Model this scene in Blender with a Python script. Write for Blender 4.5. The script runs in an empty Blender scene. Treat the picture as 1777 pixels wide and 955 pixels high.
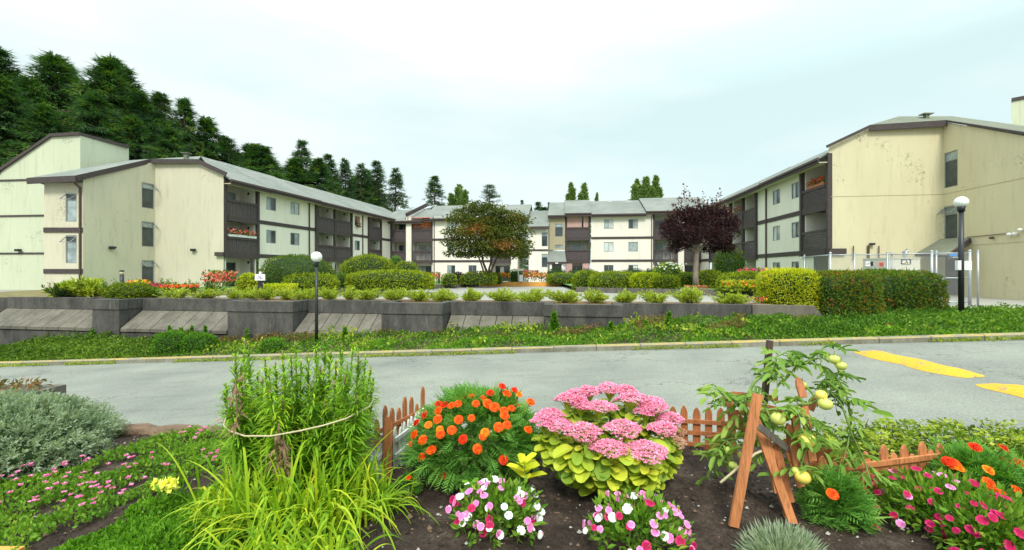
import bpy, bmesh, math, random
import numpy as np
from mathutils import Vector, Matrix
R = math.radians
random.seed(7)
rng = np.random.default_rng(11)
scene = bpy.context.scene
# ------------------------------------------------------------------ camera
F = 730.0; CX = 888.5; HY = 470.0
cam = bpy.data.objects.new('camera', bpy.data.cameras.new('camera'))
scene.collection.objects.link(cam)
cam.location = (0, 0, 0); cam.rotation_euler = (R(90), 0, 0)
cam.data.sensor_width = 36; cam.data.lens = F / 1777 * 36
cam.data.shift_y = -(477.5 - HY) / 1777
cam.data.clip_start = 0.05; cam.data.clip_end = 3000
scene.camera = cam
# ------------------------------------------------------------------ world and sun
SUN_EL, SUN_AZ = 48, 183          # azimuth from +Y clockwise
scene.world = bpy.data.worlds.new('World'); scene.world.use_nodes = True
wn = scene.world.node_tree; wn.nodes.clear()
def N(nt, t, **kw):
    n = nt.nodes.new(t)
    for k, v in kw.items():
        if k in n.inputs: n.inputs[k].default_value = v
        else: setattr(n, k, v)
    return n
wo = N(wn, 'ShaderNodeOutputWorld'); bg = N(wn, 'ShaderNodeBackground'); bg2 = N(wn, 'ShaderNodeBackground'); mixs = N(wn, 'ShaderNodeMixShader')
sky = N(wn, 'ShaderNodeTexSky', sky_type='NISHITA', sun_disc=False, sun_elevation=R(SUN_EL), sun_rotation=R(SUN_AZ))
bg.inputs['Strength'].default_value = 0.10
wn.links.new(sky.outputs[0], bg.inputs[0])
tc = N(wn, 'ShaderNodeTexCoord'); mp = N(wn, 'ShaderNodeMapping'); mp.inputs['Scale'].default_value = (1.0, 1.0, 3.2); mp.inputs['Location'].default_value = (0.4, 0.2, 0)
nz = N(wn, 'ShaderNodeTexNoise'); nz.inputs['Scale'].default_value = 1.6; nz.inputs['Detail'].default_value = 5; nz.inputs['Roughness'].default_value = 0.5
wn.links.new(tc.outputs['Generated'], mp.inputs[0]); wn.links.new(mp.outputs[0], nz.inputs['Vector'])
cr = N(wn, 'ShaderNodeValToRGB'); cr.color_ramp.elements[0].position = 0.36; cr.color_ramp.elements[1].position = 0.62
cr.color_ramp.elements[0].color = (0.69, 0.88, 0.875, 1); cr.color_ramp.elements[1].color = (0.90, 0.98, 0.965, 1)
wn.links.new(nz.outputs[0], cr.inputs[0])
# overcast sky: the cloud deck is brighter overhead than near the horizon
sp = N(wn, 'ShaderNodeSeparateXYZ'); wn.links.new(tc.outputs['Generated'], sp.inputs[0])
mr = N(wn, 'ShaderNodeMapRange'); wn.links.new(sp.outputs[2], mr.inputs[0])
mr.inputs['From Min'].default_value = 0.35; mr.inputs['From Max'].default_value = 1.0
mr.inputs['To Min'].default_value = SKY_LOW = 0.545; mr.inputs['To Max'].default_value = 1.45
wn.links.new(cr.outputs[0], bg2.inputs[0]); wn.links.new(mr.outputs[0], bg2.inputs[1])
mixs.inputs[0].default_value = 0.93
wn.links.new(bg.outputs[0], mixs.inputs[1]); wn.links.new(bg2.outputs[0], mixs.inputs[2]); wn.links.new(mixs.outputs[0], wo.inputs[0])
sun = bpy.data.objects.new('sun', bpy.data.lights.new('sun', 'SUN')); scene.collection.objects.link(sun)
sun.data.energy = 1.4; sun.data.angle = R(14); sun.data.color = (1, 0.95, 0.86)
sd = Vector((math.sin(R(SUN_AZ)) * math.cos(R(SUN_EL)), math.cos(R(SUN_AZ)) * math.cos(R(SUN_EL)), math.sin(R(SUN_EL))))
sun.rotation_euler = sd.to_track_quat('Z', 'Y').to_euler(); sun.location = (0, -20, 40)
scene.view_settings.view_transform = 'Standard'; scene.view_settings.look = 'None'
scene.view_settings.exposure = 1.0; scene.view_settings.gamma = 1
scene.cycles.max_bounces = 6; scene.cycles.transparent_max_bounces = 8

# ------------------------------------------------------------------ helpers
C = scene.collection
ORG = {}
def P(px, py, Y): return np.array([(px - CX) / F * Y, Y, (HY - py) / F * Y])
def PG(px, py, z): Y = z * F / (HY - py); return P(px, py, Y)
def road_z(x): return -2.0 + 0.052 * max(-26.0, min(11.5, x))
def PR(px, py):
    Y = 2.0 * F / ((py - HY) + 0.052 * (px - CX)); return P(px, py, Y)
def tagd(o, label=None, cat=None, group=None, kind=None):
    if label: o['label'] = label
    if cat: o['category'] = cat
    if group: o['group'] = group
    if kind: o['kind'] = kind
    return o
def empty(name, loc, label=None, cat=None, group=None):
    o = bpy.data.objects.new(name, None); C.objects.link(o); o.location = [float(a) for a in loc]
    o.empty_display_size = 0.2
    ORG[o] = np.array([float(a) for a in loc]); return tagd(o, label, cat, group)
class QM:
    """collects quads/polygons; builds one mesh object"""
    def __init__(s): s.q = []; s.t = []; s.m = []; s.poly = []
    def quads(s, a, t=0.5, m=0):
        a = np.asarray(a, float).reshape(-1, 4, 3); n = len(a)
        if n == 0: return s
        s.q.append(a); s.t.append(np.broadcast_to(np.asarray(t, float), (n,)).copy()); s.m.append(np.broadcast_to(np.asarray(m, int), (n,)).copy()); return s
    def add(s, pts, m=0, t=0.5): s.poly.append(([tuple(map(float, p)) for p in pts], m, t)); return s
    def hexa(s, c, m=0):      # c: 8 corners, bottom 4 then top 4
        P8 = [np.array(p, float) for p in c]; cen = sum(P8) / 8
        for f in ((3, 2, 1, 0), (4, 5, 6, 7), (0, 1, 5, 4), (1, 2, 6, 5), (2, 3, 7, 6), (3, 0, 4, 7)):
            g = [P8[i] for i in f]; nn = np.cross(g[2] - g[0], g[3] - g[1])
            if np.dot(nn, sum(g) / 4 - cen) < 0: g = g[::-1]
            s.add(g, m)
        return s
    def addn(s, pts, n, m=0):
        g = [np.array(p, float) for p in pts]; nn = np.cross(g[2] - g[0], g[3] - g[1]) if len(g) == 4 else np.cross(g[1] - g[0], g[2] - g[0])
        return s.add(g if np.dot(nn, n) >= 0 else g[::-1], m)
    def box(s, x0, x1, y0, y1, z0, z1, m=0):
        return s.hexa([(x0, y0, z0), (x1, y0, z0), (x1, y1, z0), (x0, y1, z0), (x0, y0, z1), (x1, y0, z1), (x1, y1, z1), (x0, y1, z1)], m)
    def bar(s, p0, p1, w, t, m=0, up=(0, 0, 1)):
        p0 = np.asarray(p0, float); p1 = np.asarray(p1, float); a = p1 - p0; a /= np.linalg.norm(a)
        up = np.asarray(up, float); b = np.cross(a, up)
        if np.linalg.norm(b) < 1e-3: b = np.cross(a, (1, 0, 0))
        b /= np.linalg.norm(b); c = np.cross(b, a)
        k = [(-1, -1), (1, -1), (1, 1), (-1, 1)]
        return s.hexa([p0 + b * i * w / 2 + c * j * t / 2 for i, j in k] + [p1 + b * i * w / 2 + c * j * t / 2 for i, j in k], m)
    def tube(s, pts, rad, n=7, m=0, t=0.5):
        pts = np.asarray(pts, float); k = len(pts); rad = np.broadcast_to(np.asarray(rad, float), (k,))
        rings = []
        for i in range(k):
            a = pts[min(i + 1, k - 1)] - pts[max(i - 1, 0)]; a = a / (np.linalg.norm(a) + 1e-9)
            ref = np.array((0, 0, 1.)) if abs(a[2]) < .9 else np.array((1., 0, 0))
            b = np.cross(a, ref); b /= np.linalg.norm(b); c = np.cross(a, b)
            th = np.arange(n) * 2 * math.pi / n
            rings.append(pts[i] + rad[i] * (np.outer(np.cos(th), b) + np.outer(np.sin(th), c)))
        rings = np.array(rings)
        A = rings[:-1]; B = rings[1:]
        s.quads(np.stack([A, np.roll(A, -1, 1), np.roll(B, -1, 1), B], 2).reshape(-1, 4, 3), t, m)
        for r_ in (rings[0], rings[-1]):
            if n == 6 or n == 8: pass
            s.add(list(r_), m, t)
        return s
    def ell(s, c, r, seg=16, rings=10, m=0, t=0.5, rot=None):
        u = np.linspace(0, 2 * math.pi, seg + 1); v = np.linspace(-math.pi / 2, math.pi / 2, rings + 1)
        U, V = np.meshgrid(u, v); X = np.stack([np.cos(U) * np.cos(V), np.sin(U) * np.cos(V), np.sin(V)], -1) * np.asarray(r, float)
        if rot is not None: X = X @ np.asarray(rot).T
        X = X + np.asarray(c, float)
        s.quads(np.stack([X[:-1, :-1], X[:-1, 1:], X[1:, 1:], X[1:, :-1]], 2).reshape(-1, 4, 3), t, m); return s
    def mesh(s, name, mats, org=(0, 0, 0), smooth=False, weld=False, recalc=True):
        org = np.asarray(org, float); vs = []; lt = []; tt = []; mm = []
        loops = []; off = 0
        if s.q:
            q = np.concatenate(s.q); n = len(q); vs.append(q.reshape(-1, 3)); loops.append(np.arange(n * 4)); lt.append(np.full(n, 4))
            tt.append(np.concatenate(s.t)); mm.append(np.concatenate(s.m)); off = n * 4
        for pts, m, t in s.poly:
            k = len(pts); vs.append(np.array(pts)); loops.append(np.arange(off, off + k)); off += k
            lt.append(np.array([k])); tt.append(np.array([t])); mm.append(np.array([m]))
        v = np.concatenate(vs) - org; l = np.concatenate(loops); lt = np.concatenate(lt)
        me = bpy.data.meshes.new(name)
        me.vertices.add(len(v)); me.vertices.foreach_set('co', v.ravel())
        me.loops.add(len(l)); me.loops.foreach_set('vertex_index', l.astype(np.int32))
        me.polygons.add(len(lt)); me.polygons.foreach_set('loop_start', np.concatenate([[0], np.cumsum(lt)[:-1]]).astype(np.int32))
        me.polygons.foreach_set('loop_total', lt.astype(np.int32))
        me.polygons.foreach_set('material_index', np.concatenate(mm).astype(np.int32))
        me.polygons.foreach_set('use_smooth', np.full(len(lt), bool(smooth)))
        at = me.attributes.new('tint', 'FLOAT', 'FACE'); at.data.foreach_set('value', np.concatenate(tt).astype(np.float32))
        for m in (mats if isinstance(mats, (list, tuple)) else [mats]): me.materials.append(m)
        me.update(calc_edges=True)
        if weld or s.poly:
            bm = bmesh.new(); bm.from_mesh(me)
            bmesh.ops.remove_doubles(bm, verts=bm.verts, dist=0.0004)
            if recalc: bmesh.ops.recalc_face_normals(bm, faces=bm.faces)
            bm.to_mesh(me); bm.free()
        return me
    def build(s, name, mats, parent=None, smooth=False, weld=False, recalc=True, **kw):
        org = ORG[parent] if parent is not None else np.zeros(3)
        if parent is None and kw.pop('center', True) and (s.q or s.poly) and 'cat' in kw:
            allv = np.concatenate([a.reshape(-1, 3) for a in s.q] + [np.array(p[0]) for p in s.poly])
            lo = allv.min(0); hi = allv.max(0); org = np.array([(lo[0] + hi[0]) / 2, (lo[1] + hi[1]) / 2, lo[2]])
        kw.pop('center', None)
        me = s.mesh(name, mats, org, smooth, weld, recalc)
        o = bpy.data.objects.new(name, me); C.objects.link(o)
        if parent is not None: o.parent = parent
        else: o.location = org
        ORG[o] = org
        return tagd(o, **kw)
def inst(name, me, parent, loc, rot=(0, 0, 0), sc=1.0):
    """a child that shares mesh data; loc in world"""
    o = bpy.data.objects.new(name, me); C.objects.link(o); o.parent = parent
    o.location = np.asarray(loc, float) - ORG[parent]; o.rotation_euler = rot
    o.scale = (sc, sc, sc) if np.isscalar(sc) else sc
    return o
def copy_tree(o, parent=None):
    c = o.copy(); C.objects.link(c); c.parent = parent
    for ch in o.children: copy_tree(ch, c)
    return c
def build_each(q, name, mats, parent, k=6, **kw):
    for i in range(0, len(q.poly), k):
        s_ = QM(); s_.poly = q.poly[i:i + k]; s_.build(name, mats, parent, **kw)
class Fr:
    """facade frame: s along, d outward, z up"""
    def __init__(s, p0, p1, out):
        s.o = np.array(p0, float); u = np.array(p1, float) - s.o; s.L = np.linalg.norm(u); s.u = u / s.L
        n = np.array([s.u[1], -s.u[0]])
        if np.dot(n, out) < 0: n = -n
        s.n = n
    def p(s, a, d, z): q = s.o + s.u * a + s.n * d; return (q[0], q[1], z)
    def px(s, px, d=0):
        k = (px - CX) / F; o = s.o + s.n * d     # X = k*Y
        return (k * o[1] - o[0]) / (s.u[0] - k * s.u[1])
    def y(s, a, d=0): return (s.o + s.u * a + s.n * d)[1]
    def box(s, q, a0, a1, d0, d1, z0, z1, m=0):
        return q.hexa([s.p(a0, d0, z0), s.p(a1, d0, z0), s.p(a1, d1, z0), s.p(a0, d1, z0), s.p(a0, d0, z1), s.p(a1, d0, z1), s.p(a1, d1, z1), s.p(a0, d1, z1)], m)
    def wall(s, q, a0, a1, d, z0, z1, ops=(), rev=0.12, m=0):
        xs = sorted({a0, a1, *[min(max(o[i], a0), a1) for o in ops for i in (0, 1)]}); zs = sorted({z0, z1, *[min(max(o[i], z0), z1) for o in ops for i in (2, 3)]})
        for i in range(len(xs) - 1):
            for j in range(len(zs) - 1):
                cx = (xs[i] + xs[i + 1]) / 2; cz = (zs[j] + zs[j + 1]) / 2
                if any(o[0] < cx < o[1] and o[2] < cz < o[3] for o in ops): continue
                q.addn([s.p(xs[i], d, zs[j]), s.p(xs[i + 1], d, zs[j]), s.p(xs[i + 1], d, zs[j + 1]), s.p(xs[i], d, zs[j + 1])], (*s.n, 0), m)
        for (b0, b1, c0, c1) in ops:
            for e in (((b0, c0), (b1, c0)), ((b0, c1), (b1, c1)), ((b0, c0), (b0, c1)), ((b1, c0), (b1, c1))):
                (x0, y0), (x1, y1) = e
                q.add([s.p(x0, d, y0), s.p(x1, d, y1), s.p(x1, d - rev, y1), s.p(x0, d - rev, y0)], m)
# ------------------------------------------------------------------ materials
def mat(name):
    m = bpy.data.materials.new(name); m.use_nodes = True; nt = m.node_tree
    return m, nt, nt.nodes['Principled BSDF']
def rampnode(nt, stops):
    r = nt.nodes.new('ShaderNodeValToRGB'); e = r.color_ramp.elements
    e[0].position, e[0].color = stops[0][0], (*stops[0][1], 1); e[1].position, e[1].color = stops[-1][0], (*stops[-1][1], 1)
    for p, c in stops[1:-1]: x = e.new(p); x.color = (*c, 1)
    return r
def noise(nt, scale, detail=5, rough=.6, coord='Object', vscale=None):
    t = nt.nodes.new('ShaderNodeTexCoord'); n = nt.nodes.new('ShaderNodeTexNoise')
    n.inputs['Scale'].default_value = scale; n.inputs['Detail'].default_value = detail; n.inputs['Roughness'].default_value = rough
    if vscale:
        mpn = nt.nodes.new('ShaderNodeMapping'); mpn.inputs['Scale'].default_value = vscale
        nt.links.new(t.outputs[coord], mpn.inputs[0]); nt.links.new(mpn.outputs[0], n.inputs['Vector'])
    else: nt.links.new(t.outputs[coord], n.inputs['Vector'])
    return n
def solid(name, col, rough=.7, var=.12, scale=3, bump=0, bscale=40, metal=0, spec=None, vscale=None, coat=0):
    m, nt, b = mat(name); b.inputs['Roughness'].default_value = rough; b.inputs['Metallic'].default_value = metal
    if spec is not None: b.inputs['Specular IOR Level'].default_value = spec
    if coat: b.inputs['Coat Weight'].default_value = coat
    n = noise(nt, scale, vscale=vscale)
    r = rampnode(nt, [(.3, tuple(c * (1 - var) for c in col)), (.7, tuple(min(1, c * (1 + var)) for c in col))])
    nt.links.new(n.outputs[0], r.inputs[0]); nt.links.new(r.outputs[0], b.inputs['Base Color'])
    if bump:
        n2 = noise(nt, bscale); bp = nt.nodes.new('ShaderNodeBump'); bp.inputs['Strength'].default_value = bump; bp.inputs['Distance'].default_value = .02
        nt.links.new(n2.outputs[0], bp.inputs['Height']); nt.links.new(bp.outputs[0], b.inputs['Normal'])
    return m
def mixc(nt, a, b, fac, mode='MIX'):
    x = nt.nodes.new('ShaderNodeMix'); x.data_type = 'RGBA'; x.blend_type = mode
    for i, v in ((6, a), (7, b)):
        if isinstance(v, tuple): x.inputs[i].default_value = (*v, 1)
        else: nt.links.new(v, x.inputs[i])
    if isinstance(fac, (int, float)): x.inputs[0].default_value = fac
    else: nt.links.new(fac, x.inputs[0])
    return x.outputs[2]
def stucco(name, col, stain, amt=.6, spots=0.5):
    m, nt, b = mat(name); b.inputs['Roughness'].default_value = .9; b.inputs['Specular IOR Level'].default_value = .2
    n1 = noise(nt, .55, 4, vscale=(1, 1, .35)); r1 = rampnode(nt, [(.3, (0, 0, 0)), (.75, (1, 1, 1))]); nt.links.new(n1.outputs[0], r1.inputs[0])
    base = mixc(nt, tuple(c * .93 for c in col), tuple(min(1, c * 1.05) for c in col), r1.outputs[0])
    n2 = noise(nt, 1.4, 6, .7, vscale=(3, 3, .35)); r2 = rampnode(nt, [(.52, (0, 0, 0)), (.8, (amt, amt, amt))]); nt.links.new(n2.outputs[0], r2.inputs[0])
    c2 = mixc(nt, base, stain, r2.outputs[0])
    n3 = noise(nt, 7, 5, .7); n4 = noise(nt, .5, 2); mu = nt.nodes.new('ShaderNodeMath'); mu.operation = 'MULTIPLY'
    nt.links.new(n3.outputs[0], mu.inputs[0]); nt.links.new(n4.outputs[0], mu.inputs[1])
    r3 = rampnode(nt, [(.35, (0, 0, 0)), (.42, (spots, spots, spots))]); nt.links.new(mu.outputs[0], r3.inputs[0])
    c3 = mixc(nt, c2, tuple(c * .35 for c in stain), r3.outputs[0])
    nt.links.new(c3, b.inputs['Base Color'])
    n5 = noise(nt, 60, 3); bp = nt.nodes.new('ShaderNodeBump'); bp.inputs['Strength'].default_value = .25; bp.inputs['Distance'].default_value = .01
    nt.links.new(n5.outputs[0], bp.inputs['Height']); nt.links.new(bp.outputs[0], b.inputs['Normal'])
    return m
FG = 1.22
def foliage(name, stops, trans=.38, rough=.6, nscale=2.0, nvar=.35, spec=.25, hue=None):
    """colour from the per-leaf random tint, plus a broad patchiness"""
    stops = [(p, (min(.95, c_[0] * FG * (1.16 if c_[1] > c_[0] else 1)), min(.95, c_[1] * FG), min(.95, c_[2] * FG * (.8 if c_[1] > 2 * c_[2] else 1)))) for p, c_ in stops]
    m = bpy.data.materials.new(name); m.use_nodes = True; nt = m.node_tree; b = nt.nodes['Principled BSDF']; out = nt.nodes['Material Output']
    a = nt.nodes.new('ShaderNodeAttribute'); a.attribute_name = 'tint'; r = rampnode(nt, stops)
    n = noise(nt, nscale, 3); mr_ = nt.nodes.new('ShaderNodeMath'); mr_.operation = 'MULTIPLY_ADD'
    mr_.inputs[1].default_value = nvar * 2; nt.links.new(n.outputs[0], mr_.inputs[0])
    sb = nt.nodes.new('ShaderNodeMath'); sb.operation = 'SUBTRACT'; sb.inputs[1].default_value = nvar
    nt.links.new(a.outputs['Fac'], sb.inputs[0]); nt.links.new(sb.outputs[0], mr_.inputs[2]); nt.links.new(mr_.outputs[0], r.inputs[0])
    nt.links.new(r.outputs[0], b.inputs['Base Color']); b.inputs['Roughness'].default_value = rough; b.inputs['Specular IOR Level'].default_value = spec
    tr = nt.nodes.new('ShaderNodeBsdfTranslucent'); mx = nt.nodes.new('ShaderNodeMixShader'); mx.inputs[0].default_value = trans
    g = mixc(nt, r.outputs[0], (1.0, 1.0, .35), 1.0, 'MULTIPLY'); nt.links.new(g, tr.inputs[0])
    nt.links.new(b.outputs[0], mx.inputs[1]); nt.links.new(tr.outputs[0], mx.inputs[2]); nt.links.new(mx.outputs[0], out.inputs[0])
    return m
M = {}
M['cream2'] = stucco('yellow_cream_stucco', (.64, .585, .39), (.38, .33, .22), .45, .5)
M['cream'] = stucco('cream_stucco', (.60, .565, .43), (.34, .31, .24), .55, .35)
M['ivory'] = stucco('ivory_stucco', (.82, .785, .68), (.45, .42, .33), .35, .1)
M['pale'] = stucco('pale_stucco', (.56, .60, .44), (.34, .36, .27), .6, .5)
M['tan'] = stucco('tan_stucco', (.42, .37, .24), (.3, .27, .2), .4, .1)
M['wood'] = solid('dark_brown_timber', (.060, .045, .043), .75, .35, 5, .3, 60, vscale=(1, 1, 3))
M['slate'] = solid('slate_painted_board', (.085, .068, .070), .8, .3, 8, .3, 50)
M['gutter'] = solid('brown_gutter', (.075, .045, .035), .5, .2, 5)
M['alu'] = solid('aluminium', (.30, .32, .32), .45, .1, 5, metal=.4)
def shingle(name, col):
    m, nt, b = mat(name); b.inputs['Roughness'].default_value = .95; b.inputs['Specular IOR Level'].default_value = .15
    t = nt.nodes.new('ShaderNodeTexCoord'); n = noise(nt, 9, 6, .75); n2 = noise(nt, .5, 4)
    r = rampnode(nt, [(.3, tuple(c * .72 for c in col)), (.5, col), (.7, tuple(c * 1.25 for c in col))]); nt.links.new(n.outputs[0], r.inputs[0])
    r2 = rampnode(nt, [(.35, (.82, .86, .8)), (.65, (1.1, 1.08, 1.04))]); nt.links.new(n2.outputs[0], r2.inputs[0])
    nt.links.new(mixc(nt, r.outputs[0], r2.outputs[0], 1.0, 'MULTIPLY'), b.inputs['Base Color'])
    w = nt.nodes.new('ShaderNodeTexWave'); w.wave_type = 'BANDS'; w.bands_direction = 'Z'; w.inputs['Scale'].default_value = 2.2; w.inputs['Distortion'].default_value = 1.5
    w.inputs['Detail'].default_value = 2
    nt.links.new(t.outputs['Object'], w.inputs[0]); bp = nt.nodes.new('ShaderNodeBump'); bp.inputs['Strength'].default_value = .5; bp.inputs['Distance'].default_value = .03
    nt.links.new(w.outputs[0], bp.inputs['Height']); nt.links.new(bp.outputs[0], b.inputs['Normal'])
    return m
M['roof'] = shingle('grey_asphalt_shingle', (.235, .248, .236))
M['roof2'] = shingle('mossy_asphalt_shingle', (.20, .21, .17))
def glass(name, col, rough=.06):
    m, nt, b = mat(name); n = noise(nt, 1.3, 2)
    r = rampnode(nt, [(.35, tuple(c * .7 for c in col)), (.65, tuple(min(1, c * 1.3) for c in col))]); nt.links.new(n.outputs[0], r.inputs[0]); nt.links.new(r.outputs[0], b.inputs['Base Color'])
    b.inputs['Roughness'].default_value = rough; b.inputs['Specular IOR Level'].default_value = .6; return m
M['glass'] = glass('dark_window_glass', (.05, .065, .07)); M['curtain'] = glass('curtained_glass', (.30, .36, .36), .1)
M['blind'] = glass('pale_blind_glass', (.5, .55, .53), .12); M['orange_blind'] = glass('orange_blind', (.45, .13, .04), .5)
M['pinkcurtain'] = solid('pink_curtain', (.55, .36, .32), .9, .2, 3, vscale=(9, 9, .1))
M['white'] = solid('white_paint', (.78, .78, .76), .5, .05, 4); M['black'] = solid('black_metal', (.018, .022, .025), .4, .2, 5)
M['soffit'] = solid('soffit_cream', (.55, .5, .36), .9, .08, 2)
# ------------------------------------------------------------------ setting: ground, terrace, road
G0, F2, F3 = -1.4, 1.3, 4.0
def asphalt():
    m, nt, b = mat('worn_asphalt'); b.inputs['Roughness'].default_value = .9; b.inputs['Specular IOR Level'].default_value = .25
    n1 = noise(nt, 45, 6, .8); n2 = noise(nt, .45, 5, .6); n3 = noise(nt, 2.2, 6, .7, vscale=(.25, 1.6, 1))
    r1 = rampnode(nt, [(.3, (.145, .15, .13)), (.48, (.235, .242, .212)), (.66, (.34, .345, .305))]); nt.links.new(n1.outputs[0], r1.inputs[0])
    r2 = rampnode(nt, [(.3, (.74, .76, .77)), (.7, (1.14, 1.14, 1.10))]); nt.links.new(n2.outputs[0], r2.inputs[0])
    c = mixc(nt, r1.outputs[0], r2.outputs[0], 1, 'MULTIPLY')
    r3 = rampnode(nt, [(.56, (1, 1, 1)), (.68, (.82, .82, .82))]); nt.links.new(n3.outputs[0], r3.inputs[0]); c = mixc(nt, c, r3.outputs[0], 1, 'MULTIPLY')
    t = nt.nodes.new('ShaderNodeTexCoord'); mpn = nt.nodes.new('ShaderNodeMapping'); mpn.inputs['Scale'].default_value = (.45, .9, 1)
    nd = noise(nt, 1.6, 5, .7); ad = nt.nodes.new('ShaderNodeVectorMath'); ad.operation = 'ADD'; sc = nt.nodes.new('ShaderNodeVectorMath'); sc.operation = 'SCALE'; sc.inputs['Scale'].default_value = 1.0
    nt.links.new(nd.outputs['Color'], sc.inputs[0]); nt.links.new(t.outputs['Object'], mpn.inputs[0]); nt.links.new(mpn.outputs[0], ad.inputs[0]); nt.links.new(sc.outputs[0], ad.inputs[1])
    v = nt.nodes.new('ShaderNodeTexVoronoi'); v.feature = 'DISTANCE_TO_EDGE'; v.inputs['Scale'].default_value = .7; nt.links.new(ad.outputs[0], v.inputs['Vector'])
    r4 = rampnode(nt, [(.0, (.45, .45, .45)), (.012, (1, 1, 1))]); nt.links.new(v.outputs['Distance'], r4.inputs[0])
    nm = noise(nt, .35, 2); r5 = rampnode(nt, [(.46, (0, 0, 0)), (.56, (1, 1, 1))]); nt.links.new(nm.outputs[0], r5.inputs[0])
    ck = mixc(nt, (1., 1., 1.), r4.outputs[0], r5.outputs[0]); c = mixc(nt, c, ck, 1, 'MULTIPLY')
    nt.links.new(c, b.inputs['Base Color'])
    bp = nt.nodes.new('ShaderNodeBump'); bp.inputs['Strength'].default_value = .5; bp.inputs['Distance'].default_value = .01
    nt.links.new(n1.outputs[0], bp.inputs['Height']); nt.links.new(bp.outputs[0], b.inputs['Normal']); return m
M['asphalt'] = asphalt()
M['ground'] = solid('dry_ground', (.12, .12, .06), .95, .3, .4)
M['paving'] = solid('pale_paving', (.31, .30, .265), .9, .12, .8, .2, 30)
M['soil'] = solid('bare_soil', (.075, .05, .035), .95, .45, 6, .6, 25)
def concrete(name, col, dark, streak=.8):
    m, nt, b = mat(name); b.inputs['Roughness'].default_value = .92; b.inputs['Specular IOR Level'].default_value = .2
    n1 = noise(nt, 1.5, 7, .72, vscale=(1.3, 1.3, .55)); r1 = rampnode(nt, [(.34, dark), (.62, col)]); nt.links.new(n1.outputs[0], r1.inputs[0])
    n2 = noise(nt, 14, 6, .8); r2 = rampnode(nt, [(.3, (.75, .75, .74)), (.7, (1.2, 1.2, 1.18))]); nt.links.new(n2.outputs[0], r2.inputs[0])
    c = mixc(nt, r1.outputs[0], r2.outputs[0], 1, 'MULTIPLY')
    n3 = noise(nt, 1.3, 6, .75, vscale=(3.2, 3.2, .35)); r3 = rampnode(nt, [(.60, (0, 0, 0)), (.80, (streak, streak, streak))]); nt.links.new(n3.outputs[0], r3.inputs[0])
    c = mixc(nt, c, (.36, .35, .29), r3.outputs[0])
    nt.links.new(c, b.inputs['Base Color']); bp = nt.nodes.new('ShaderNodeBump'); bp.inputs['Strength'].default_value = .5; bp.inputs['Distance'].default_value = .01
    nt.links.new(n2.outputs[0], bp.inputs['Height']); nt.links.new(bp.outputs[0], b.inputs['Normal']); return m
M['conc'] = concrete('stained_concrete', (.115, .110, .10), (.045, .044, .042), .6)
M['slab'] = concrete('weathered_slab', (.19, .172, .14), (.105, .096, .08), .2)
M['kerbc'] = concrete('kerb_concrete', (.27, .26, .21), (.15, .14, .10), .3)

q = QM().add([(-1200, -600, -3.6), (1200, -600, -3.6), (1200, 1800, -3.6), (-1200, 1800, -3.6)])
q.build('ground', M['ground'], kind='structure')
WL = Fr((-24, 12.5 + .14 * 24), (24, 12.5 - .14 * 24), (0, -1))       # retaining wall line (back line)
CU = Fr((-60, 10.2 + .13 * 60), (60, 10.2 - .13 * 60), (0, -1))       # far kerb line
def curbY(x): return 10.2 - .13 * x
def wallY(x): return 12.5 - .14 * x
q = QM()
# terrace deck (courtyard level) with its front edge just inside the retaining wall
q.add([(-300, 12.5 + .14 * 24 + .3, G0), (-24, 12.5 + .14 * 24 + .3, G0), (9.0, 12.5 - .14 * 9.0 + .3, G0), (12.2, 9.5, G0), (60, 9.0, G0), (300, 9.0, G0), (300, 700, G0), (-300, 700, G0)])
q.add([(-300, 15.9, -3.7), (-24, 16.0, -3.7), (-24, 16.16, G0), (-300, 16.16, G0)])
q.build('plaza', M['paving'], kind='structure')
q = QM(); xs = np.concatenate([[-60, -40, -30, -26], np.arange(-24, 14, 1.0), [14, 20, 40, 60]])
for a, b_ in zip(xs[:-1], xs[1:]):
    za, zb = road_z(a), road_z(b_)
    q.add([(a, 1.0, za), (b_, 1.0, zb), (b_, max(curbY(b_), 2) + .02, zb), (a, curbY(a) + .02, za)])
q.build('road', M['asphalt'], kind='structure', weld=True)
# kerb
q = QM(); xs = np.arange(-40, 17.1, 1.0)
for a, b_ in zip(xs[:-1], xs[1:]):
    for (x, off) in (): pass
    def cs(x): y = curbY(x); z = road_z(x); return [(x, y, z - .15), (x, y, z + .10), (x, y + .03, z + .125), (x, y + .16, z + .125), (x, y + .16, z - .15)]
    A, B = cs(a + .006), cs(b_ - .006)
    for i in range(4): q.add([A[i], B[i], B[i + 1], A[i + 1]], 1 if i in (1, 2) and rng.random() < .85 else 0)
M['kerby'] = None
def worn_paint(name, col, under, lo=.42, hi=.58, sc=7):
    m, nt, b = mat(name); b.inputs['Roughness'].default_value = .8; n = noise(nt, sc, 6, .75); r = rampnode(nt, [(lo, (0, 0, 0)), (hi, (1, 1, 1))]); nt.links.new(n.outputs[0], r.inputs[0])
    n2 = noise(nt, 30, 4); r2 = rampnode(nt, [(.3, (.8, .8, .8)), (.7, (1.15, 1.15, 1.15))]); nt.links.new(n2.outputs[0], r2.inputs[0])
    nt.links.new(mixc(nt, mixc(nt, under, col, r.outputs[0]), r2.outputs[0], 1, 'MULTIPLY'), b.inputs['Base Color']); return m
M['kerby'] = worn_paint('worn_yellow_kerb_paint', (.46, .33, .07), (.27, .25, .18), .42, .62, 3)
q.build('kerb', [M['kerbc'], M['kerby']], kind='structure', weld=True)
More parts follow.
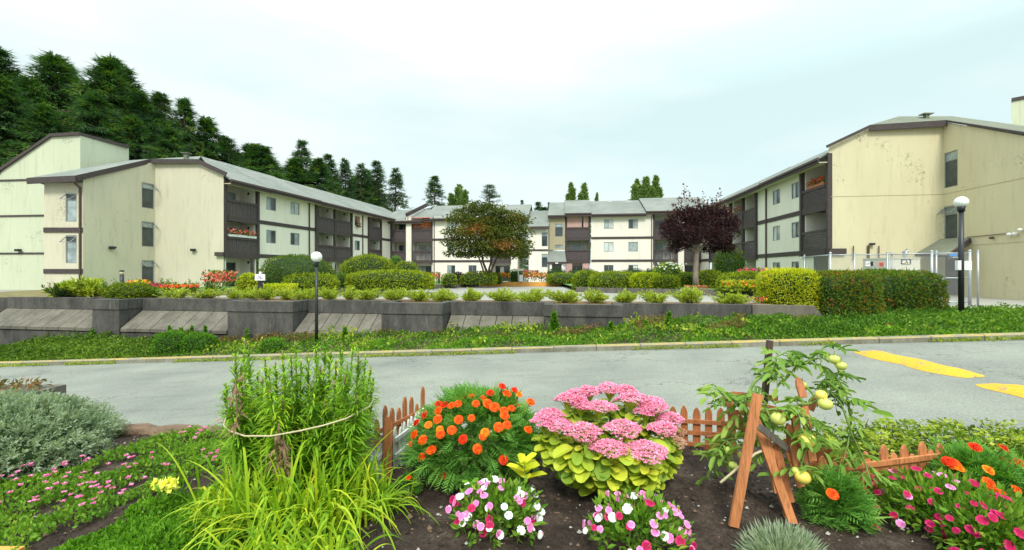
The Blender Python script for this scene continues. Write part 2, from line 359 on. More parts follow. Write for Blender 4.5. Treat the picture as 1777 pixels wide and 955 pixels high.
# verge surface between kerb and wall
def verge_z(x, t):      # t 0 at the kerb, 1 at the wall
    z0 = road_z(x) + .08; z1 = min(road_z(x) + .40, -1.35) if x < 9 else -1.32
    z1 = max(z1, z0 + .04); return z0 + (z1 - z0) * t
def verge_p(x, t):
    y0 = curbY(x) + .15; y1 = wallY(x) - .1 if x < 9.3 else wallY(9.3) + 1.8 + (x - 9.3) * .1
    return (x, y0 + (y1 - y0) * t, verge_z(x, t))
q = QM()
xs = np.arange(-30, 30.1, .75); ts = np.linspace(0, 1, 5)
for a, b_ in zip(xs[:-1], xs[1:]):
    for t0, t1 in zip(ts[:-1], ts[1:]):
        q.add([verge_p(a, t0), verge_p(b_, t0), verge_p(b_, t1), verge_p(a, t1)])
q.build('verge_soil', M['soil'], kind='structure', weld=True)

# ------------------------------------------------------------------ speed bumps
M['bump'] = worn_paint('worn_yellow_paint', (.74, .38, .02), (.22, .21, .17), .36, .43, 6)
def speed_bump(x0, x1, ya, yb, label):
    q = QM(); n = 24; m = 8
    def pt(i, j):
        t = i / n; u = j / m; y = ya + (yb - ya) * t; end = min(1, min(t, 1 - t) * 7); w = (x1 - x0) * (.55 + .45 * math.sqrt(end)); cx = (x0 + x1) / 2 + .03 * math.sin(y * 7)
        x = cx + (u - .5) * w; return (x, y, road_z(x) + .004 + .075 * end * (1 - (2 * u - 1) ** 2))
    for i in range(n):
        for j in range(m): q.add([pt(i, j), pt(i + 1, j), pt(i + 1, j + 1), pt(i, j + 1)])
    q.build('speed_bump', M['bump'], smooth=True, weld=True, label=label, cat='speed bump', group='yellow speed bumps across the driveway')
speed_bump(6.78, 7.32, 8.5, 6.42, 'worn yellow speed bump nearer the far kerb, with a flaking near end')
speed_bump(6.62, 7.16, 6.10, 3.9, 'worn yellow speed bump nearer the garden, cut off by the right edge')

# ------------------------------------------------------------------ buildings
PANE_SETS = {'dc': ('glass', 'curtain'), 'cd': ('curtain', 'glass'), 'bb': ('blind', 'blind'), 'dd': ('glass', 'glass'), 'bd': ('blind', 'glass'), 'cb': ('curtain', 'blind'), 'do': ('glass', 'orange_blind'), 'cc': ('curtain', 'curtain'), 'db': ('glass', 'blind')}
def window(fr, a0, a1, d, z0, z1, parent, style='dc', vertical=True, fm='alu', awning=None):
    """part window (frame) > pane, pane"""
    w = .045; q = QM(); dd = d - .06
    fr.box(q, a0 + .003, a1 - .003, dd - .04, dd + .04, z0 + .003, z0 + w); fr.box(q, a0 + .003, a1 - .003, dd - .04, dd + .04, z1 - w, z1 - .003)
    fr.box(q, a0 + .003, a0 + w, dd - .04, dd + .04, z0 + w, z1 - w); fr.box(q, a1 - w, a1 - .003, dd - .04, dd + .04, z0 + w, z1 - w)
    mid = (a0 + a1) / 2 if vertical else None
    if vertical: fr.box(q, mid - w / 2, mid + w / 2, dd - .03, dd + .035, z0 + w, z1 - w)
    else:
        zm = z1 - (z1 - z0) * (.25 if awning is None else awning); fr.box(q, a0 + w, a1 - w, dd - .03, dd + .035, zm - w / 2, zm + w / 2)
    f = q.build('window', M[fm], parent)
    ms = PANE_SETS[style]
    if vertical: cells = [(a0 + w, mid - w / 2, z0 + w, z1 - w), (mid + w / 2, a1 - w, z0 + w, z1 - w)]
    else: cells = [(a0 + w, a1 - w, z0 + w, zm - w / 2), (a0 + w, a1 - w, zm + w / 2, z1 - w)]
    for i, (b0, b1, c0, c1) in enumerate(cells):
        p = QM(); fr.box(p, b0, b1, dd - .015, dd + (.005 if i else .02) - .012, c0, c1); p.build('pane', M[ms[i]], f)
    if awning is not None:
        p = QM(); zz = z1 - w
        c = [fr.p(a0 + .02, dd + .04, zz - .02), fr.p(a1 - .02, dd + .04, zz - .02), fr.p(a1 - .02, dd + .42, zz - .38), fr.p(a0 + .02, dd + .42, zz - .38)]
        for k in range(4): p.bar(c[k], c[(k + 1) % 4], .035, .035)
        p.build('open_sash', M['alu'], f)
    return f
def railing_panel(fr, a0, a1, d, z, parent, horizontal=False, m='slate', open_bars=False):
    """sub-part of a balcony: rails with boards between them; z is the floor"""
    q = QM(); fr.box(q, a0, a1, d - .14, d, z - .38, z + .02); fr.box(q, a0, a1, d - .12, d + .02, z + 1.02, z + 1.20)
    if horizontal:
        k = 9
        for i in range(k):
            zz = z + .04 + i * (.96 / k); fr.box(q, a0, a1, d - .09, d - .03, zz, zz + .075, 1)
    else:
        n = max(4, int((a1 - a0) / .15)); w = (a1 - a0) / n
        for i in range(n): fr.box(q, a0 + i * w + .012, a0 + (i + 1) * w - (.012 if not open_bars else w * .45), d - .085 + .01 * (i % 2), d - .04 + .01 * (i % 2), z + .02, z + 1.02, 1)
        if not open_bars: fr.box(q, a0, a1, d - .11, d - .09, z + .02, z + 1.02)
    return q.build('railing', [M['wood'], M[m]], parent)
def balcony(fr, a0, a1, d, z, ztop, B, wallq, door='dc', horiz=False, ground=False, m='slate', depth=1.6, open_bars=False, lamp=True, wm=0):
    root = QM(); fr.box(root, a0, a1, d - depth, d - .15, z - .22, z - .002)         # the slab
    slab = root.build('balcony', M['paving' if ground else 'wood'], B)
    bw = a1 - a0
    o0, o1 = (a0 + .35, a0 + min(bw - .3, .35 + 1.9)) if bw > 1.4 else (a0 + .2, a1 - .2)
    fr.wall(wallq, a0, a1, d - depth, z, ztop, [(o0, o1, z + .02, z + 2.05)], m=wm)
    if True:
        w = .06; q = QM(); dd = d - depth - .05
        for e in ((o0, o1, z + .02, z + .02 + w), (o0, o1, z + 2.05 - w, z + 2.05), (o0, o0 + w, z + .08, z + 1.99), (o1 - w, o1, z + .08, z + 1.99), ((o0 + o1) / 2 - w / 2, (o0 + o1) / 2 + w / 2, z + .08, z + 1.99)):
            fr.box(q, e[0] + .002, e[1] - .002, dd - .03, dd + .03, e[2], e[3])
        ms = PANE_SETS[door]; mid = (o0 + o1) / 2
        fr.box(q, o0 + w, mid - w / 2, dd - .01, dd + .01, z + .08, z + 1.99, 1); fr.box(q, mid + w / 2, o1 - w, dd - .012, dd + .008, z + .08, z + 1.99, 2)
        q.build('sliding_door', [M['alu'], M[ms[0]], M[ms[1]]], slab)
    if not ground: railing_panel(fr, a0, a1, d, z, slab, horiz, m, open_bars)
    if lamp:
        q = QM(); p = np.array(fr.p(a1 - .02 if horiz is False else a0 + .02, d - .8, z + 1.95)); q.box(p[0] - .07, p[0] + .07, p[1] - .07, p[1] + .07, p[2], p[2] + .2); q.build('wall_lamp', M['black'], slab)
    return slab
def flowers_on(fr, a0, a1, d, z, n, cols, label, pot='terracotta', seed=0, group='flower boxes on the balconies'):
    """a row of potted flowers standing on a balcony rail or sill"""
    r = np.random.default_rng(seed); c = np.array(fr.p((a0 + a1) / 2, d, z)); root = empty('flower_box', c, label, 'flower box', group)
    q = QM(); fr.box(q, a0, a1, d - .16, d + .02, z, z + .17); q.build('planter', M[pot], root)
    q = QM(); pts = np.array([fr.p(a, dd, zz) for a, dd, zz in zip(r.uniform(a0, a1, n), r.uniform(d - .25, d + .1, n), z + .17 + r.uniform(0, .4, n) ** 1.3 * 1.1)])
    leaves(q, pts, r.normal(size=(n, 3)) + (0, 0, .6), .13, .07, r.uniform(0, 1, n), 0, r)
    k = n // 2; pts = np.array([fr.p(a, dd, zz) for a, dd, zz in zip(r.uniform(a0, a1, k), r.uniform(d - .2, d + .14, k), z + .25 + r.uniform(0, .3, k))])
    leaves(q, pts, r.normal(size=(k, 3)), .12, .10, r.uniform(0, 1, k), r.integers(1, 1 + len(cols), k), r)
    q.build('flowers', [M['fol_mid']] + [M[c_] for c_ in cols], root, cat=None)
def unit(v): return v / (np.linalg.norm(v, axis=-1, keepdims=True) + 1e-9)
def leaves(q, pos, axis, length, width, tint, m=0, r=rng, fold=.15, side=None):
    """diamond leaves: base at pos, pointing along axis"""
    pos = np.asarray(pos, float); n = len(pos)
    if n == 0: return
    axis = unit(np.asarray(axis, float)); s = r.normal(size=(n, 3)) if side is None else np.asarray(side, float)
    s = unit(np.cross(axis, s)); nn = np.cross(axis, s)
    L = np.broadcast_to(np.asarray(length, float), (n,))[:, None] * r.uniform(.75, 1.25, (n, 1)); W = np.broadcast_to(np.asarray(width, float), (n,))[:, None] * r.uniform(.8, 1.2, (n, 1))
    mid = pos + axis * L * .45 + nn * L * fold
    q.quads(np.stack([pos, mid + s * W / 2, pos + axis * L, mid - s * W / 2], 1), tint, m)

def roof_plane(q, pts, th=.10, m=0):
    """a roof slab: top polygon and the same polygon th lower"""
    top = [tuple(p) for p in pts]; bot = [(p[0], p[1], p[2] - th) for p in pts]
    q.add(top, m); q.add(bot[::-1], m); k = len(pts)
    for i in range(k): q.add([top[i], top[(i + 1) % k], bot[(i + 1) % k], bot[i]], m)
def vents(fr, items, B, zr, dr, col='alu'):
    for a, d, z in items:
        q = QM(); fr.box(q, a - .12, a + .12, d - .12, d + .12, z - .25, z + .12); fr.box(q, a - .28, a + .28, d - .2, d + .2, z + .12, z + .17); q.build('roof_vent', M[col], B)
def downspout(fr, a, d, z0, z1, B, col='gutter'):
    q = QM(); k = [fr.p(a, d + .5, z1 + .35), fr.p(a, d + .5, z1 + .2), fr.p(a, d + .06, z1 - .1), fr.p(a, d + .06, z0)]
    for i in range(3): q.bar(k[i], k[i + 1], .09, .09, up=(fr.u[0], fr.u[1], 0))
    q.build('downspout', M[col], B)
def bar_post(fr, a, d, z0, z1, B, w=.2, name='post'):
    q = QM(); fr.box(q, a - w / 2, a + w / 2, d - .2, d + .035, z0, z1); return q.build(name, M['wood'], B)
def main_roof(fr, segs, B, ez, rz, rd=-4.6, over=.6, back=-9.8, mat_='roof', hip=0):
    """segs: (a0, a1, dz); slabs, fascia board, soffit"""
    q = QM(); f = QM()
    for (a0, a1, dz) in segs:
        sl = (rz - ez) / (-rd)
        z_e = ez - over * sl + dz
        hp = hip if a0 == 0 else 0
        if hp: roof_plane(q, [fr.p(a0, over, z_e + .30), fr.p(a1, over, z_e + .30), fr.p(a1, rd, rz + .30 + dz), fr.p(hp, rd, rz + .30 + dz), fr.p(.25, -1.62, z_e + .3 + (1.62 + over) * sl)])
        else: roof_plane(q, [fr.p(a0, over, z_e + .30), fr.p(a1, over, z_e + .30), fr.p(a1, rd, rz + .30 + dz), fr.p(a0, rd, rz + .30 + dz)])
        roof_plane(q, [fr.p(a0 + hp, rd, rz + .30 + dz), fr.p(a1, rd, rz + .30 + dz), fr.p(a1, back, ez + .3), fr.p(a0 + hp, back, ez + .3)])
        fr.box(f, a0 + .002, a1 - .002, over - .05, over + .012, z_e - .06, z_e + .31, 0)
        fr.box(f, a0 + .01, a1 - .01, .0, over - .055, z_e - .02, z_e + .03, 1)
        fr.box(f, a0 + .01, a1 - .01, over + .014, over + .10, z_e + .14, z_e + .25, 2)
    q.build('roof', M[mat_], B); f.build('fascia', [M['wood'], M['soffit'], M['gutter']], B)
for k, c in dict(fl_red=(.7, .04, .03), fl_pink=(.75, .16, .25), fl_magenta=(.6, .02, .14), fl_orange=(.85, .16, .01), fl_amber=(.85, .3, .02), fl_yellow=(.85, .72, .05), fl_white=(.85, .85, .85), fl_coral=(.75, .2, .15), fl_violet=(.62, .12, .55), terracotta=(.40, .14, .06), berry=(.4, .08, .03)).items():
    M[k] = solid('colour_' + k, c, .65, .18, 12, spec=.2)
GR = dict(mid=[(.0, (.035, .085, .012)), (.5, (.085, .18, .022)), (1, (.17, .30, .04))],
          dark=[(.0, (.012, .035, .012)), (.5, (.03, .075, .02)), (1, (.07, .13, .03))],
          lime=[(.0, (.14, .25, .012)), (.5, (.34, .46, .02)), (1, (.60, .62, .04))],
          hedge=[(.0, (.06, .11, .010)), (.5, (.17, .27, .016)), (1, (.34, .44, .03))],
          heather=[(.0, (.09, .16, .02)), (.5, (.22, .35, .035)), (1, (.40, .52, .09))],
          red=[(.0, (.03, .08, .015)), (.45, (.09, .18, .02)), (.80, (.15, .24, .03)), (.93, (.30, .15, .02)), (1, (.48, .10, .02))],
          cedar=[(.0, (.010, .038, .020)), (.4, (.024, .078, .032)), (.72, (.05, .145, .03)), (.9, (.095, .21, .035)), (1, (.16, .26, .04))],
          fir=[(.0, (.010, .04, .022)), (.5, (.03, .095, .04)), (1, (.09, .19, .06))],
          poplar=[(.0, (.06, .13, .05)), (.5, (.13, .24, .08)), (1, (.23, .36, .14))],
          purple=[(.0, (.014, .008, .012)), (.5, (.036, .016, .022)), (.85, (.085, .024, .03)), (1, (.15, .055, .04))],
          silver=[(.0, (.11, .19, .11)), (.5, (.23, .34, .23)), (1, (.38, .50, .38))],
          bright=[(.0, (.04, .13, .01)), (.5, (.09, .26, .02)), (1, (.18, .40, .04))],
          ivy=[(.0, (.03, .09, .012)), (.5, (.085, .22, .025)), (.8, (.18, .34, .035)), (1, (.38, .34, .06))])
for k, s in GR.items(): M['fol_' + k] = foliage('foliage_' + k, s, nscale=1.2 if k in ('hedge', 'ivy', 'mid', 'heather') else .35 if k in ('cedar', 'fir', 'poplar') else 1.5)

# ---- left wing
LB = empty('apartment_building', (-21, 36, G0), 'three storey cream apartment wing on the left, with its gable end towards the camera', 'apartment building', 'apartment wings round the courtyard')
fl = Fr((-27.37 + .225 * 30.1, 30.1), (-27.37 + .225 * 53.6, 53.6), (1, -.2))
EZ = 6.72; RZ = 8.75
W = QM(); T = QM()
s = lambda px, d=0: fl.px(px, d)
Lend = fl.L
# balcony bays
for (pa, pb, st) in ((395, 447, 0), (552, 581, 1), (583, 609.5, 1), (642, 661, 2)):
    a0, a1 = s(pa), s(pb)
    for z, zt in ((F3, EZ), (F2, F3 - .2), (G0, F2 - .2)):
        balcony(fl, a0, a1, 0, z, zt, LB, W, door='dc' if z > 0 else 'cd', ground=(z == G0), m='slate')
    for a in (a0, a1):                                  # party walls beside the recess
        for z, zt in ((F3, EZ), (F2, F3 - .2), (G0, F2 - .2)):
            fl.box(W, a - .06, a + .06, -1.6, -.2, z, zt)
for px in (391.5, 448.5, 550, 582, 611, 641, 662): bar_post(fl, s(px), 0, F2 - .38, EZ, LB)
# wall bays, set back .15
D = -.15
wins = [((462, 479), ('cd', 'cd')), ((504, 519.6), ('cb', 'dc')), ((615.5, 624.5), ('do', 'cd'))]
def wall_bay(pa, pb, ws, fr=fl, Wq=W, B=LB, D=D, zs=((F3, EZ), (F2, F3), (G0, F2)), wz=(.95, 2.02), wm=0):
    a0, a1 = fr.px(pa, D), fr.px(pb, D)
    if a0 > a1: a0, a1 = a1, a0
    for zi, (z, zt) in enumerate(zs):
        ops = []
        for (wa, wb), sty in ws:
            b0, b1 = sorted((fr.px(wa, D), fr.px(wb, D))); ops.append((b0, b1, z + wz[0], z + wz[1]))
            window(fr, b0, b1, D, z + wz[0], z + wz[1], B, sty[min(zi, len(sty) - 1)])
        fr.wall(Wq, a0, a1, D, z, zt, ops, m=wm)
    return a0, a1
wall_bay(449, 548, wins[:2]); wall_bay(611, 640, wins[2:]); wall_bay(663, 682, [])
for z in (F3, F2):
    for (pa, pb) in ((449, 549), (612, 640), (663, 682)): fl.box(T, s(pa, D), s(pb, D), D - .05, D + .045, z - .28, z + .02)
fl.box(T, 0, s(395), -.1, .06, F2 - .38, F2)
build_each(T, 'floor_band', M['wood'], LB)
for px in (538.5, 631): downspout(fl, s(px), D, G0, EZ - .45, LB)
q = QM(); fl.box(q, s(438) - .09, s(438) + .09, -.1, .02, G0, F2 - .39); q.build('post', M['wood'], LB)
main_roof(fl, [(0, s(461), 0), (s(461), s(548), .03), (s(548), s(611), -.02), (s(611), Lend + 6, .0)], LB, EZ - .2, RZ, hip=2.2)
vents(fl, [(s(p), -4.0, 8.55) for p in (440, 457, 480, 508, 545, 556, 600)], LB, 0, 0, 'white')
# gable end walls
A = np.array((-20.62, 30.08)); Bp = np.array((-25.2, 29.7)); Cp = np.array((-25.9, 25.4)); Dp = np.array((-28.25, 25.4)); M1 = A + (Bp - A) * .36
def gpt(p, z): return (p[0], p[1], z)
g1 = Fr(A, Bp, (0, -1)); g2 = Fr(Bp, Cp, (1, 0)); g3 = Fr(Cp, Dp, (0, -1))
W.addn([gpt(A, G0), gpt(M1, G0), gpt(M1, 7.76), gpt(A, 6.88)], (0, -1, 0)); W.addn([gpt(M1, G0), gpt(Bp, G0), gpt(Bp, 7.70), gpt(M1, 7.76)], (0, -1, 0))
def sloped_wall(q, fr, a0, a1, za, zb, z0, ops, D=0):
    """wall with a sloping top from za at a0 to zb at a1: rectangles below, sloped strip above"""
    zl = min(za, zb) - .25
    fr.wall(q, a0, a1, D, z0, zl, ops); q.add([fr.p(a0, D, zl), fr.p(a1, D, zl), fr.p(a1, D, zb), fr.p(a0, D, za)])
# windows on the receding wall sit at half storeys
ops = []
for (ya, yb) in ((318, 362), (385, 428.5), (452, 496)):
    a0, a1 = sorted((g2.px(246), g2.px(267.5))); Yb = g2.y((a0 + a1) / 2)
    z1, z0 = (HY - ya) / F * Yb, (HY - yb) / F * Yb; ops.append((a0, a1, max(z0, G0 + .1), z1))
ops2 = [o if o[3] < 5.05 else None for o in ops]
top = 5.1
def tall_wall(q, fr, L, zA, zB, z0, ops):
    """columns split at the openings so that the top follows the slope"""
    xs = sorted({0, L, *[o[0] for o in ops], *[o[1] for o in ops]})
    for i in range(len(xs) - 1):
        a, b = xs[i], xs[i + 1]; inside = [o for o in ops if o[0] <= a + 1e-6 and o[1] >= b - 1e-6]; inside.sort(key=lambda o: o[2])
        z = z0
        za, zb = zA + (zB - zA) * a / L, zA + (zB - zA) * b / L
        for o in inside: q.addn([fr.p(a, 0, z), fr.p(b, 0, z), fr.p(b, 0, o[2]), fr.p(a, 0, o[2])], (*fr.n, 0)); z = o[3]
        q.addn([fr.p(a, 0, z), fr.p(b, 0, z), fr.p(b, 0, zb), fr.p(a, 0, za)], (*fr.n, 0))
    for (b0, b1, c0, c1) in ops:
        for (x0, y0), (x1, y1) in (((b0, c0), (b1, c0)), ((b0, c1), (b1, c1)), ((b0, c0), (b0, c1)), ((b1, c0), (b1, c1))): q.add([fr.p(x0, 0, y0), fr.p(x1, 0, y1), fr.p(x1, -.14, y1), fr.p(x0, -.14, y0)])
W2 = QM(); W2.poly = []
W2.add(W.poly[-2][0]); W2.add(W.poly[-1][0]); W.poly = W.poly[:-2]
tall_wall(W2, g2, g2.L, 7.70, 5.5, G0, ops)
for o in ops: window(g2, o[0], o[1], 0, o[2], o[3], LB, 'dc', vertical=False, awning=.22)
ops3 = []
for (ya, yb) in ((335, 385), (408.5, 457)):
    a0, a1 = sorted((g3.px(114), g3.px(133))); Y = 25.4; ops3.append((a0, a1, (HY - yb) / F * Y, (HY - ya) / F * Y))
g3.wall(W2, 0, g3.L, 0, G0, 5.3, ops3)
for o in ops3: window(g3, *o[:2], 0, *o[2:], LB, 'cd', vertical=False, awning=.25)
W2.add([gpt(Dp, G0), (Dp[0], 33, G0), (Dp[0], 33, 5.3), gpt(Dp, 5.3)])
W.build('wall', M['ivory'], LB, recalc=False); W2.build('gable_wall', M['cream'], LB, recalc=False)
T = QM()
for yb, yt in ((403.8, 395.2), (475, 467)): g3.box(T, .0, g3.L, -.05, .05, (HY - yb) / F * 25.4, (HY - yt) / F * 25.4)
g1.box(T, -.05, .5, -.06, .22, 1.05, 1.32)
# fascias of the hipped end
def edge(q, p0, p1, h=.32, w=.08): q.bar((p0[0], p0[1], p0[2] - h / 2), (p1[0], p1[1], p1[2] - h / 2), w, h)
Af, Mf, Bf = (-20.3, 29.9, 7.0), (-22.2, 29.75, 7.88), (-25.3, 29.45, 7.82); Cf = (-25.75, 24.85, 5.62); Df = (-28.75, 24.95, 5.50); R0 = fl.p(2.2, -4.6, 9.055); R1 = (-30.6, 33.4, 8.75)
for a, b_ in ((Af, Mf), (Mf, Bf), (Bf, Cf), (Cf, Df)): edge(T, a, b_, .30 if a is not Cf else .36)
build_each(T, 'trim', M['wood'], LB)
q = QM()
roof_plane(q, [Mf, Bf, R1, R0][::1]); roof_plane(q, [Bf, Cf, Df, R1]); roof_plane(q, [Df, R1, (-31, 30, 5.5)])
q.build('hip_roof', M['roof'], LB)
q = QM(); p = (-24.0, 31.0, 8.4); q.box(p[0] - .12, p[0] + .12, p[1] - .12, p[1] + .12, 8.2, 8.62); q.box(p[0] - .28, p[0] + .28, p[1] - .22, p[1] + .22, 8.62, 8.67); q.build('roof_vent', M['roof2'], LB)
downspout(g3, .12, 0, G0, 5.1, LB)
for fr_, px, py in ((g2, 192, 430), (g1, 336.5, 434)):
    a = fr_.px(px); z = (HY - py) / F * fr_.y(a); q = QM(); fr_.box(q, a - .12, a + .12, 0.01, .22, z - .1, z + .08); fr_.box(q, a - .22, a - .1, .1, .18, z - .02, z + .06); q.build('wall_lamp', M['black'], LB)

# ---- tall block at the far left
TB = empty('apartment_building', (-34, 33, G0), 'tall pale four storey block with sloping roof behind the left wing', 'apartment building')
tf = Fr((-39.5, 31.2), (-31.1, 30.3), (0, -1)); te = Fr((-31.1, 30.3), (-30.6, 33.6), (1, 0))
z_l = lambda px: (HY - np.interp(px, [-60, 0, 88, 138], [339, 297.3, 236, 233])) / F * tf.y(tf.px(px))
q = QM(); pxs = [-60, 0, 88, 138]
tops = [(tf.px(p), z_l(p)) for p in pxs]; tops[-1] = (tf.L, tops[-1][1])
for (a, za), (b_, zb) in zip(tops[:-1], tops[1:]): q.add([tf.p(a, 0, G0), tf.p(b_, 0, G0), tf.p(b_, 0, zb), tf.p(a, 0, za)])
zt = tops[-1][1]
q.add([te.p(0, 0, G0), te.p(te.L, 0, G0), te.p(te.L, 0, zt), te.p(0, 0, zt)]); q.build('wall', M['pale'], TB)
q = QM(); bp_ = [tf.p(a, .05, z) for a, z in tops] + [te.p(te.L, .05, zt)]
bk = [(p_[0], p_[1] + 3, p_[2]) for p_ in bp_[:-2]] + [(bp_[-2][0] - 1.5, bp_[-2][1] + 3, bp_[-2][2]), (bp_[-1][0] - 1.2, bp_[-1][1] + .1, bp_[-1][2])]
for i in range(len(bp_) - 1): roof_plane(q, [tuple(np.add(bp_[i], (0, -.1, .12))), tuple(np.add(bp_[i + 1], (0.1, -.1, .12))), tuple(np.add(bk[i + 1], (0, 0, .12))), tuple(np.add(bk[i], (0, 0, .12)))], .22)
q.build('roof', M['wood'], TB)
q = QM()
for z in (6.67, 4.05, 1.30): tf.box(q, tf.px(-40), tf.L - .2, -.04, .05, z - .1, z + .03)
build_each(q, 'floor_band', M['wood'], TB)
a = tf.px(35); q = QM(); tf.box(q, a - .15, a + .15, .02, .25, 1.4, 1.58); tf.box(q, a + .1, a + .3, .1, .2, 1.45, 1.54); q.build('wall_lamp', M['black'], TB)

# ---- centre building
CB = empty('apartment_building', (0, 52, G0), 'cream apartment wing straight across the courtyard, with the main entry', 'apartment building', 'apartment wings round the courtyard')
fc = Fr((-16.5, 51.5 + .13 * 16.5), (23, 51.5 - .13 * 23), (0, -1)); s = lambda px, d=0: fc.px(px, d)
W = QM(); T = QM(); EC = 6.75
def cbal(pa, pb, doors=('dc', 'cd', 'dd'), bars=(False, False), d=0, depth=1.6, wm=0):
    a0, a1 = s(pa), s(pb)
    for i, (z, zt) in enumerate(((F3, EC), (F2, F3 - .2), (G0, F2 - .2))):
        balcony(fc, a0, a1, d, z, zt, CB, W, door=doors[i], ground=(z == G0), depth=depth, open_bars=(i < 2 and bars[i]), lamp=False, wm=wm)
    for a in (a0, a1):
        for z, zt in ((F3, EC), (F2, F3 - .2), (G0, F2 - .2)): fc.box(W, a - .06, a + .06, d - depth, d - .2, z, zt)
    for a in (a0 - .02, a1 + .02): bar_post(fc, a, d, F2 - .38, EC, CB)
cbal(679, 704, ('dd', 'dc', 'dd')); cbal(714, 749, ('dd', 'bb', 'cd'), (False, True)); cbal(851, 886, ('dd', 'dd', 'dd')); cbal(982, 1023, ('dd', 'cc', 'dd')); cbal(1135, 1176, ('dd', 'cb', 'dd'), (False, True)); cbal(1188, 1232, ('dd', 'cb', 'dd'))
for pa, pb in ((704.5, 713.5), (887, 898), (1177, 1187)):
    fc.box(W, s(pa, .3), s(pb, .3), -1.6, .3, G0, EC)
for pa, pb, ws in ((751, 850, [((776, 790), ('bb', 'dc', 'cd')), ((813, 827), ('cd', 'dc', 'dd'))]), (1026, 1133, [((1048, 1064.6), ('cb', 'bb', 'dd')), ((1090.5, 1107), ('dc', 'cc', 'db'))])):
    a0, a1 = wall_bay(pa, pb, ws, fr=fc, Wq=W, B=CB, D=.1, zs=((F3, EC), (F2, F3), (G0, F2)), wz=(.95, 2.08))
    for z in (F3, F2): fc.box(T, a0, a1, .05, .15, z - .25, z + .02)
    downspout(fc, a1 - .15 if pa > 1000 else a0 + .2, .1, G0, EC - .4, CB)
build_each(T, 'floor_band', M['wood'], CB)
# stair tower with the lower eave
fd = Fr((-16.5, 50.4 + .13 * 16.5), (23, 50.4 - .13 * 23), (0, -1)); a0, a1 = fd.px(917.5), fd.px(951)
zc = lambda y: (HY - y) / F * 50.2
ops = [(fd.px(940), fd.px(950.5), zc(428), zc(404)), (fd.px(940), fd.px(950.5), zc(464), zc(441))]
fd.wall(W, a0, a1, 0, G0, zc(397), ops)
for o in ops: window(fd, *o[:2], 0, *o[2:], CB, 'dc', vertical=False)
q = QM(); fd.box(q, a0, a1, -.04, .05, zc(436), zc(433)); q.build('floor_band', M['wood'], CB)
for a in (a0, a1): W.add([fd.p(a, 0, G0), fd.p(a, -5, G0), fd.p(a, -5, 6.9), fd.p(a, 0, zc(397))])
q = QM(); roof_plane(q, [fd.p(a0 - .3, .5, zc(394)), fd.p(a1 + .1, .5, zc(394)), fd.p(a1 + .1, -5.0, (HY - 367) / F * 55.5), fd.p(a0 - .3, -5.0, (HY - 367) / F * 55.5)]); q.build('stair_roof', M['roof'], CB)
q = QM(); fd.box(q, a0 - .3, a1 + .1, .45, .52, zc(399), zc(394.2)); q.build('fascia', M['wood'], CB)
# entry bay
e0, e1 = s(953.5, .2), s(980, .2); z5 = lambda y: (HY - y) / F * 50.6
ops = [(s(963, .2), s(977, .2), z5(411), z5(388.5)), (s(963, .2), s(977, .2), z5(431), z5(425))]
E = QM(); fc.wall(E, e0, e1, .2, z5(434), EC, ops); E.build('entry_wall', M['tan'], CB, recalc=False)
for o in ops: window(fc, *o[:2], .2, *o[2:], CB, 'dc' if o is ops[0] else 'cd', vertical=False)
q = QM(); roof_plane(q, [fc.p(e0 - .15, 2.1, z5(455)), fc.p(e1 + .2, 2.1, z5(455)), fc.p(e1, .2, z5(436)), fc.p(e0, .2, z5(436))]); fc.box(q, e0 - .15, e1 + .2, 2.0, 2.12, z5(459), z5(455.2), 1); q.build('entry_canopy', [M['roof'], M['wood']], CB)
q = QM(); fc.box(q, e0 + .75, e1 - .75, 2.125, 2.135, z5(458.3), z5(456.3)); q.build('name_board', M['white'], CB)
q = QM(); fc.box(q, e0 + .1, e0 + .35, .2, 2.0, G0, z5(458)); fc.box(q, e1 - .35, e1 - .1, .2, 2.0, G0, z5(458)); fc.box(q, e0 + .3, e1 - .3, .1, .2, G0, z5(458), 1); q.build('entry_door', [M['ivory'], M['glass']], CB)
W.build('wall', M['ivory'], CB, recalc=False)
# roofs with stepped heights
rc = lambda py: (HY - py) / F * 56.2
main_roof(fc, [(0, s(735), -.35)], CB, EC - .2, 8.75 - .3)
main_roof(fc, [(s(735) + .01, s(790), -.1), (s(790), s(868), -.15), (s(868), s(917), -.15)], CB, EC - .2, 8.65)
main_roof(fc, [(s(951), s(980), .0), (s(980) + .01, s(1026), .22), (s(1026) + .01, s(1120), .05), (s(1120) + .01, fc.L, .3)], CB, EC - .15, 8.7)
q = QM(); p0, p1 = np.array(fc.p(s(705, .8), .8, 6.95)), np.array(fc.p(s(740, -4.6), -4.6, 9.0)); q.bar(p0, p1, .2, .45); q.build('roof_parapet', M['wood'], CB)
vents(fc, [(s(p, -4.2), -4.4, 8.75) for p in (692, 755, 812, 878, 1000, 1058, 1092, 1140, 1225)], CB, 0, 0, 'white')
# dressing behind the balcony rails
q = QM(); a0, a1 = s(716), s(748)
fc.box(q, a0, a1, -.12, -.08, 5.35, 6.45); q.build('orange_blind', M['orange_blind'], CB)
q = QM(); fc.box(q, s(716), s(748), .0, .75, 6.55, 6.62); q.build('awning', M['fl_coral'], CB)
q = QM(); a0, a1 = s(984), s(1021)
n = 26
for i in range(n):
    x = a0 + (a1 - a0) * i / n
    if 17 < i < 20: continue
    fc.box(q, x, x + (a1 - a0) / n * .97, -.14 + .05 * (i % 2), -.1 + .05 * (i % 2), 5.22, 6.6)
q.build('curtain', M['pinkcurtain'], CB)
q = QM()
for x0, x1 in ((982, 993), (1011, 1023)):
    for i in range(6):
        w = (s(x1) - s(x0)) / 6; fc.box(q, s(x0) + i * w, s(x0) + (i + .95) * w, -.14 + .05 * (i % 2), -.1 + .05 * (i % 2), G0, F2 - .4)
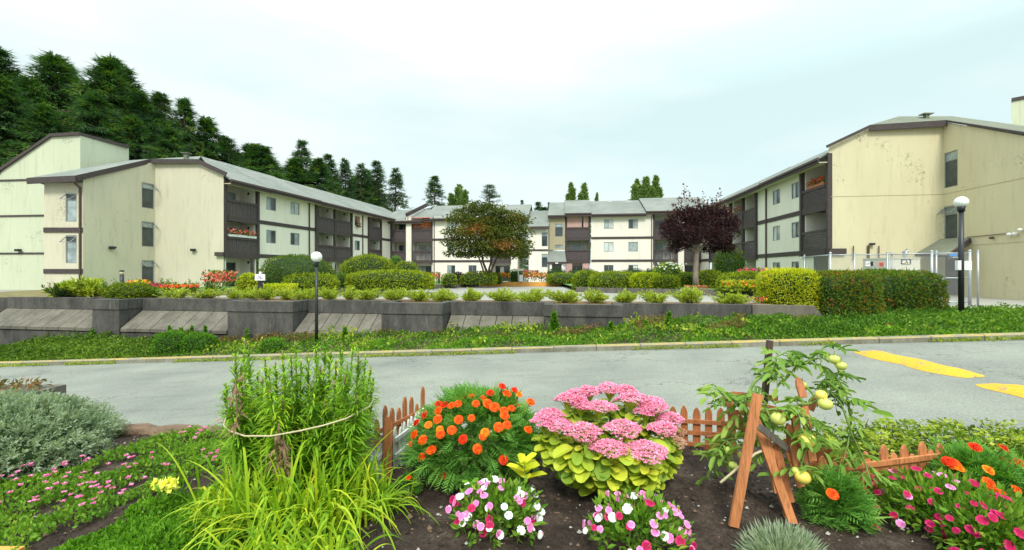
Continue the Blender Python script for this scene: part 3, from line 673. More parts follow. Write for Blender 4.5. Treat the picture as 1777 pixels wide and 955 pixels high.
build_each(q, 'wooden_screen', M['pinkcurtain'], CB, 36)

# ---- right wing
RB = empty('apartment_building', (19, 33, G0), 'three storey apartment wing on the right, its yellow cream gable end beside a lamp post', 'apartment building', 'apartment wings round the courtyard')
fr = Fr((15.53 + .128 * 24.9, 24.9), (15.53 + .128 * 49.5, 49.5), (-1, 0)); s = lambda px, d=0: fr.px(px, d)
W = QM(); T = QM(); ER = 6.95
for (pa, pb) in ((1392, 1432), (1289.5, 1308.5), (1268.5, 1286.5), (1232, 1245.5)):
    a0, a1 = sorted((s(pa), s(pb)))
    for z, zt in ((F3, ER), (F2, F3 - .2), (G0, F2 - .2)):
        balcony(fr, a0, a1, 0, z, zt, RB, W, door='dd', ground=(z == G0), horiz=True)
    for a in (a0, a1):
        for z, zt in ((F3, ER), (F2, F3 - .2), (G0, F2 - .2)): fr.box(W, a - .06, a + .06, -1.6, -.2, z, zt)
for px in (1436, 1389.5, 1310.5, 1288, 1266, 1247, 1231): bar_post(fr, s(px), 0, F2 - .38, ER, RB, .22)
D2 = -.15
for pa, pb, ws in ((1312, 1388, [((1341, 1353.5), ('dc', 'cb', 'dc')), ((1373.5, 1387), ('dc', 'dc', 'dc'))]), (1248, 1265, []), (1214, 1230, [])):
    ws2 = [((a, min(b, 1386.4)), tuple(x)) for (a, b), x in ws]
    a0, a1 = wall_bay(pa, pb, ws2, fr=fr, Wq=W, B=RB, D=D2, zs=((F3, ER), (F2, F3), (G0, F2)))
    for z in (F3, F2): fr.box(T, a0, a1, D2 - .05, D2 + .045, z - .28, z + .02)
# ground storey wall continues under the corner balcony
fr.wall(W, s(1412, D2 + .0), s(1388, D2), D2, G0, F2 - .4)
fr.box(T, 0, s(1436), -.1, .06, F2 - .38, F2)
build_each(T, 'floor_band', M['wood'], RB)
for px in (1327, 1256): downspout(fr, s(px), D2, G0, ER - .45, RB)
main_roof(fr, [(0, s(1332), 0), (s(1332), s(1266), -.04), (s(1266), fr.L + 5, 0)], RB, ER - .25, 9.42, rd=-5.4, over=.55, hip=2.3)
A = np.array((18.72, 24.86)); Bp = np.array((24.7, 24.1)); Cp = np.array((23.94, 18.1)); M1 = A + (Bp - A) * .36
W2 = QM(); W2.addn([gpt(A, G0), gpt(M1, G0), gpt(M1, 8.38), gpt(A, 7.30)], (0, -1, 0)); W2.addn([gpt(M1, G0), gpt(Bp, G0), gpt(Bp, 8.36), gpt(M1, 8.38)], (0, -1, 0))
h1 = Fr(A, Bp, (0, -1)); h2 = Fr(Bp, Cp, (-1, 0)); h3 = Fr(Cp, Cp + np.array((6, -.8)), (0, -1))
ops = []
for (ya, yb) in ((263, 325), (357, 415)):
    a0, a1 = sorted((h2.px(1638.5), h2.px(1662))); Y = h2.y((a0 + a1) / 2); ops.append((a0, a1, (HY - yb) / F * Y, (HY - ya) / F * Y))
dr = (h2.px(1637), h2.px(1666), G0 + .02, .75)
tall_wall(W2, h2, h2.L, 8.54, 5.46, G0, ops + [(min(dr[:2]), max(dr[:2]), dr[2], dr[3])])
window(h2, *ops[0][:2], 0, *ops[0][2:], RB, 'dc', vertical=False, awning=None); window(h2, *ops[1][:2], 0, *ops[1][2:], RB, 'dc', vertical=False, awning=.26)
q = QM(); h2.box(q, min(dr[:2]) + .03, max(dr[:2]) - .03, -.13, -.08, dr[2] + .02, dr[3] - .03); h2.box(q, min(dr[:2]) + .25, max(dr[:2]) - .2, -.078, -.07, .0, .6, 1); q.build('side_door', [M['slate'], M['glass']], RB)
h3.wall(W2, 0, h3.L, 0, G0, 5.3)
W.build('wall', M['ivory'], RB, recalc=False); W2.build('gable_wall', M['cream2'], RB, recalc=False)
T = QM()
Af, Mf, Bf = (18.45, 24.66, 7.35), (20.75, 24.4, 8.45), (24.58, 23.80, 8.52); Cf = (23.7, 17.6, 5.45); R0 = fr.p(2.3, -5.4, 9.725); R1 = (28.0, 26.8, 9.85); R2 = (31, 20, 6.0); R3 = (30.5, 17.0, 5.4)
edge(T, Af, Mf, .16); edge(T, Mf, Bf, .34); edge(T, Bf, Cf, .10); edge(T, Cf, R3, .3)
h1.box(T, -.05, .85, -.06, .2, .98, 1.30)
build_each(T, 'trim', M['wood'], RB)
q = QM(); U = fr.p(2.2, .3, 7.4)
roof_plane(q, [Mf, Bf, R1, R0]); roof_plane(q, [Bf, Cf, R3, R2, R1]); roof_plane(q, [R1, R2, (34, 26, 6)])
q.build('hip_roof', M['roof2'], RB)
q = QM(); q.box(25.6, 25.8, 26.0, 26.2, 9.2, 9.68); q.box(25.4, 26.0, 25.9, 26.3, 9.68, 9.74); q.build('roof_vent', M['roof2'], RB)
# stucco joint
q = QM(); h1.box(q, .1, h1.L, .0, .012, 4.36, 4.385); h2.box(q, 0, h2.L, 0, .012, 4.36, 4.385); h2.box(q, 0, h2.L, 0, .012, 1.35, 1.37); build_each(q, 'wall_joint', M['tan'], RB)
# porch canopy tucked into the corner
q = QM(); pr = [(22.9, 22.6, 1.02), (24.5, 22.1, 1.72), (24.35, 20.6, 1.66), (24.3, 20.0, 1.58), (23.35, 20.3, .92)]
PO = [tuple(P(1588, 440.5, 24.0)), tuple(P(1632, 415, 24.0)), tuple(P(1682, 413, 22.5)), tuple(P(1641, 443, 21.6))]; roof_plane(q, PO, .10); q.build('porch_roof', M['roof2'], RB)
q = QM(); edge(q, np.subtract(PO[3], (0, .06, .02)), np.subtract(PO[2], (0, .06, .02)), .26, .06); edge(q, PO[0], PO[3], .12, .06); q.build('porch_fascia', M['wood'], RB)
# conduit, flood lamps and, in brown, a security camera
q = QM(); ks = [h2.p(h2.px(1680), .05, 1.75), h2.p(h2.px(1682), .05, 1.80), h2.p(h2.px(1756), .05, 1.82)]
for i in range(2): q.bar(ks[i], ks[i + 1], .03, .03)
q.build('conduit', M['gutter'], RB)
for (px, py, w) in ((1725, 413, .09), (1756, 407, .11), (1766, 406, .11), (1775, 399, .1)):
    a = h2.px(px); Y = h2.y(a); z = (HY - py) / F * Y; q = QM(); c = np.array(h2.p(a, .12, z)); q.ell(c, (w, w, w * .8), 10, 6); q.bar(h2.p(a, 0, z), h2.p(a, .12, z), .05, .05)
    q.build('wall_fixture', M['gutter' if px == 1725 else 'white'], RB, smooth=True)
for px, py in ((1511, 424), ):
    a = h1.px(px); z = (HY - py) / F * h1.y(a); q = QM(); h1.box(q, a - .1, a + .12, .01, .2, z - .06, z + .06); q.build('wall_lamp', M['black'], RB)
q = QM()
for px, y0, y1, w in ((1505, 451, 426, .08), (1479, 452, 427, .04), (1523, 452, 427, .04)):
    a = h1.px(px); Y = h1.y(a); q.bar(h1.p(a, .1, (HY - y0) / F * Y), h1.p(a, .1, (HY - y1) / F * Y), w, w)
build_each(q, 'exhaust_pipe', M['gutter'], RB)
# box behind at the right edge
XB = empty('apartment_building', (38, 33, G0), 'pale stair tower rising behind the roof at the right edge', 'apartment building')
q = QM(); xb = [(35.6, 30), (41, 29.4), (46, 35), (42.6, 35.6)]
zt = [12.15, 13.1, 13.1, 12.15]
for i in range(4): j = (i + 1) % 4; q.add([(*xb[i], G0), (*xb[j], G0), (*xb[j], zt[j]), (*xb[i], zt[i])])
q.build('wall', M['pale'], XB)
q = QM(); roof_plane(q, [(xb[0][0] - .1, xb[0][1] - .1, zt[0] + .12), (xb[1][0], xb[1][1] - .1, zt[1] + .12), (*xb[2], zt[2] + .12), (*xb[3], zt[3] + .12)], .2); q.build('roof', M['wood'], XB)

# flower boxes on balconies
flowers_on(fl, fl.px(397), fl.px(445), .0, F2 + 1.2, 260, ['fl_red', 'fl_pink', 'fl_coral'], 'long row of potted pink geraniums on the middle corner balcony, left wing', 'white', 1)
flowers_on(fr, fr.px(1430), fr.px(1402), .0, F3 + 1.2, 160, ['fl_red', 'fl_red'], 'terracotta box of red geraniums on the top corner balcony of the right wing', 'terracotta', 2)
flowers_on(fr, fr.px(1286), fr.px(1272), .0, F3 + 1.2, 110, ['fl_pink', 'fl_magenta'], 'pink flower box on the top balcony above the purple tree', 'gutter', 3)
flowers_on(fl, fl.px(646), fl.px(660), .15, F3 + 1.9, 110, ['fl_pink', 'fl_coral'], 'hanging pink flower basket on the top balcony nearest the inner corner', 'gutter', 4)
flowers_on(fc, fc.px(716), fc.px(747), .0, F3 + 1.2, 160, ['fl_red', 'fl_red', 'fl_white'], 'red flower row on the railing below the orange blinds', 'gutter', 5)
flowers_on(fl, fl.px(619), fl.px(625), .1, F3 + .80, 50, ['fl_coral', 'fl_white'], 'small box of coral flowers under the orange curtained window', 'gutter', 6)
# ------------------------------------------------------------------ retaining wall
RW = empty('retaining_wall', (-3, 12.7, -2.2), 'long dark stained concrete retaining wall with sloping slab panels below the courtyard', 'wall')
ZT = -.935; FD = .72
def foot(x): return road_z(x) - .15
def wpx(px, d=0): return WL.px(px, d)
# forward bays (vertical) and set-back bays with slabs, by picture position of their edges
fwd = [(160, 207), (395, 508), (662, 768), (945, 1081)]
back = [(12, 160), (207, 395), (508, 662), (768, 945), (1081, 1306)]
def slab_strip(q, a0, a1, d0, d1, z0a, z0b, z1, m=0): WL.box(q, a0, a1, d0, d1, min(z0a, z0b), z1, m)
edges = []
for k, (pa, pb) in enumerate(fwd):
    a0, a1 = wpx(pa, FD), wpx(pb, FD); q = QM(); x = WL.p(a0, 0, 0)[0]
    WL.box(q, a0, a1, -.02, FD, foot(x) - .3, ZT - .318)
    q.build('wall_bay', M['conc'], RW)
    q = QM(); WL.box(q, a0 - .03, a1 + .03, FD - .25, FD + .035, ZT - .315, ZT); WL.box(q, a0 - .03, a0 + .22, -.25, FD - .26, ZT - .315, ZT); WL.box(q, a1 - .22, a1 + .03, -.25, FD - .26, ZT - .315, ZT)
    q.build('parapet', M['conc'], RW); edges.append((a0, a1))
ends = [wpx(12)] + [e for ed in edges for e in ed] + [wpx(1306)]
for k in range(5):
    a0, a1 = ends[2 * k], ends[2 * k + 1]; x0 = WL.p(a0, 0, 0)[0]
    q = QM(); WL.box(q, a0 + .03, a1 - .03, -.22, .0, ZT - .40, ZT - .002); q.build('parapet', M['conc'], RW)
    # sloping precast slabs
    n = 7 if k < 3 else 6 if k == 3 else 7
    zlo = max(-1.86, foot(x0) + .42); L = a1 - a0
    q = QM(); sk = .0
    for i in range(n):
        b0, b1 = a0 + .035 + (L - .07) * i / n + .01, a0 + .035 + (L - .07) * (i + 1) / n - .01
        top = [WL.p(b0, .02, ZT - .41), WL.p(b1, .02, ZT - .41)]; low = [WL.p(b1, FD, zlo), WL.p(b0, FD, zlo)]
        t = [top[0], top[1], low[0], low[1]]; q.hexa([tuple(np.subtract(p_, (0, 0, .10))) for p_ in t] + t)
    q.build('sloped_slab', M['slab'], RW)
    q = QM(); WL.box(q, a0 + .03, a1 - .03, -.02, FD - .04, foot(x0) - .3, zlo - .14); 
    pa_, pb_ = [WL.p(a0 + .03, -.02, ZT - .4), WL.p(a0 + .03, FD - .05, zlo - .13), WL.p(a0 + .03, -.02, zlo - .13)], 0
    q.add(pa_); q.add([WL.p(a1 - .03, -.02, ZT - .4), WL.p(a1 - .03, FD - .05, zlo - .13), WL.p(a1 - .03, -.02, zlo - .13)])
    q.build('base_wall', M['conc'], RW)
q = QM(); a0 = wpx(1306); a1 = wpx(1432)
q.hexa([WL.p(a0, -.2, -1.7), WL.p(a1 + .3, -.2, -1.7), WL.p(a1 + .3, .0, -1.7), WL.p(a0, 0, -1.7), WL.p(a0, -.2, ZT), WL.p(a1 - .25, -.2, ZT - .02), WL.p(a1 - .25, 0, ZT - .02), WL.p(a0, 0, ZT)]); q.build('end_wall', M['slab'], RW)
# left return: block screen of the parkade and its mossy roof
LP = empty('parkade_wall', (-20, 16, -2.9), 'low concrete parkade wall with a screen of pierced blocks at the left edge', 'wall')
q = QM(); a0, a1 = wpx(-170), wpx(12); WL.box(q, a0, a1, -.5, -.25, -1.5, -.98); WL.box(q, a0, a1, -.5, -.3, -3.6, -2.9); q.build('wall', M['conc'], LP)
q = QM(); ax = np.arange(a0, a1, .34)
for x in ax: WL.box(q, x, x + .07, -.45, -.3, -2.9, -1.5)
for z in np.arange(-2.9, -1.4, .28): WL.box(q, a0, a1, -.43, -.32, z, z + .06)
q.build('block_screen', M['conc'], LP)
q = QM(); WL.box(q, a0, a1, -.9, -.85, -3.5, -1.4); q.build('shade_backing', M['black'], LP)  # black sheet stands in for the unlit space behind the screen
M['moss'] = solid('mossy_gravel_roof', (.17, .14, .05), .95, .45, 3, .5, 20)
q = QM(); q.add([WL.p(a0, -.26, -.975), WL.p(wpx(75), -.26, -.975), WL.p(wpx(95), -4.5, -.80), WL.p(a0, -9, -.80)]); q.build('gravel_roof', M['moss'], LP)

# planting strip on top of the wall
q = QM(); xs = np.linspace(wpx(60), wpx(1420), 40)
for a, b_ in zip(xs[:-1], xs[1:]):
    q.add([WL.p(a, -.2, ZT - .06), WL.p(b_, -.2, ZT - .06), WL.p(b_, -1.5, ZT - .05), WL.p(a, -1.5, ZT - .05)]); q.add([WL.p(a, -1.5, ZT - .05), WL.p(b_, -1.5, ZT - .05), WL.p(b_, -1.75, G0), WL.p(a, -1.75, G0)])
for b_, in [(edges[i],) for i in range(4)]: q.add([WL.p(b_[0] + .2, FD - .24, ZT - .06), WL.p(b_[1] - .2, FD - .24, ZT - .06), WL.p(b_[1] - .2, -.21, ZT - .06), WL.p(b_[0] + .2, -.21, ZT - .06)])
M['mulch'] = solid('bark_mulch', (.20, .12, .06), .95, .5, 10, .6, 30)
q.build('planting_soil', M['mulch'], kind='structure')

# ------------------------------------------------------------------ vegetation builders
def bumps(d, k, seed):
    r = np.random.default_rng(seed); o = np.zeros(len(d))
    for i in range(6):
        w = r.normal(size=3) * k * (1 + .5 * i); o += np.sin(d @ w + r.uniform(0, 6.28)) / (1 + .6 * i)
    return o / 2.2
def hedge(label, px0, px1, ytop, ybot, Y, fol='hedge', cat='hedge', name='clipped_shrub', depth=None, p=2.6, n=None, leaf=.105, zb=None, amp=.06, k=3, seed=None, group=None, flat=.0, wisps=0, skew=0, tints=None):
    """clipped shrub: a dense shell of small leaves over a solid core coloured dark for the shade inside, measured from its picture box"""
    seed = seed or int(px0 * 7 + Y); r = np.random.default_rng(seed)
    a = (px1 - px0) / 2 / F * Y; xc = ((px0 + px1) / 2 - CX) / F * Y; zt_ = (HY - ytop) / F * Y; z0 = (HY - ybot) / F * Y if zb is None else zb
    b_ = depth / 2 if depth else a * .7; yc = Y + b_ * .5
    h = zt_ - z0; c = np.array([xc, yc, z0 + h * .36]); rad = np.array([a, b_, h * .64])
    n = n or int(min(9000, 900 + (a * b_ + a * h) * 900))
    d = unit(r.normal(size=(int(n * 1.5), 3))); rr = (np.abs(d[:, 0]) ** p + np.abs(d[:, 1]) ** p + np.abs(d[:, 2]) ** p) ** (-1 / p)
    # sample directions in scaled space for an even cover
    bm_ = 1 + amp * bumps(d * 2, k, seed)
    pos = c + d * (rr * bm_)[:, None] * rad; keep = pos[:, 2] > z0 - .02; pos = pos[keep][:n]; d = d[keep][:n]; m_ = len(pos)
    nrm = unit(d / rad)
    pos = pos - nrm * r.uniform(0, .13, (m_, 1)) * min(1, a)
    ax = unit(nrm * .55 + r.normal(size=(m_, 3)) * .55 + (0, 0, .25))
    q = QM(); leaves(q, pos, ax, leaf * 1.25, leaf * .55, np.clip((tints if tints is not None else .5) + r.normal(0, .26, m_), 0, 1), 0, r)
    root = empty(name, (xc, yc, z0), label, cat, group)
    if wisps:
        wv = unit(r.normal(size=(wisps, 3)) * (.5, .5, .1) + (0, 0, 1)); i = r.integers(0, m_, wisps); i = i[nrm[i, 2] > .3]
        leaves(q, pos[i], wv[:len(i)], leaf * 2.4, leaf * .5, .7, 0, r)
    q.build('foliage', M['fol_' + fol], root)
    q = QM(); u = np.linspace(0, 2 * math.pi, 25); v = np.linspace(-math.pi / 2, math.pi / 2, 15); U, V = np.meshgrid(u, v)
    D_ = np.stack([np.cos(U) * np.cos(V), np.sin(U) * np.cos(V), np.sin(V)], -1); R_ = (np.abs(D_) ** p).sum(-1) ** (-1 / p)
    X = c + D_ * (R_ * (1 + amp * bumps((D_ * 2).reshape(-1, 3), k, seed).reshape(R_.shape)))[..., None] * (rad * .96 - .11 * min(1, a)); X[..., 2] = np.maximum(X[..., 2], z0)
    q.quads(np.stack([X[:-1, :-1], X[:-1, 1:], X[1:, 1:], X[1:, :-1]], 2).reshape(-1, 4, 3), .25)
    q.build('shade_core', M['fol_dark'], root, smooth=True)  # closed dark surface, its colour standing in for shaded gaps between the leaves
    return root
def tuft(label, px0, px1, ytop, Y, zb, fol='heather', name='heather_shrub', cat='shrub', group=None, n=700, leaf=.10, seed=None, spread=1.0):
    """loose upright shrub: many short stems fanning out of the soil, each with narrow leaves"""
    seed = seed or int(px0 * 3 + 5); r = np.random.default_rng(seed)
    a = (px1 - px0) / 2 / F * Y * (1.12 if fol == 'heather' and leaf < .1 else 1); xc = ((px0 + px1) / 2 - CX) / F * Y; h = (HY - ytop) / F * Y - zb
    root = empty(name, (xc, Y, zb), label, cat, group); q = QM(); st = QM()
    skw = r.uniform(-.35, .35); hv = r.uniform(.72, 1.05, 6) if leaf < .1 else np.ones(6); k = max(14, int(26 * a / .3)); nb = max(1, int(a / .35))
    bx = xc + (r.integers(0, nb, k) - (nb - 1) / 2) * (2 * a / max(1, nb)) * .8 + r.normal(0, .03, k)
    for i in range(k):
        th = r.uniform(-1, 1); tip = np.array([xc + th * a * r.uniform(.55, 1), Y + r.uniform(-1, 1) * min(a, .4), zb + h * (1 - .35 * abs(th - skw) ** 2) * r.uniform(.6, 1.05) * hv[int((th + 1) * 2.99)]])
        b0 = np.array([bx[i] if nb > 1 else xc + r.normal(0, .03), Y + r.normal(0, .03), zb]); 
        if nb > 1: tip[0] = np.clip(b0[0] + r.normal(0, .2), xc - a, xc + a)
        mid = (b0 + tip) / 2 + (0, 0, -.04 * h); pts = np.array([b0, mid, tip]); st.tube(pts, [.008, .006, .003], 3)
        m_ = n // k; t = r.uniform(.3, 1.02, m_); p_ = np.where(t[:, None] < .5, b0 + (mid - b0) * t[:, None] * 2, mid + (tip - mid) * (t[:, None] * 2 - 1)) + r.normal(0, .022, (m_, 3))
        leaves(q, p_, unit(tip - b0) * .8 + r.normal(0, .45, (m_, 3)), leaf, leaf * .33, np.clip(.6 + r.normal(0, .22, m_) + .25 * (t - .6), 0, 1), 0, r)
    q.build('foliage', M['fol_' + fol], root); st.build('stems', M['bark'], root); return root
M['bark'] = solid('bark', (.12, .085, .06), .95, .4, 8, .8, 30, vscale=(1, 1, .3))
M['paletrunk'] = solid('pale_bark', (.26, .21, .17), .95, .35, 6, .8, 30, vscale=(1, 1, .4))

# ------------------------------------------------------------------ conifers behind the buildings
def conifer_mesh(kind, seed, H=10.0):
    r = np.random.default_rng(seed); q = QM(); tr = QM()
    lean = r.normal(0, .02, 2)
    def ax(z): return np.array([lean[0] * z + .05 * math.sin(z * .9 + seed), lean[1] * z, z])
    tr.tube([ax(z) for z in np.linspace(0, H * .97, 9)], np.linspace(.19, .015, 9) * H / 10, 7)
    nb = 400 if kind == 'cedar' else 270 if kind == 'fir' else 150
    for i in range(nb):
        t = r.beta(1.1, 1.0) if i > 44 else r.uniform(.80, .995); z = H * (.06 + .93 * t)
        if kind == 'cedar':
            L = H * .265 * (1 - t) ** .96 * r.uniform(.5, 1.25) + .08; up, dr, spr = .42, .60, 70
        elif kind == 'fir':
            L = H * .25 * (1 - t) ** .85 * r.uniform(.55, 1.2) + .08; up, dr, spr = .12, .32, 52
        else:
            L = H * .26 * (1 - t) ** .9 * r.uniform(.4, 1.35) + .12; up, dr, spr = .28, .12, 34
        th = r.uniform(0, 6.283); L *= 1 + .20 * math.sin(th * 2 + t * 7 + seed) + .05 * math.sin(th * 5 - t * 17 + seed * 2); hd = np.array([math.cos(th), math.sin(th), 0]); sd_ = np.array([-hd[1], hd[0], 0])
        m_ = int(spr * (.35 + .65 * min(1, L / (H * .15)))); u = r.uniform(.05, 1.03, m_) ** .75
        base = ax(z)
        def path(u): return base + hd * (L * u)[:, None] + np.array([0, 0, 1.]) * (L * (up * u - dr * u * u))[:, None]
        wid = L * .30 * (1 - u * .75)
        off = r.uniform(-1, 1, m_)
        p_ = path(u) + sd_ * (off * wid)[:, None] + np.array([0, 0, 1.]) * (-abs(off) * wid * (.5 if kind == 'cedar' else .15) + r.normal(0, .06, m_))[:, None]
        if kind == 'cedar': a_ = hd * .5 + sd_ * (off * .5)[:, None] + r.normal(0, .3, (m_, 3)) + (0, 0, -.75 + .7 * (t > .9))
        elif kind == 'fir': a_ = hd * .8 + sd_ * (np.sign(off) * .7)[:, None] + r.normal(0, .22, (m_, 3)) + (0, 0, -.18)
        else: a_ = hd * .8 + sd_ * (np.sign(off) * .6)[:, None] + r.normal(0, .3, (m_, 3)) + (0, 0, .25)
        br = r.normal(0, .20)
        ln = (.19 if kind == 'cedar' else .20) * H / 10
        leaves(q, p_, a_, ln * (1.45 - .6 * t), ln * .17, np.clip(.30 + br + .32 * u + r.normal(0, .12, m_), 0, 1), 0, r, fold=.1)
        m2 = 7; tp = path(np.full(m2, 1.0)) + r.normal(0, .05 * L + .02, (m2, 3)); leaves(q, tp, hd + r.normal(0, .35, (m2, 3)) + (0, 0, .1 if t > .6 else -.35), ln * 1.5, ln * .12, np.clip(.5 + br + r.normal(0, .1, m2), 0, 1), 0, r)
        pp = path(np.linspace(0, .95, 4)); tr.tube(pp, np.array([.022, .016, .01, .004]) * H / 10 * (1 + L), 3)
    lead = np.array([ax(H * .95)] * 10) + r.normal(0, .02, (10, 3)); leaves(q, lead, r.normal(0, .3, (10, 3)) + (0, 0, 1), .45, .04, .5, 0, r)
    mf = {'cedar': 'cedar', 'fir': 'fir', 'pine': 'fir'}[kind]
    return q.mesh('crown', [M['fol_' + mf]]), tr.mesh('trunk', [M['bark']], smooth=True)
CM = {k: [conifer_mesh(k, sd_) for sd_ in sds] for k, sds in dict(cedar=(1, 2, 3), fir=(4, 5, 6), pine=(7,)).items()}
def place_tree(name, meshes, px, ytop, Y, wscale, label, cat, group=None, zb=G0 - .3, H=10.0, rot=None):
    h = (HY - ytop) / F * Y - zb; x = (px - CX) / F * Y
    o = empty(name, (x, Y, zb), label, cat, group); s_ = h / H
    o.scale = (s_ * wscale, s_ * wscale, s_); o.rotation_euler = (0, 0, rng.uniform(0, 6.28) if rot is None else rot)
    for nm, me in zip(('crown', 'trunk'), meshes):
        c = bpy.data.objects.new(nm, me); C.objects.link(c); c.parent = o
    return o
trees = [(-52, 70, 47, 'cedar', 1.05), (-5, 82, 48, 'cedar', 1.0), (40, 122, 47, 'cedar', 1.0), (84, 88, 50, 'cedar', 1.05), (112, 108, 55, 'cedar', .95), (143, 88, 50, 'cedar', 1.0), (188, 108, 52, 'cedar', .95), (217, 116, 54, 'cedar', .9), (250, 150, 53, 'cedar', .9),
         (281, 163, 56, 'cedar', .85), (316, 170, 57, 'cedar', .8), (345, 225, 58, 'cedar', .9), (366, 203, 60, 'cedar', .8), (392, 238, 62, 'cedar', .85), (418, 242, 60, 'cedar', .85), (440, 250, 63, 'cedar', .8), (464, 254, 62, 'cedar', .85), (492, 275, 64, 'cedar', .9),
         (528, 243, 66, 'fir', .85), (508, 272, 68, 'fir', .8), (553, 280, 66, 'cedar', .9), (573, 266, 70, 'fir', .8), (601, 273, 72, 'fir', .8), (622, 280, 70, 'fir', .85), (655, 277, 74, 'fir', .8), (640, 292, 78, 'fir', .7), (687, 288, 74, 'fir', .85), (751, 304, 72, 'fir', 1.0), (849, 318, 72, 'pine', .95),
         (60, 150, 44, 'cedar', 1.15), (165, 165, 46, 'cedar', 1.15), (10, 170, 43, 'cedar', 1.15), (120, 190, 44, 'cedar', 1.1), (235, 200, 48, 'cedar', 1.1), (300, 222, 52, 'cedar', 1.1), (590, 315, 66, 'fir', 1.0), (480, 300, 58, 'cedar', 1.1), (430, 290, 56, 'cedar', 1.1), (540, 318, 60, 'cedar', 1.0),
         (355, 250, 64, 'cedar', 1.1), (405, 262, 66, 'cedar', 1.1), (450, 275, 68, 'cedar', 1.1), (480, 283, 70, 'cedar', 1.1), (515, 292, 70, 'cedar', 1.1), (560, 300, 74, 'cedar', 1.1), (612, 308, 76, 'cedar', 1.1), (632, 318, 72, 'cedar', 1.1), (668, 318, 80, 'cedar', .9), (325, 235, 60, 'cedar', 1.1)]
for i, (px, yt, Y, kd, w) in enumerate(trees):
    ms = CM[kd]; me = ms[i % len(ms)]
    lab = {'cedar': 'dense drooping dark green cedar in the tall tree row behind the left wing', 'fir': 'layered green fir behind the inner corner of the left wing', 'pine': 'open branched conifer rising behind the centre wing roof, left of the stair tower'}[kd]
    if px == 751: lab = 'lone open fir rising above the centre wing roof, left of the pale willow'
    if px == 687: lab = 'slim fir at the right end of the dark conifer row'
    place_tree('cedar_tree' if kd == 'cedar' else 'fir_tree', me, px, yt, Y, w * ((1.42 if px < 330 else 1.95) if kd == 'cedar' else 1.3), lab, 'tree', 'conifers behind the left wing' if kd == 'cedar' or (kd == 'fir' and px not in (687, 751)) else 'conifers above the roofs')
for px, yt, Y, w, lab in ((905, 346, 110, .6, 'tiny thin fir top far behind the roof, left of the stair tower'), (934, 349, 100, 1.1, 'small dark fir just left of the stair tower roof notch'), (952, 350, 105, .6, 'small dark fir at the right end of the roof notch'), (942, 359, 95, 1.6, 'low dark fir filling the roof notch')):
    place_tree('fir_tree', CM['fir'][0], px, yt, Y, w, lab, 'tree', 'far fir tops above the centre roof')
def poplar_mesh(seed, H=10., cols=4, wide=1.0):
    r = np.random.default_rng(seed); q = QM(); tr = QM(); tr.tube([(0, 0, 0), (0, 0, H * .55)], [.22, .12], 7)
    for c in range(cols):
        th = r.uniform(0, 6.28); rad = wide * r.uniform(.4, 1.25) * (c > 0); b0 = np.array([0, 0, H * .08]); top = np.array([math.cos(th) * rad, math.sin(th) * rad, H * (1 if c == 0 else r.uniform(.78, .97))])
        tr.tube([b0, (b0 + top) / 2 + (top - b0) * (.0, .0, 0) + np.array([top[0] * .3, top[1] * .3, 0]), top], [.1, .06, .01], 4)
        n = 2400; u = r.uniform(.1, 1, n) ** .8; mid = (b0 + top) / 2 + np.array([top[0] * .3, top[1] * .3, 0])
        p_ = b0 * ((1 - u) ** 2)[:, None] + mid * (2 * u * (1 - u))[:, None] + top * (u ** 2)[:, None]
        w = .50 * wide * np.sin(np.pi * np.clip(u, .04, 1) ** .8) ** .7 + .04; gap = .5 + .5 * np.sin(u * 40 + th * 5)
        p_ += unit(r.normal(size=(n, 3)) * (1, 1, .3)) * (w * r.uniform(.3, 1.1, n))[:, None]
        leaves(q, p_, r.normal(0, .4, (n, 3)) + (0, 0, .8), .34, .15, np.clip(r.normal(.5, .22, n) + .15 * gap - .1, 0, 1), 0, r)
    return q.mesh('crown', [M['fol_poplar']]), tr.mesh('trunk', [M['bark']], smooth=True)
PM = [poplar_mesh(1, wide=.8, cols=6), poplar_mesh(2, wide=.42, cols=4), poplar_mesh(3, wide=.8, cols=7)]
for px, yt, Y, w, k, lab in ((797, 324, 75, 1.3, 0, 'pale leafy willow crown above the roof left of the green maple'), (991, 321, 90, 1.15, 1, 'pale poplar above the roof, left one of the near pair'), (1014, 322, 90, 1.3, 1, 'pale poplar above the roof, right one of the near pair'), (1036, 338, 95, .7, 1, 'small slim poplar tip beside the poplar pair'), (1106, 315, 95, 1.1, 1, 'pale poplar above the roof, left one of the right cluster'), (1121, 311, 93, 1.5, 2, 'broad pale poplar in the middle of the right cluster'), (1138, 309, 95, 1.2, 1, 'tallest pale poplar, right one of the right cluster')):
    place_tree('poplar_tree', PM[k], px, yt, Y, w, lab, 'tree', 'poplars beyond the centre wing')

# ------------------------------------------------------------------ courtyard beds and kerbs
M['lawn'] = solid('lawn', (.09, .20, .03), .95, .3, 5, .5, 60)
M['planterc'] = concrete('planter_concrete', (.17, .155, .13), (.09, .085, .075), .3)
BZ = -1.12
right_line = [(4.2, 27.6), (6.5, 26.2), (9.5, 24.6), (13.7, 22.6), (17.2, 20.6)]
left_line = [(-22, 21.8), (-14, 25.2), (-9.7, 26.9), (-7.0, 30.4), (-4.6, 34.6), (-2.9, 37.0)]
def bed(line, back, name, mk):
    q = QM(); pts = [(x, y, BZ) for x, y in line] + [(x, y, BZ) for x, y in back]; q.add(pts); q.build(name, M[mk], kind='structure')
bed(right_line, [(20, 26), (19, 44), (3, 44), (4.4, 37.4)], 'lawn', 'lawn'); bed([(x, y) for x, y in left_line], [(-4, 44), (-16, 46), (-19, 30), (-29, 26)], 'flower_bed_soil', 'lawn')
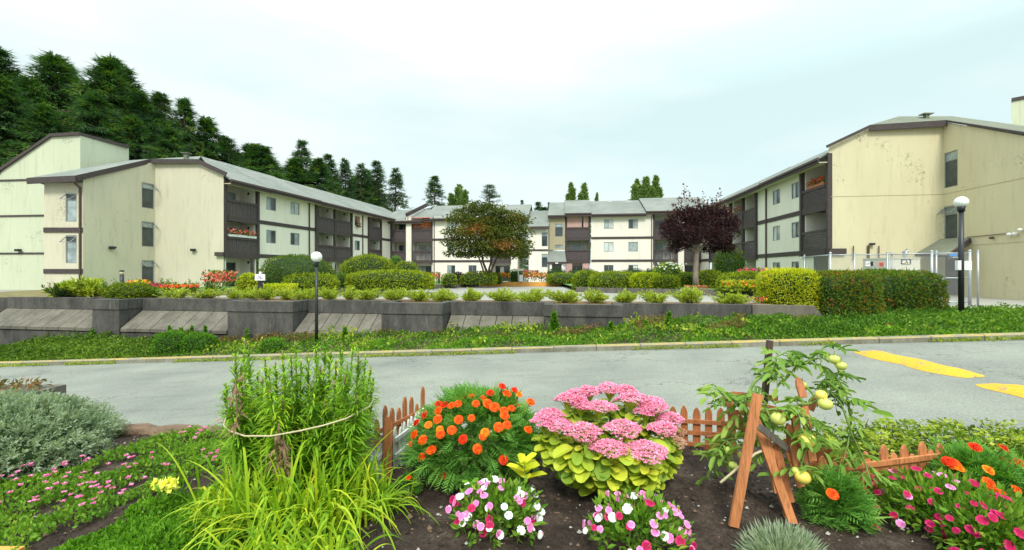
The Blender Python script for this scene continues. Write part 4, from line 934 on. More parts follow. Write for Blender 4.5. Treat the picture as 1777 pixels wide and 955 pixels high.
def curbline(line, label, h=BZ + .05):
    q = QM()
    for (x0, y0), (x1, y1) in zip(line[:-1], line[1:]):
        L_ = math.hypot(x1 - x0, y1 - y0); k = max(1, int(L_ / 1.2))
        for i in range(k):
            a, b_ = np.array((x0, y0)) + np.array((x1 - x0, y1 - y0)) * (i + .008) / k, np.array((x0, y0)) + np.array((x1 - x0, y1 - y0)) * (i + .992) / k
            q.bar((*a, (G0 + h) / 2 - .05), (*b_, (G0 + h) / 2 - .05), .18, h - G0 + .1)
    q.build('planter_wall', M['planterc'], label=label, cat='planter wall')
curbline(right_line, 'low concrete planter wall curving in front of the right hand lawn'); curbline(left_line, 'low concrete planter wall along the left hand beds')
OW = empty('planter_wall', (.8, 37.4, G0), 'long orange painted board edging the flower bed in the middle of the courtyard', 'planter wall')
M['orangeboard'] = solid('orange_painted_board', (.70, .34, .07), .8, .18, 4, .2, 30, vscale=(1, 4, 4))
q = QM(); q.box(-2.85, 4.35, 37.2, 37.38, G0, G0 + .40); q.build('board', M['orangeboard'], OW)
q = QM(); q.add([(-2.8, 37.3, BZ + .02), (4.3, 37.3, BZ + .02), (4.3, 41, BZ + .02), (-2.8, 41, BZ + .02)]); q.build('soil', M['soil'], OW)

G1 = 'clipped shrubs of the courtyard'
H = hedge
H('large domed dark green shrub left of the globe lamp, speckled with pink tips', 443, 562, 442, 500, 23.5, 'red', zb=-1.15, n=5200, leaf=.085, seed=31, tints=.36, depth=3.6)
H('large domed bright green shrub right of the globe lamp', 588, 680, 443, 488, 28.5, 'hedge', n=4600, zb=-1.15, seed=32)
H('small round olive shrub behind the long flat topped hedge', 682, 725, 454, 478, 33, 'hedge', n=1500, zb=-1.1)
H('long flat topped bright green hedge on the left bed', 600, 748, 470, 500, 25.4, 'hedge', n=5600, p=3.4, zb=-1.15, depth=2.4, seed=34, tints=.6)
H('low bun shaped hedge behind the globe lamp post', 490, 577, 475, 500, 22.5, 'hedge', n=2600, p=3, zb=-1.15, seed=35)
H('lower shrub in the gap behind the bun shaped hedge', 560, 602, 473, 490, 27, 'mid', n=900, zb=-1.15)
H('small round shrub beside the red roses on the left bed', 765, 792, 475, 491, 33, 'hedge', n=700, zb=-1.15)
H('dark purple leaved low shrub left of the green maple', 783, 806, 473, 489, 35, 'purple', n=600, zb=-1.15)
H('mounded green shrub at the foot of the green maple', 798, 862, 471, 490, 34.5, 'hedge', n=1700, zb=-1.15)
H('green mound to the right of the maple trunk', 845, 872, 474, 489, 36, 'mid', n=700, zb=-1.15)
H('tall narrow green shrub in the middle of the orange bed', 884, 908, 469, 487, 38.2, 'bright', n=800, p=4, zb=-1.1)
H('low rounded hedge right of the orange flowers', 950, 1003, 474, 489, 36.5, 'hedge', n=1500, p=3, zb=-1.15)
H('dark low shrub beneath the entry canopy', 948, 985, 466, 478, 44, 'dark', n=800, zb=-1.2)
H('dark low hedge in front of the pink screens', 985, 1040, 466, 477, 43, 'dark', n=1000, zb=-1.2)
H('bright domed shrub nearest the bollard, leftmost on the right bed', 995, 1049, 471, 499, 29.0, 'hedge', n=2200, p=2.8, zb=-1.3, seed=41)
H('broad bright shrub, second from the left on the right bed', 1026, 1118, 472, 503, 27.2, 'hedge', n=3800, p=2.8, zb=-1.15, seed=42)
H('bright clipped shrub, third from the left on the right bed', 1096, 1150, 474, 503, 26.0, 'lime', n=2600, p=2.8, zb=-1.15, seed=43, tints=.35)
H('olive clipped shrub between the lime shrub and the purple tree', 1138, 1181, 479, 503, 25.4, 'hedge', n=1900, p=2.8, zb=-1.15, seed=44, tints=.3)
H('pale shrub just behind the purple tree trunk', 1176, 1212, 474, 490, 29, 'hedge', n=1000, zb=-1.15)
H('clipped dome right of the purple tree trunk', 1211, 1258, 470, 495, 27, 'hedge', n=2300, p=3, zb=-1.15, seed=46, tints=.6)
H('long low clipped hedge left of the tall bollard', 1257, 1342, 473, 507, 22.6, 'hedge', n=3600, p=3, zb=-1.15, seed=47)
H('square cut lime yellow conifer hedge at the end of the wall', 1337, 1419, 469, 530, 12.4, 'lime', n=6500, p=5, zb=-1.12, leaf=.055, depth=1.3, seed=48, amp=.035, wisps=1500)
H('reddish green hedge block beside the lime hedge', 1415, 1523, 473, 553, 12.2, 'red', n=9000, p=5.5, zb=-1.42, leaf=.06, depth=1.5, seed=49, amp=.05, wisps=300, tints=.55)
H('dark green hedge block at the right, beside the lamp post', 1499, 1638, 470, 548, 13.0, 'red', n=9500, p=4.5, zb=-1.4, leaf=.065, depth=1.8, seed=50, amp=.05, wisps=300, tints=.42)
H('small round dark green shrub at the verge, left of the pair', 262, 319, 578, 622, 11.9, 'bright', n=2600, leaf=.05, zb=-2.45, seed=51, tints=.3, name='round_shrub', cat='shrub')
H('small round dark green shrub at the verge, right of the pair', 311, 367, 580, 618, 11.95, 'bright', n=2500, leaf=.05, zb=-2.42, seed=52, tints=.35, name='round_shrub', cat='shrub')
H('low green mound in the ivy behind the lilies', 448, 490, 589, 613, 11.5, 'bright', n=1300, leaf=.05, zb=-2.4, seed=53, name='round_shrub', cat='shrub')
H('low dark yew mound draped over the left end of the wall', 178, 250, 492, 517, 14.6, 'hedge', n=2600, leaf=.06, zb=-1.0, seed=54, tints=.25, name='yew_mound', cat='shrub')
H('tall grey green rhododendron behind the clipped hedges, near the right wing', 1243, 1298, 430, 480, 31, 'red', n=1800, leaf=.13, zb=-1.2, p=2.1, amp=.18, k=2.5, seed=55, tints=.3, name='rhododendron', cat='shrub', wisps=60)
H('white flowering hydrangea bush in front of the centre wing', 1138, 1190, 456, 484, 35, 'heather', n=1700, leaf=.12, zb=-1.2, p=2.1, amp=.15, seed=56, name='hydrangea_bush', cat='shrub')
H('olive shrub at the foot of the centre wing pillar', 1118, 1140, 467, 480, 38, 'red', n=500, zb=-1.2, tints=.5)
H('low dark hedge behind the bright domed shrubs', 1080, 1125, 466, 476, 42, 'dark', n=700, zb=-1.2)
H('bright lime bush left of the small white sign', 408, 446, 476, 502, 21.5, 'lime', n=1500, leaf=.09, p=2.1, amp=.15, zb=-1.15, name='lime_bush', cat='shrub')
H('leafy green clump at the inner corner of the wings', 672, 700, 448, 470, 42, 'bright', n=700, leaf=.14, zb=-1.2, amp=.15, name='leafy_bush', cat='shrub')
# tufts on top of the wall
tl = [(396, 450, 503), (445, 516, 499), (510, 560, 503), (556, 622, 502), (620, 658, 504), (662, 706, 504), (702, 748, 504), (744, 792, 505), (803, 837, 503), (849, 897, 502), (896, 951, 504), (953, 1006, 504), (1011, 1052, 505), (1070, 1099, 507), (1117, 1155, 507), (1172, 1218, 503), (1236, 1298, 510)]
fl_y = lambda px, d: WL.y(WL.px(px, -d), -d)
for i, (a, b_, yt) in enumerate(tl):
    pc = (a + b_) / 2; w = 'broad' if b_ - a > 48 else 'small' if b_ - a < 38 else 'rounded'
    where = ['above the first vertical bay left of the globe lamp', 'tallest clump left of the globe lamp', 'just left of the globe lamp post', 'just right of the globe lamp post', 'second right of the globe lamp', 'left of three grown together', 'middle of three grown together', 'right of three grown together', 'small one left of the orange board', 'below the left half of the orange board', 'below the middle of the orange board', 'below the right end of the orange board', 'below the rounded shrub by the bollard', 'smallest, below the long domed hedges', 'second left of the purple tree', 'in front of the purple tree trunk', 'rightmost, beside the red flowers'][i]
    tuft(f'{w} heather shrub on the wall, {where}', a - 5, b_ + 5, yt - 3, fl_y(pc, .7), ZT - .06, group='heather shrubs along the wall top', n=int(900 + (b_ - a) * 26), leaf=.08)
# looser planting at the left on the wall top
tuft('feathery grass clump with purple seed heads at the left end of the wall', 98, 152, 492, 15.5, -1.0, 'heather', 'fountain_grass', 'grass clump', 'grass clumps at the left end of the wall', n=1500, leaf=.22, seed=5)
tuft('taller feathery grass clump with seed heads near the downspout', 140, 178, 489, 15.5, -1.0, 'heather', 'fountain_grass', 'grass clump', 'grass clumps at the left end of the wall', n=1200, leaf=.24, seed=6)
for k, (a, b_, yt, f_, lab) in enumerate(((85, 120, 494, 'dark', 'dark trailing juniper hanging over the left end of the wall'), (176, 215, 486, 'mid', 'loose green plant behind the yew mound'), (250, 285, 499, 'mid', 'green plant right of the yew mound'), (280, 330, 501, 'heather', 'low light green shrub under the orange flower strip'), (330, 395, 503, 'heather', 'low light green shrub near the lime bush'), (270, 312, 484, 'mid', 'tall leafy plant in front of the lowest gable window'), (322, 342, 486, 'mid', 'small upright plant right of the orange flower strip'), (352, 372, 488, 'mid', 'small upright plant beside the coral roses'))):
    tuft(lab, a, b_, yt, 15.0 if k not in (5, 6, 7) else 20, -1.0 if k not in (5, 6, 7) else -1.15, f_, 'garden_plant', 'plant', 'plants above the left end of the wall', n=700, leaf=.10, seed=60 + k)
q = QM(); r = np.random.default_rng(3); n = 60; st = [(x, yt) for x in (104, 112, 120, 128, 140, 150, 158, 163, 170) for yt in (476,)]
# flower masses
def bloom(label, px0, px1, y0, y1, Y, cols, n=260, size=.10, green=.35, zb=None, cat='flowers', name='flower_clump', fol='fol_mid', depth=.8, seed=1, group=None):
    r = np.random.default_rng(seed); xc = ((px0 + px1) / 2 - CX) / F * Y; z0 = (HY - y1) / F * Y; root = empty(name, (xc, Y, z0), label, cat, group)
    def pts(k, lo=0): return np.stack([(r.uniform(px0, px1, k) - CX) / F * Y, Y + r.uniform(-depth / 2, depth / 2, k), z0 + ((y1 - y0) / F * Y) * r.uniform(lo, 1, k) ** .7], 1)
    q = QM(); k = int(n * (1 + green)); leaves(q, pts(k), r.normal(0, .5, (k, 3)) + (0, 0, .7), size * 1.1, size * .45, r.uniform(0, 1, k), 0, r); q.build('foliage', M[fol], root)
    q = QM(); p_ = pts(n, .35)
    for j in range(5): a_ = j * 1.2566; leaves(q, p_, np.stack([np.full(n, math.cos(a_)), np.full(n, math.sin(a_) * .5), np.full(n, .45 + .7 * math.sin(a_))], 1) + r.normal(0, .2, (n, 3)), size * .55, size * .5, .5, np.repeat(0, n) if len(cols) == 1 else (np.arange(n) % len(cols)), r)
    q.build('blossoms', [M[c] for c in cols], root); return root
bloom('strip of orange and red flowers above the wall, in front of the gable end', 255, 340, 495, 503, 18.5, ['fl_orange', 'fl_coral', 'fl_orange'], 420, .11, .2, seed=2, depth=.5)
bloom('yellow daisies above the yew mound', 232, 252, 487, 500, 16.8, ['fl_yellow', 'fl_amber'], 60, .11, seed=3); bloom('small magenta flowers at the left end of the orange strip', 252, 270, 493, 501, 17.6, ['fl_magenta'], 45, .1, seed=4)
bloom('coral rose bush right of the gable end, at the left wing corner', 366, 400, 472, 506, 20, ['fl_coral', 'fl_red', 'fl_coral'], 130, .15, 2.2, seed=5, cat='rose bush', name='rose_bush', depth=1.4)
bloom('low yellow green shrub beneath the small white sign', 460, 510, 494, 506, 19.5, ['fol_lime', 'fol_lime'], 420, .10, .5, seed=6, fol='fol_lime', cat='shrub', name='low_shrub')
bloom('red rose bush at the end of the long flat topped hedge', 736, 764, 474, 492, 30, ['fl_coral', 'fl_red'], 55, .14, 5, seed=7, cat='rose bush', name='rose_bush')
bloom('orange flowers in the orange bordered bed, left of the tall shrub', 838, 884, 474, 490, 38, ['fl_amber', 'fl_orange', 'fl_amber'], 150, .16, 1.2, seed=8); bloom('orange flowers in the orange bordered bed, right of the tall shrub', 909, 950, 474, 490, 38, ['fl_amber', 'fl_amber', 'fl_orange'], 150, .16, 1.2, seed=9)
bloom('dark pink flowers by the stair tower wall', 905, 940, 470, 477, 45, ['fl_magenta', 'berry'], 90, .15, .6, seed=10)
bloom('magenta flower clump in front of the right wing', 1288, 1326, 467, 476, 26, ['fl_magenta', 'fl_pink'], 120, .15, .4, seed=11, depth=1.4)
bloom('red and violet flowers on the wall top beside the lime hedge', 1300, 1334, 516, 527, 12.6, ['fl_red', 'fl_red', 'fl_yellow', 'fl_violet'], 40, .07, .8, seed=12, depth=.3)
bloom('yellow leaved daylily clump left of the tall bollard', 1255, 1315, 488, 507, 21.8, ['fol_lime', 'fl_amber', 'fol_lime'], 260, .16, 1.2, seed=13, cat='plant', name='daylily_clump', fol='fol_heather')
bloom('white blossoms on the hydrangea bush', 1140, 1188, 456, 478, 34.2, ['fl_white'], 34, .15, .3, seed=14, depth=1.2, cat='flowers')
bloom('orange leaves at the bed end beneath the purple tree', 1190, 1225, 496, 500, 24.8, ['fl_coral', 'terracotta', 'berry'], 160, .08, .1, seed=15)
bloom('pale green lily clump at the foot of the flat topped hedge', 700, 722, 487, 500, 26.8, ['fl_white', 'fol_lime'], 30, .12, 4, seed=16, cat='plant', name='lily_clump', fol='fol_heather')

# ------------------------------------------------------------------ broadleaf trees
def broad_tree(name, label, trunk_pts, pads, fol, bark, nper, leaf, seed, tintf=None, limbs=True, extra=None):
    r = np.random.default_rng(seed); root = empty(name, trunk_pts[0][0][0], label, 'tree'); tq = QM()
    for pts, rad in trunk_pts: tq.tube(pts, rad, 9)
    q = QM(); base = np.array(trunk_pts[0][0][-1])
    for (c, rd) in pads:
        c = np.array(c); rd = np.array(rd); n = int(nper * (rd[0] * rd[1] + rd[0] * rd[2]))
        d = unit(r.normal(size=(n, 3))); u = r.uniform(.2, 1.22, n) ** .7; p_ = c + d * rd * u[:, None] * (1 + .22 * bumps(d * 2, 3, int(c[0] * 13) % 97))[:, None]
        a_ = d * (.8, .8, .3) + r.normal(0, .4, (n, 3)) + (0, 0, -.1); t = np.clip(r.normal(.48, .2, n), 0, 1)
        if tintf is not None: t = tintf(p_, t, r)
        leaves(q, p_, a_, leaf, leaf * .6, t, 0, r)
        if limbs:
            b0 = trunk_pts[r.integers(0, len(trunk_pts))][0][-1]; m1 = np.array(b0) * .5 + c * .5 + (0, 0, -.15 * rd[0]); tq.tube([b0, m1, c], [.05, .03, .01], 5)
            for j in range(5): e = c + unit(r.normal(size=3)) * rd * .85; tq.tube([m1, (m1 + e) / 2 + r.normal(0, .05, 3), e], [.022, .014, .005], 4)
    if extra: extra(q, tq, r)
    q.build('crown', M['fol_' + fol], root); tq.build('trunk', M[bark], root, smooth=True); return root
GR['maple'] = [(.0, (.03, .05, .012)), (.4, (.065, .105, .018)), (.66, (.13, .15, .025)), (.86, (.27, .13, .05)), (1, (.42, .15, .07))]
M['fol_maple'] = foliage('foliage_maple', GR['maple'], nscale=.9, nvar=.12)
Ym = 35.0
def mp_(px, py, dy=0): Y = Ym + dy; return ((px - CX) / F * Y, Y, (HY - py) / F * Y)
def mtint(p_, t, r):
    px = p_[:, 0] / p_[:, 1] * F + CX; py = HY - p_[:, 2] / p_[:, 1] * F
    o = np.exp(-(((px - 825) / 26) ** 2 + ((py - 397) / 13) ** 2)) + np.exp(-(((px - 875) / 26) ** 2 + ((py - 425) / 12) ** 2)) + .45 * np.exp(-(((px - 900) / 25) ** 2 + ((py - 372) / 18) ** 2))
    return np.clip(t * .72 + .62 * o * (p_[:, 1] < Ym + .3) * r.uniform(.5, 1.2, len(t)), 0, 1)
pads = []
for (px, py, w, h, dy) in ((832, 358, 26, 8, 0), (812, 368, 26, 8, .6), (850, 366, 28, 9, -.4), (878, 375, 30, 10, .4), (800, 380, 26, 8, -.5), (832, 385, 34, 11, -.8), (868, 390, 36, 12, .2), (898, 384, 24, 12, .8), (795, 403, 26, 9, -.3), (828, 402, 34, 11, -1.2), (862, 405, 34, 11, -.9), (897, 404, 28, 13, .3), (788, 420, 20, 9, .2), (815, 424, 30, 10, -1.0), (850, 425, 34, 10, -1.3), (886, 425, 34, 12, -.6), (908, 424, 16, 10, .2), (790, 438, 18, 8, 0), (812, 441, 20, 6, -.6), (838, 440, 24, 6, -1.), (880, 441, 30, 7, -.6), (902, 440, 18, 8, 0), (840, 392, 30, 20, 1.6), (868, 405, 28, 16, 1.8)):
    pads.append((mp_(px, py, dy), (w / F * Ym, w / F * Ym * .8, h / F * Ym)))
b0 = mp_(843, 495); k1, k2, k3, k4 = mp_(836, 440, -.3), mp_(852, 436, .2), mp_(868, 432, .3), mp_(822, 430, .1)
broad_tree('maple_tree', 'spreading green maple with orange patches and several dark stems in front of the centre wing', [([b0, mp_(844, 470), mp_(838, 455), k1], [.15, .11, .09, .06]), ([mp_(846, 495), mp_(849, 466), mp_(853, 452), k2], [.12, .09, .07, .05]), ([mp_(848, 495), mp_(853, 468), mp_(861, 450), k3], [.12, .09, .07, .05]), ([mp_(842, 480), mp_(833, 452), k4], [.08, .06, .04])], pads, 'maple', 'bark', 400, .19, 21, mtint)
Yp = 26.5
def pp_(px, py, dy=0): Y = Yp + dy; return ((px - CX) / F * Y, Y, (HY - py) / F * Y)
pads = [(pp_(px, py, dy), (w / F * Yp, w / F * Yp * .9, h / F * Yp)) for (px, py, w, h, dy) in ((1212, 390, 30, 20, 0), (1180, 386, 24, 16, .3), (1244, 384, 26, 17, .2), (1166, 402, 20, 15, -.2), (1260, 400, 18, 18, -.1), (1196, 408, 26, 15, -.6), (1234, 408, 28, 16, -.5), (1184, 422, 19, 12, 0), (1250, 423, 18, 13, .2), (1214, 370, 26, 12, .4), (1158, 392, 12, 10, .1), (1270, 388, 11, 12, .1), (1190, 369, 17, 9, .2), (1242, 367, 18, 10, .1), (1172, 430, 12, 8, -.2), (1262, 428, 12, 10, .1), (1230, 432, 14, 7, .5))]
def wisp(q, tq, r):
    for px, yt in ((1168, 352), (1176, 343), (1183, 336), (1188, 318), (1195, 335), (1203, 345), (1212, 342), (1221, 335), (1228, 346), (1236, 343), (1244, 338), (1251, 330), (1258, 350), (1266, 362), (1160, 368), (1275, 385)):
        a, b_ = np.array(pp_(px + r.uniform(-4, 4), 378, r.uniform(-.6, .6))), np.array(pp_(px, yt, r.uniform(-.6, .6))); tq.tube([a, (a + b_) / 2 + r.normal(0, .04, 3), b_], [.012, .008, .004], 4)
        n = 34; t = r.uniform(.0, 1, n); leaves(q, a + (b_ - a) * t[:, None] + r.normal(0, .07, (n, 3)), r.normal(0, .6, (n, 3)), .15, .12, r.uniform(.4, 1, n), 0, r)
broad_tree('purple_leaf_tree', 'small round headed tree with dark purple leaves and a pale trunk on the right lawn', [([pp_(1208, 497), pp_(1207, 480), pp_(1208, 455), pp_(1209, 437)], [.22, .165, .15, .16]), ([pp_(1209, 440), pp_(1196, 425), pp_(1185, 408)], [.12, .08, .05]), ([pp_(1209, 440), pp_(1222, 424), pp_(1236, 405)], [.12, .08, .05]), ([pp_(1209, 438), pp_(1211, 415), pp_(1212, 395)], [.13, .08, .04])], pads, 'purple', 'paletrunk', 1250, .125, 22, None, True, wisp)
q = QM(); c = pp_(1208, 497); q.ell((c[0], c[1], BZ), (.95, .7, .07), 24, 6); q.build('mulch_ring', M['mulch'], smooth=True, kind='structure')

# ------------------------------------------------------------------ lamps, bollards, signs, fence
M['globe'] = solid('opal_globe', (.86, .88, .86), .25, .02, 2); 
def globe_lamp(px, ybase, ytop, Y, rg, w, label):
    x = (px - CX) / F * Y; z0 = (HY - ybase) / F * Y; zt_ = (HY - ytop) / F * Y; o = empty('globe_lamp', (x, Y, z0 - .3), label, 'lamp post', 'globe lamp posts')
    q = QM(); q.tube([(x, Y, z0 - .3), (x, Y, zt_ - 2 * rg - .02)], [w, w * .9], 14); q.build('pole', M['black'], o, smooth=True)
    q = QM(); q.tube([(x, Y, zt_ - 2 * rg - .11), (x, Y, zt_ - 2 * rg - .03), (x, Y, zt_ - 2 * rg + .03)], [w * 1.25, w * 1.3, w * 1.55], 14); q.build('collar', M['black'], o, smooth=True)
    q = QM(); q.ell((x, Y, zt_ - rg), (rg, rg, rg), 28, 18); q.build('globe', M['globe'], o, smooth=True, weld=True); return o, x
globe_lamp(549.3, 592, 437, 11.8, .148, .045, 'black lamp post with a white globe in the verge, left of centre')
ol, xl = globe_lamp(1668, 532, 341.5, 12.0, .158, .065, 'taller black lamp post with a white globe beside the chain link fence')
q = QM(); q.box(xl - .42 + .22, xl - .10, 11.9, 11.98, .02, .29); q.build('notice_plate', M['white'], ol)
q = QM(); q.box(xl + .07, xl + .33, 12.02, 12.1, .02, .28); q.build('notice_plate', M['white'], ol)
M['bolltop'] = solid('bollard_cream', (.5, .45, .3), .6, .1, 3)
for px, yb, yt, w, zb, lab in ((1320, 509, 474.5, .085, BZ, 'tall black path light bollard left of the lime hedge'), (1002, 488, 472, .1, BZ, 'black path light bollard left of the domed shrubs'), (762, 492, 475, .09, BZ, 'thin black bollard at the end of the long left hedge'), (211.5, 494, 469, .09, BZ, 'black path light bollard in front of the left gable wall')):
    Y = zb * F / (HY - yb) if px != 211.5 else 21; x = (px - CX) / F * Y; z1 = (HY - yt) / F * Y; z0 = zb - .05
    o = empty('path_light', (x, Y, z0), lab, 'bollard light', 'path lights in the courtyard'); q = QM(); q.tube([(x, Y, z0), (x, Y, z1 - .22)], w, 10); q.build('post', M['black'], o, smooth=True)
    q = QM(); q.tube([(x, Y, z1 - .22), (x, Y, z1 - .08)], w * .9, 10); q.build('lens', M['bolltop'], o, smooth=True); q = QM(); q.tube([(x, Y, z1 - .08), (x, Y, z1)], w * 1.02, 10); q.build('cap', M['black'], o, smooth=True)
def text(body, size, loc, rot, mat_, parent, extrude=.003, sx=1, name='lettering'):
    cu = bpy.data.curves.new(name, 'FONT'); cu.body = body; cu.size = size; cu.extrude = extrude; cu.align_x = 'CENTER'; cu.align_y = 'CENTER'
    t_ = bpy.data.objects.new(name, cu); me = bpy.data.meshes.new_from_object(t_); me.name = name; bpy.data.objects.remove(t_); me.materials.clear(); me.materials.append(M[mat_]); o = bpy.data.objects.new(name, me); C.objects.link(o); o.rotation_euler = rot; o.scale = (sx, 1, 1)
    if parent: o.parent = parent; o.location = np.asarray(loc) - ORG[parent]
    return o
def sign(px0, px1, y0, y1, yb, Y, label, postw=.03, mt='white', post='black', post_px=None):
    x0, x1 = (px0 - CX) / F * Y, (px1 - CX) / F * Y; z0, z1 = (HY - y1) / F * Y, (HY - y0) / F * Y; xc = (x0 + x1) / 2 if post_px is None else (post_px - CX) / F * Y; zb_ = (HY - yb) / F * Y
    o = empty('sign', (xc, Y, zb_), label, 'sign', 'small white signs in the beds'); q = QM(); q.box(xc - postw, xc + postw, Y + .012, Y + .05, zb_, z1 - .03); q.build('post', M[post], o)
    q = QM(); q.box(x0, x1, Y - .01, Y + .01, z0, z1); q.build('panel', M[mt], o); return o
o = sign(442.5, 460, 476, 487, 503, 18.5, 'white sign with purple lettering on a black post, in the left bed', .10)
q = QM(); q.tube([((451 - CX) / F * 18.5, 18.53, (HY - 476) / F * 18.5), ((451 - CX) / F * 18.5, 18.53, (HY - 471.5) / F * 18.5)], .05, 8); q.build('finial', M['white'], o)
M['purple_ink'] = solid('purple_ink', (.30, .16, .36), .7, .1, 3)
q = QM(); Y = 18.5
for i, (a, b_, y) in enumerate(((446, 457, 479.2), (447.5, 455.5, 481.4), (446.5, 456.5, 483.6))):
    n = 7
    for j in range(n):
        if (j * 7 + i * 3) % 5 == 0: continue
        xa = a + (b_ - a) * j / n; q.box((xa - CX) / F * Y, (xa + (b_ - a) / n * .75 - CX) / F * Y, Y - .016, Y - .0105, (HY - y - .6) / F * Y, (HY - y + .6) / F * Y)
q.build('lettering', M['purple_ink'], o)
sign(868, 874.5, 464, 474, 488, 38.6, 'plain white sign on a post under the green maple'); sign(935, 944.5, 464, 474, 489, 38.0, 'plain white sign on a post left of the entry'); sign(901, 907.5, 477, 489, 491, 37.1, 'low plain white sign at the orange board')
sign(890, 909, 466.5, 470, 489, 37.6, 'narrow cream name board on a white post in the middle of the bed', mt='ivory', post='white')
# chain link fence and generator
def chain():
    m, nt, b = mat('chain_link'); out = nt.nodes['Material Output']; b.inputs['Base Color'].default_value = (.32, .34, .34, 1); b.inputs['Roughness'].default_value = .5
    t = nt.nodes.new('ShaderNodeTexCoord'); sp_ = nt.nodes.new('ShaderNodeSeparateXYZ'); nt.links.new(t.outputs['Object'], sp_.inputs[0])
    ops_ = []
    for sg in (1, -1):
        a = nt.nodes.new('ShaderNodeMath'); a.operation = 'MULTIPLY_ADD'; a.inputs[1].default_value = sg; nt.links.new(sp_.outputs[2], a.inputs[0]); nt.links.new(sp_.outputs[0], a.inputs[2])
        w = nt.nodes.new('ShaderNodeMath'); w.operation = 'PINGPONG'; w.inputs[1].default_value = .045; nt.links.new(a.outputs[0], w.inputs[0])
        c = nt.nodes.new('ShaderNodeMath'); c.operation = 'LESS_THAN'; c.inputs[1].default_value = .0065; nt.links.new(w.outputs[0], c.inputs[0]); ops_.append(c)
    mx = nt.nodes.new('ShaderNodeMath'); mx.operation = 'MAXIMUM'; nt.links.new(ops_[0].outputs[0], mx.inputs[0]); nt.links.new(ops_[1].outputs[0], mx.inputs[1])
    tr = nt.nodes.new('ShaderNodeBsdfTransparent'); ms = nt.nodes.new('ShaderNodeMixShader'); nt.links.new(mx.outputs[0], ms.inputs[0]); nt.links.new(tr.outputs[0], ms.inputs[1]); nt.links.new(b.outputs[0], ms.inputs[2]); nt.links.new(ms.outputs[0], out.inputs[0]); return m
M['chain'] = chain(); M['galv'] = solid('galvanised_steel', (.42, .45, .47), .4, .1, 6, metal=.5)
CF = empty('chain_link_fence', (16, 17.5, G0), 'galvanised chain link fence with gate in front of the right gable', 'fence')
fence_pts = [(1441, 19.2), (1483, 18.9), (1540, 18.5), (1617, 17.6), (1683, 17.05)]
FP = [((px - CX) / F * Y, Y) for px, Y in fence_pts]; FZ = .72
for i, (x, y) in enumerate(FP + [(FP[2][0] + .14, FP[2][1] - .05), (FP[3][0] + .14, FP[3][1] - .05), (FP[4][0] + .22, FP[4][1] - .1), (FP[0][0] + .9, FP[0][1] + 3)]):
    q = QM(); r_ = .05 if i in (0, 3, 4) else .035; q.tube([(x, y, G0), (x, y, FZ + .06)], r_, 8); q.ell((x, y, FZ + .08), (r_ * 1.2,) * 3, 8, 5); q.build('post', M['galv'], CF, smooth=True)
segs = [(a, b_) for a, b_ in zip(FP[:-1], FP[1:])] + [(FP[0], (FP[0][0] + .9, FP[0][1] + 3))]
for (a, b_) in segs:
    q = QM()
    for z in (FZ, -.3, G0 + .12) if a is FP[3] else (FZ, G0 + .12): q.tube([(*a, z), (*b_, z)], .025, 6)
    q.build('rail', M['galv'], CF, smooth=True); q = QM(); q.add([(*a, G0 + .05), (*b_, G0 + .05), (*b_, FZ), (*a, FZ)]); q.build('mesh', M['chain'], CF)
GB = empty('generator', (17.7, 20.0, G0), 'cream generator cabinet with a black and yellow logo behind the fence', 'generator')
Yg = 19.9; gx = lambda px: (px - CX) / F * Yg; gz = lambda py: (HY - py) / F * Yg
M['gencream'] = solid('cream_enamel', (.68, .66, .54), .4, .05, 2); q = QM(); q.box(gx(1543), gx(1597), Yg, Yg + 1.5, G0 + .1, gz(449)); q.box(gx(1541.5), gx(1598), Yg - .04, Yg + 1.54, gz(449), gz(447.5)); q.build('cabinet', M['gencream'], GB)
q = QM(); q.tube([(gx(1587), Yg + .5, gz(448)), (gx(1587), Yg + .5, gz(436)), (gx(1587) + .12, Yg + .5, gz(434))], .09, 8); q.build('exhaust', M['galv'], GB, smooth=True)
q = QM(); q.box(gx(1563.5), gx(1580.5), Yg - .012, Yg - .001, gz(459), gz(450.5)); q.build('badge', M['black'], GB)
q = QM(); q.box(gx(1565), gx(1579), Yg - .018, Yg - .0125, gz(458), gz(451.5)); q.build('badge_face', M['white'], GB)
text('CAT', .25, (gx(1572), Yg - .022, gz(454.8)), (R(90), 0, 0), 'black', GB, .002, 1.0)
q = QM(); a_ = gx(1572); q.add([(a_ - .07, Yg - .028, gz(457.8)), (a_ + .07, Yg - .028, gz(457.8)), (a_, Yg - .028, gz(455.2))]); q.build('logo_triangle', M['fl_yellow'], GB)
FS = empty('sign', ((1508 - CX) / F * 18.6, 18.6, -.2), 'white and black logo notice on the fence, right of the gable corner', 'sign', 'notices on the chain link fence'); Y = 18.62
q = QM(); q.box((1502 - CX) / F * Y, (1514 - CX) / F * Y, Y, Y + .01, (HY - 462) / F * Y, (HY - 454) / F * Y); q.build('panel', M['white'], FS)
q = QM(); q.box((1510.5 - CX) / F * Y, (1515 - CX) / F * Y, Y - .012, Y - .002, (HY - 462) / F * Y, (HY - 454) / F * Y); q.build('dark_panel', M['black'], FS)
text('CAT', .12, ((1506.5 - CX) / F * Y, Y - .006, (HY - 458) / F * Y), (R(90), 0, 0), 'black', FS, .001)
FS = empty('sign', ((1529 - CX) / F * 18.5, 18.5, -.2), 'small orange warning notice on the fence beside the generator', 'sign', 'notices on the chain link fence')
q = QM(); q.box((1525 - CX) / F * 18.5, (1534 - CX) / F * 18.5, 18.5, 18.51, (HY - 463) / F * 18.5, (HY - 455) / F * 18.5); q.build('panel', M['fl_coral'], FS)
q = QM()
for k in range(3): q.box((1526.2 - CX) / F * 18.5, (1532.8 - CX) / F * 18.5, 18.492, 18.4985, (HY - 457.6 - k * 2) / F * 18.5, (HY - 456.8 - k * 2) / F * 18.5)
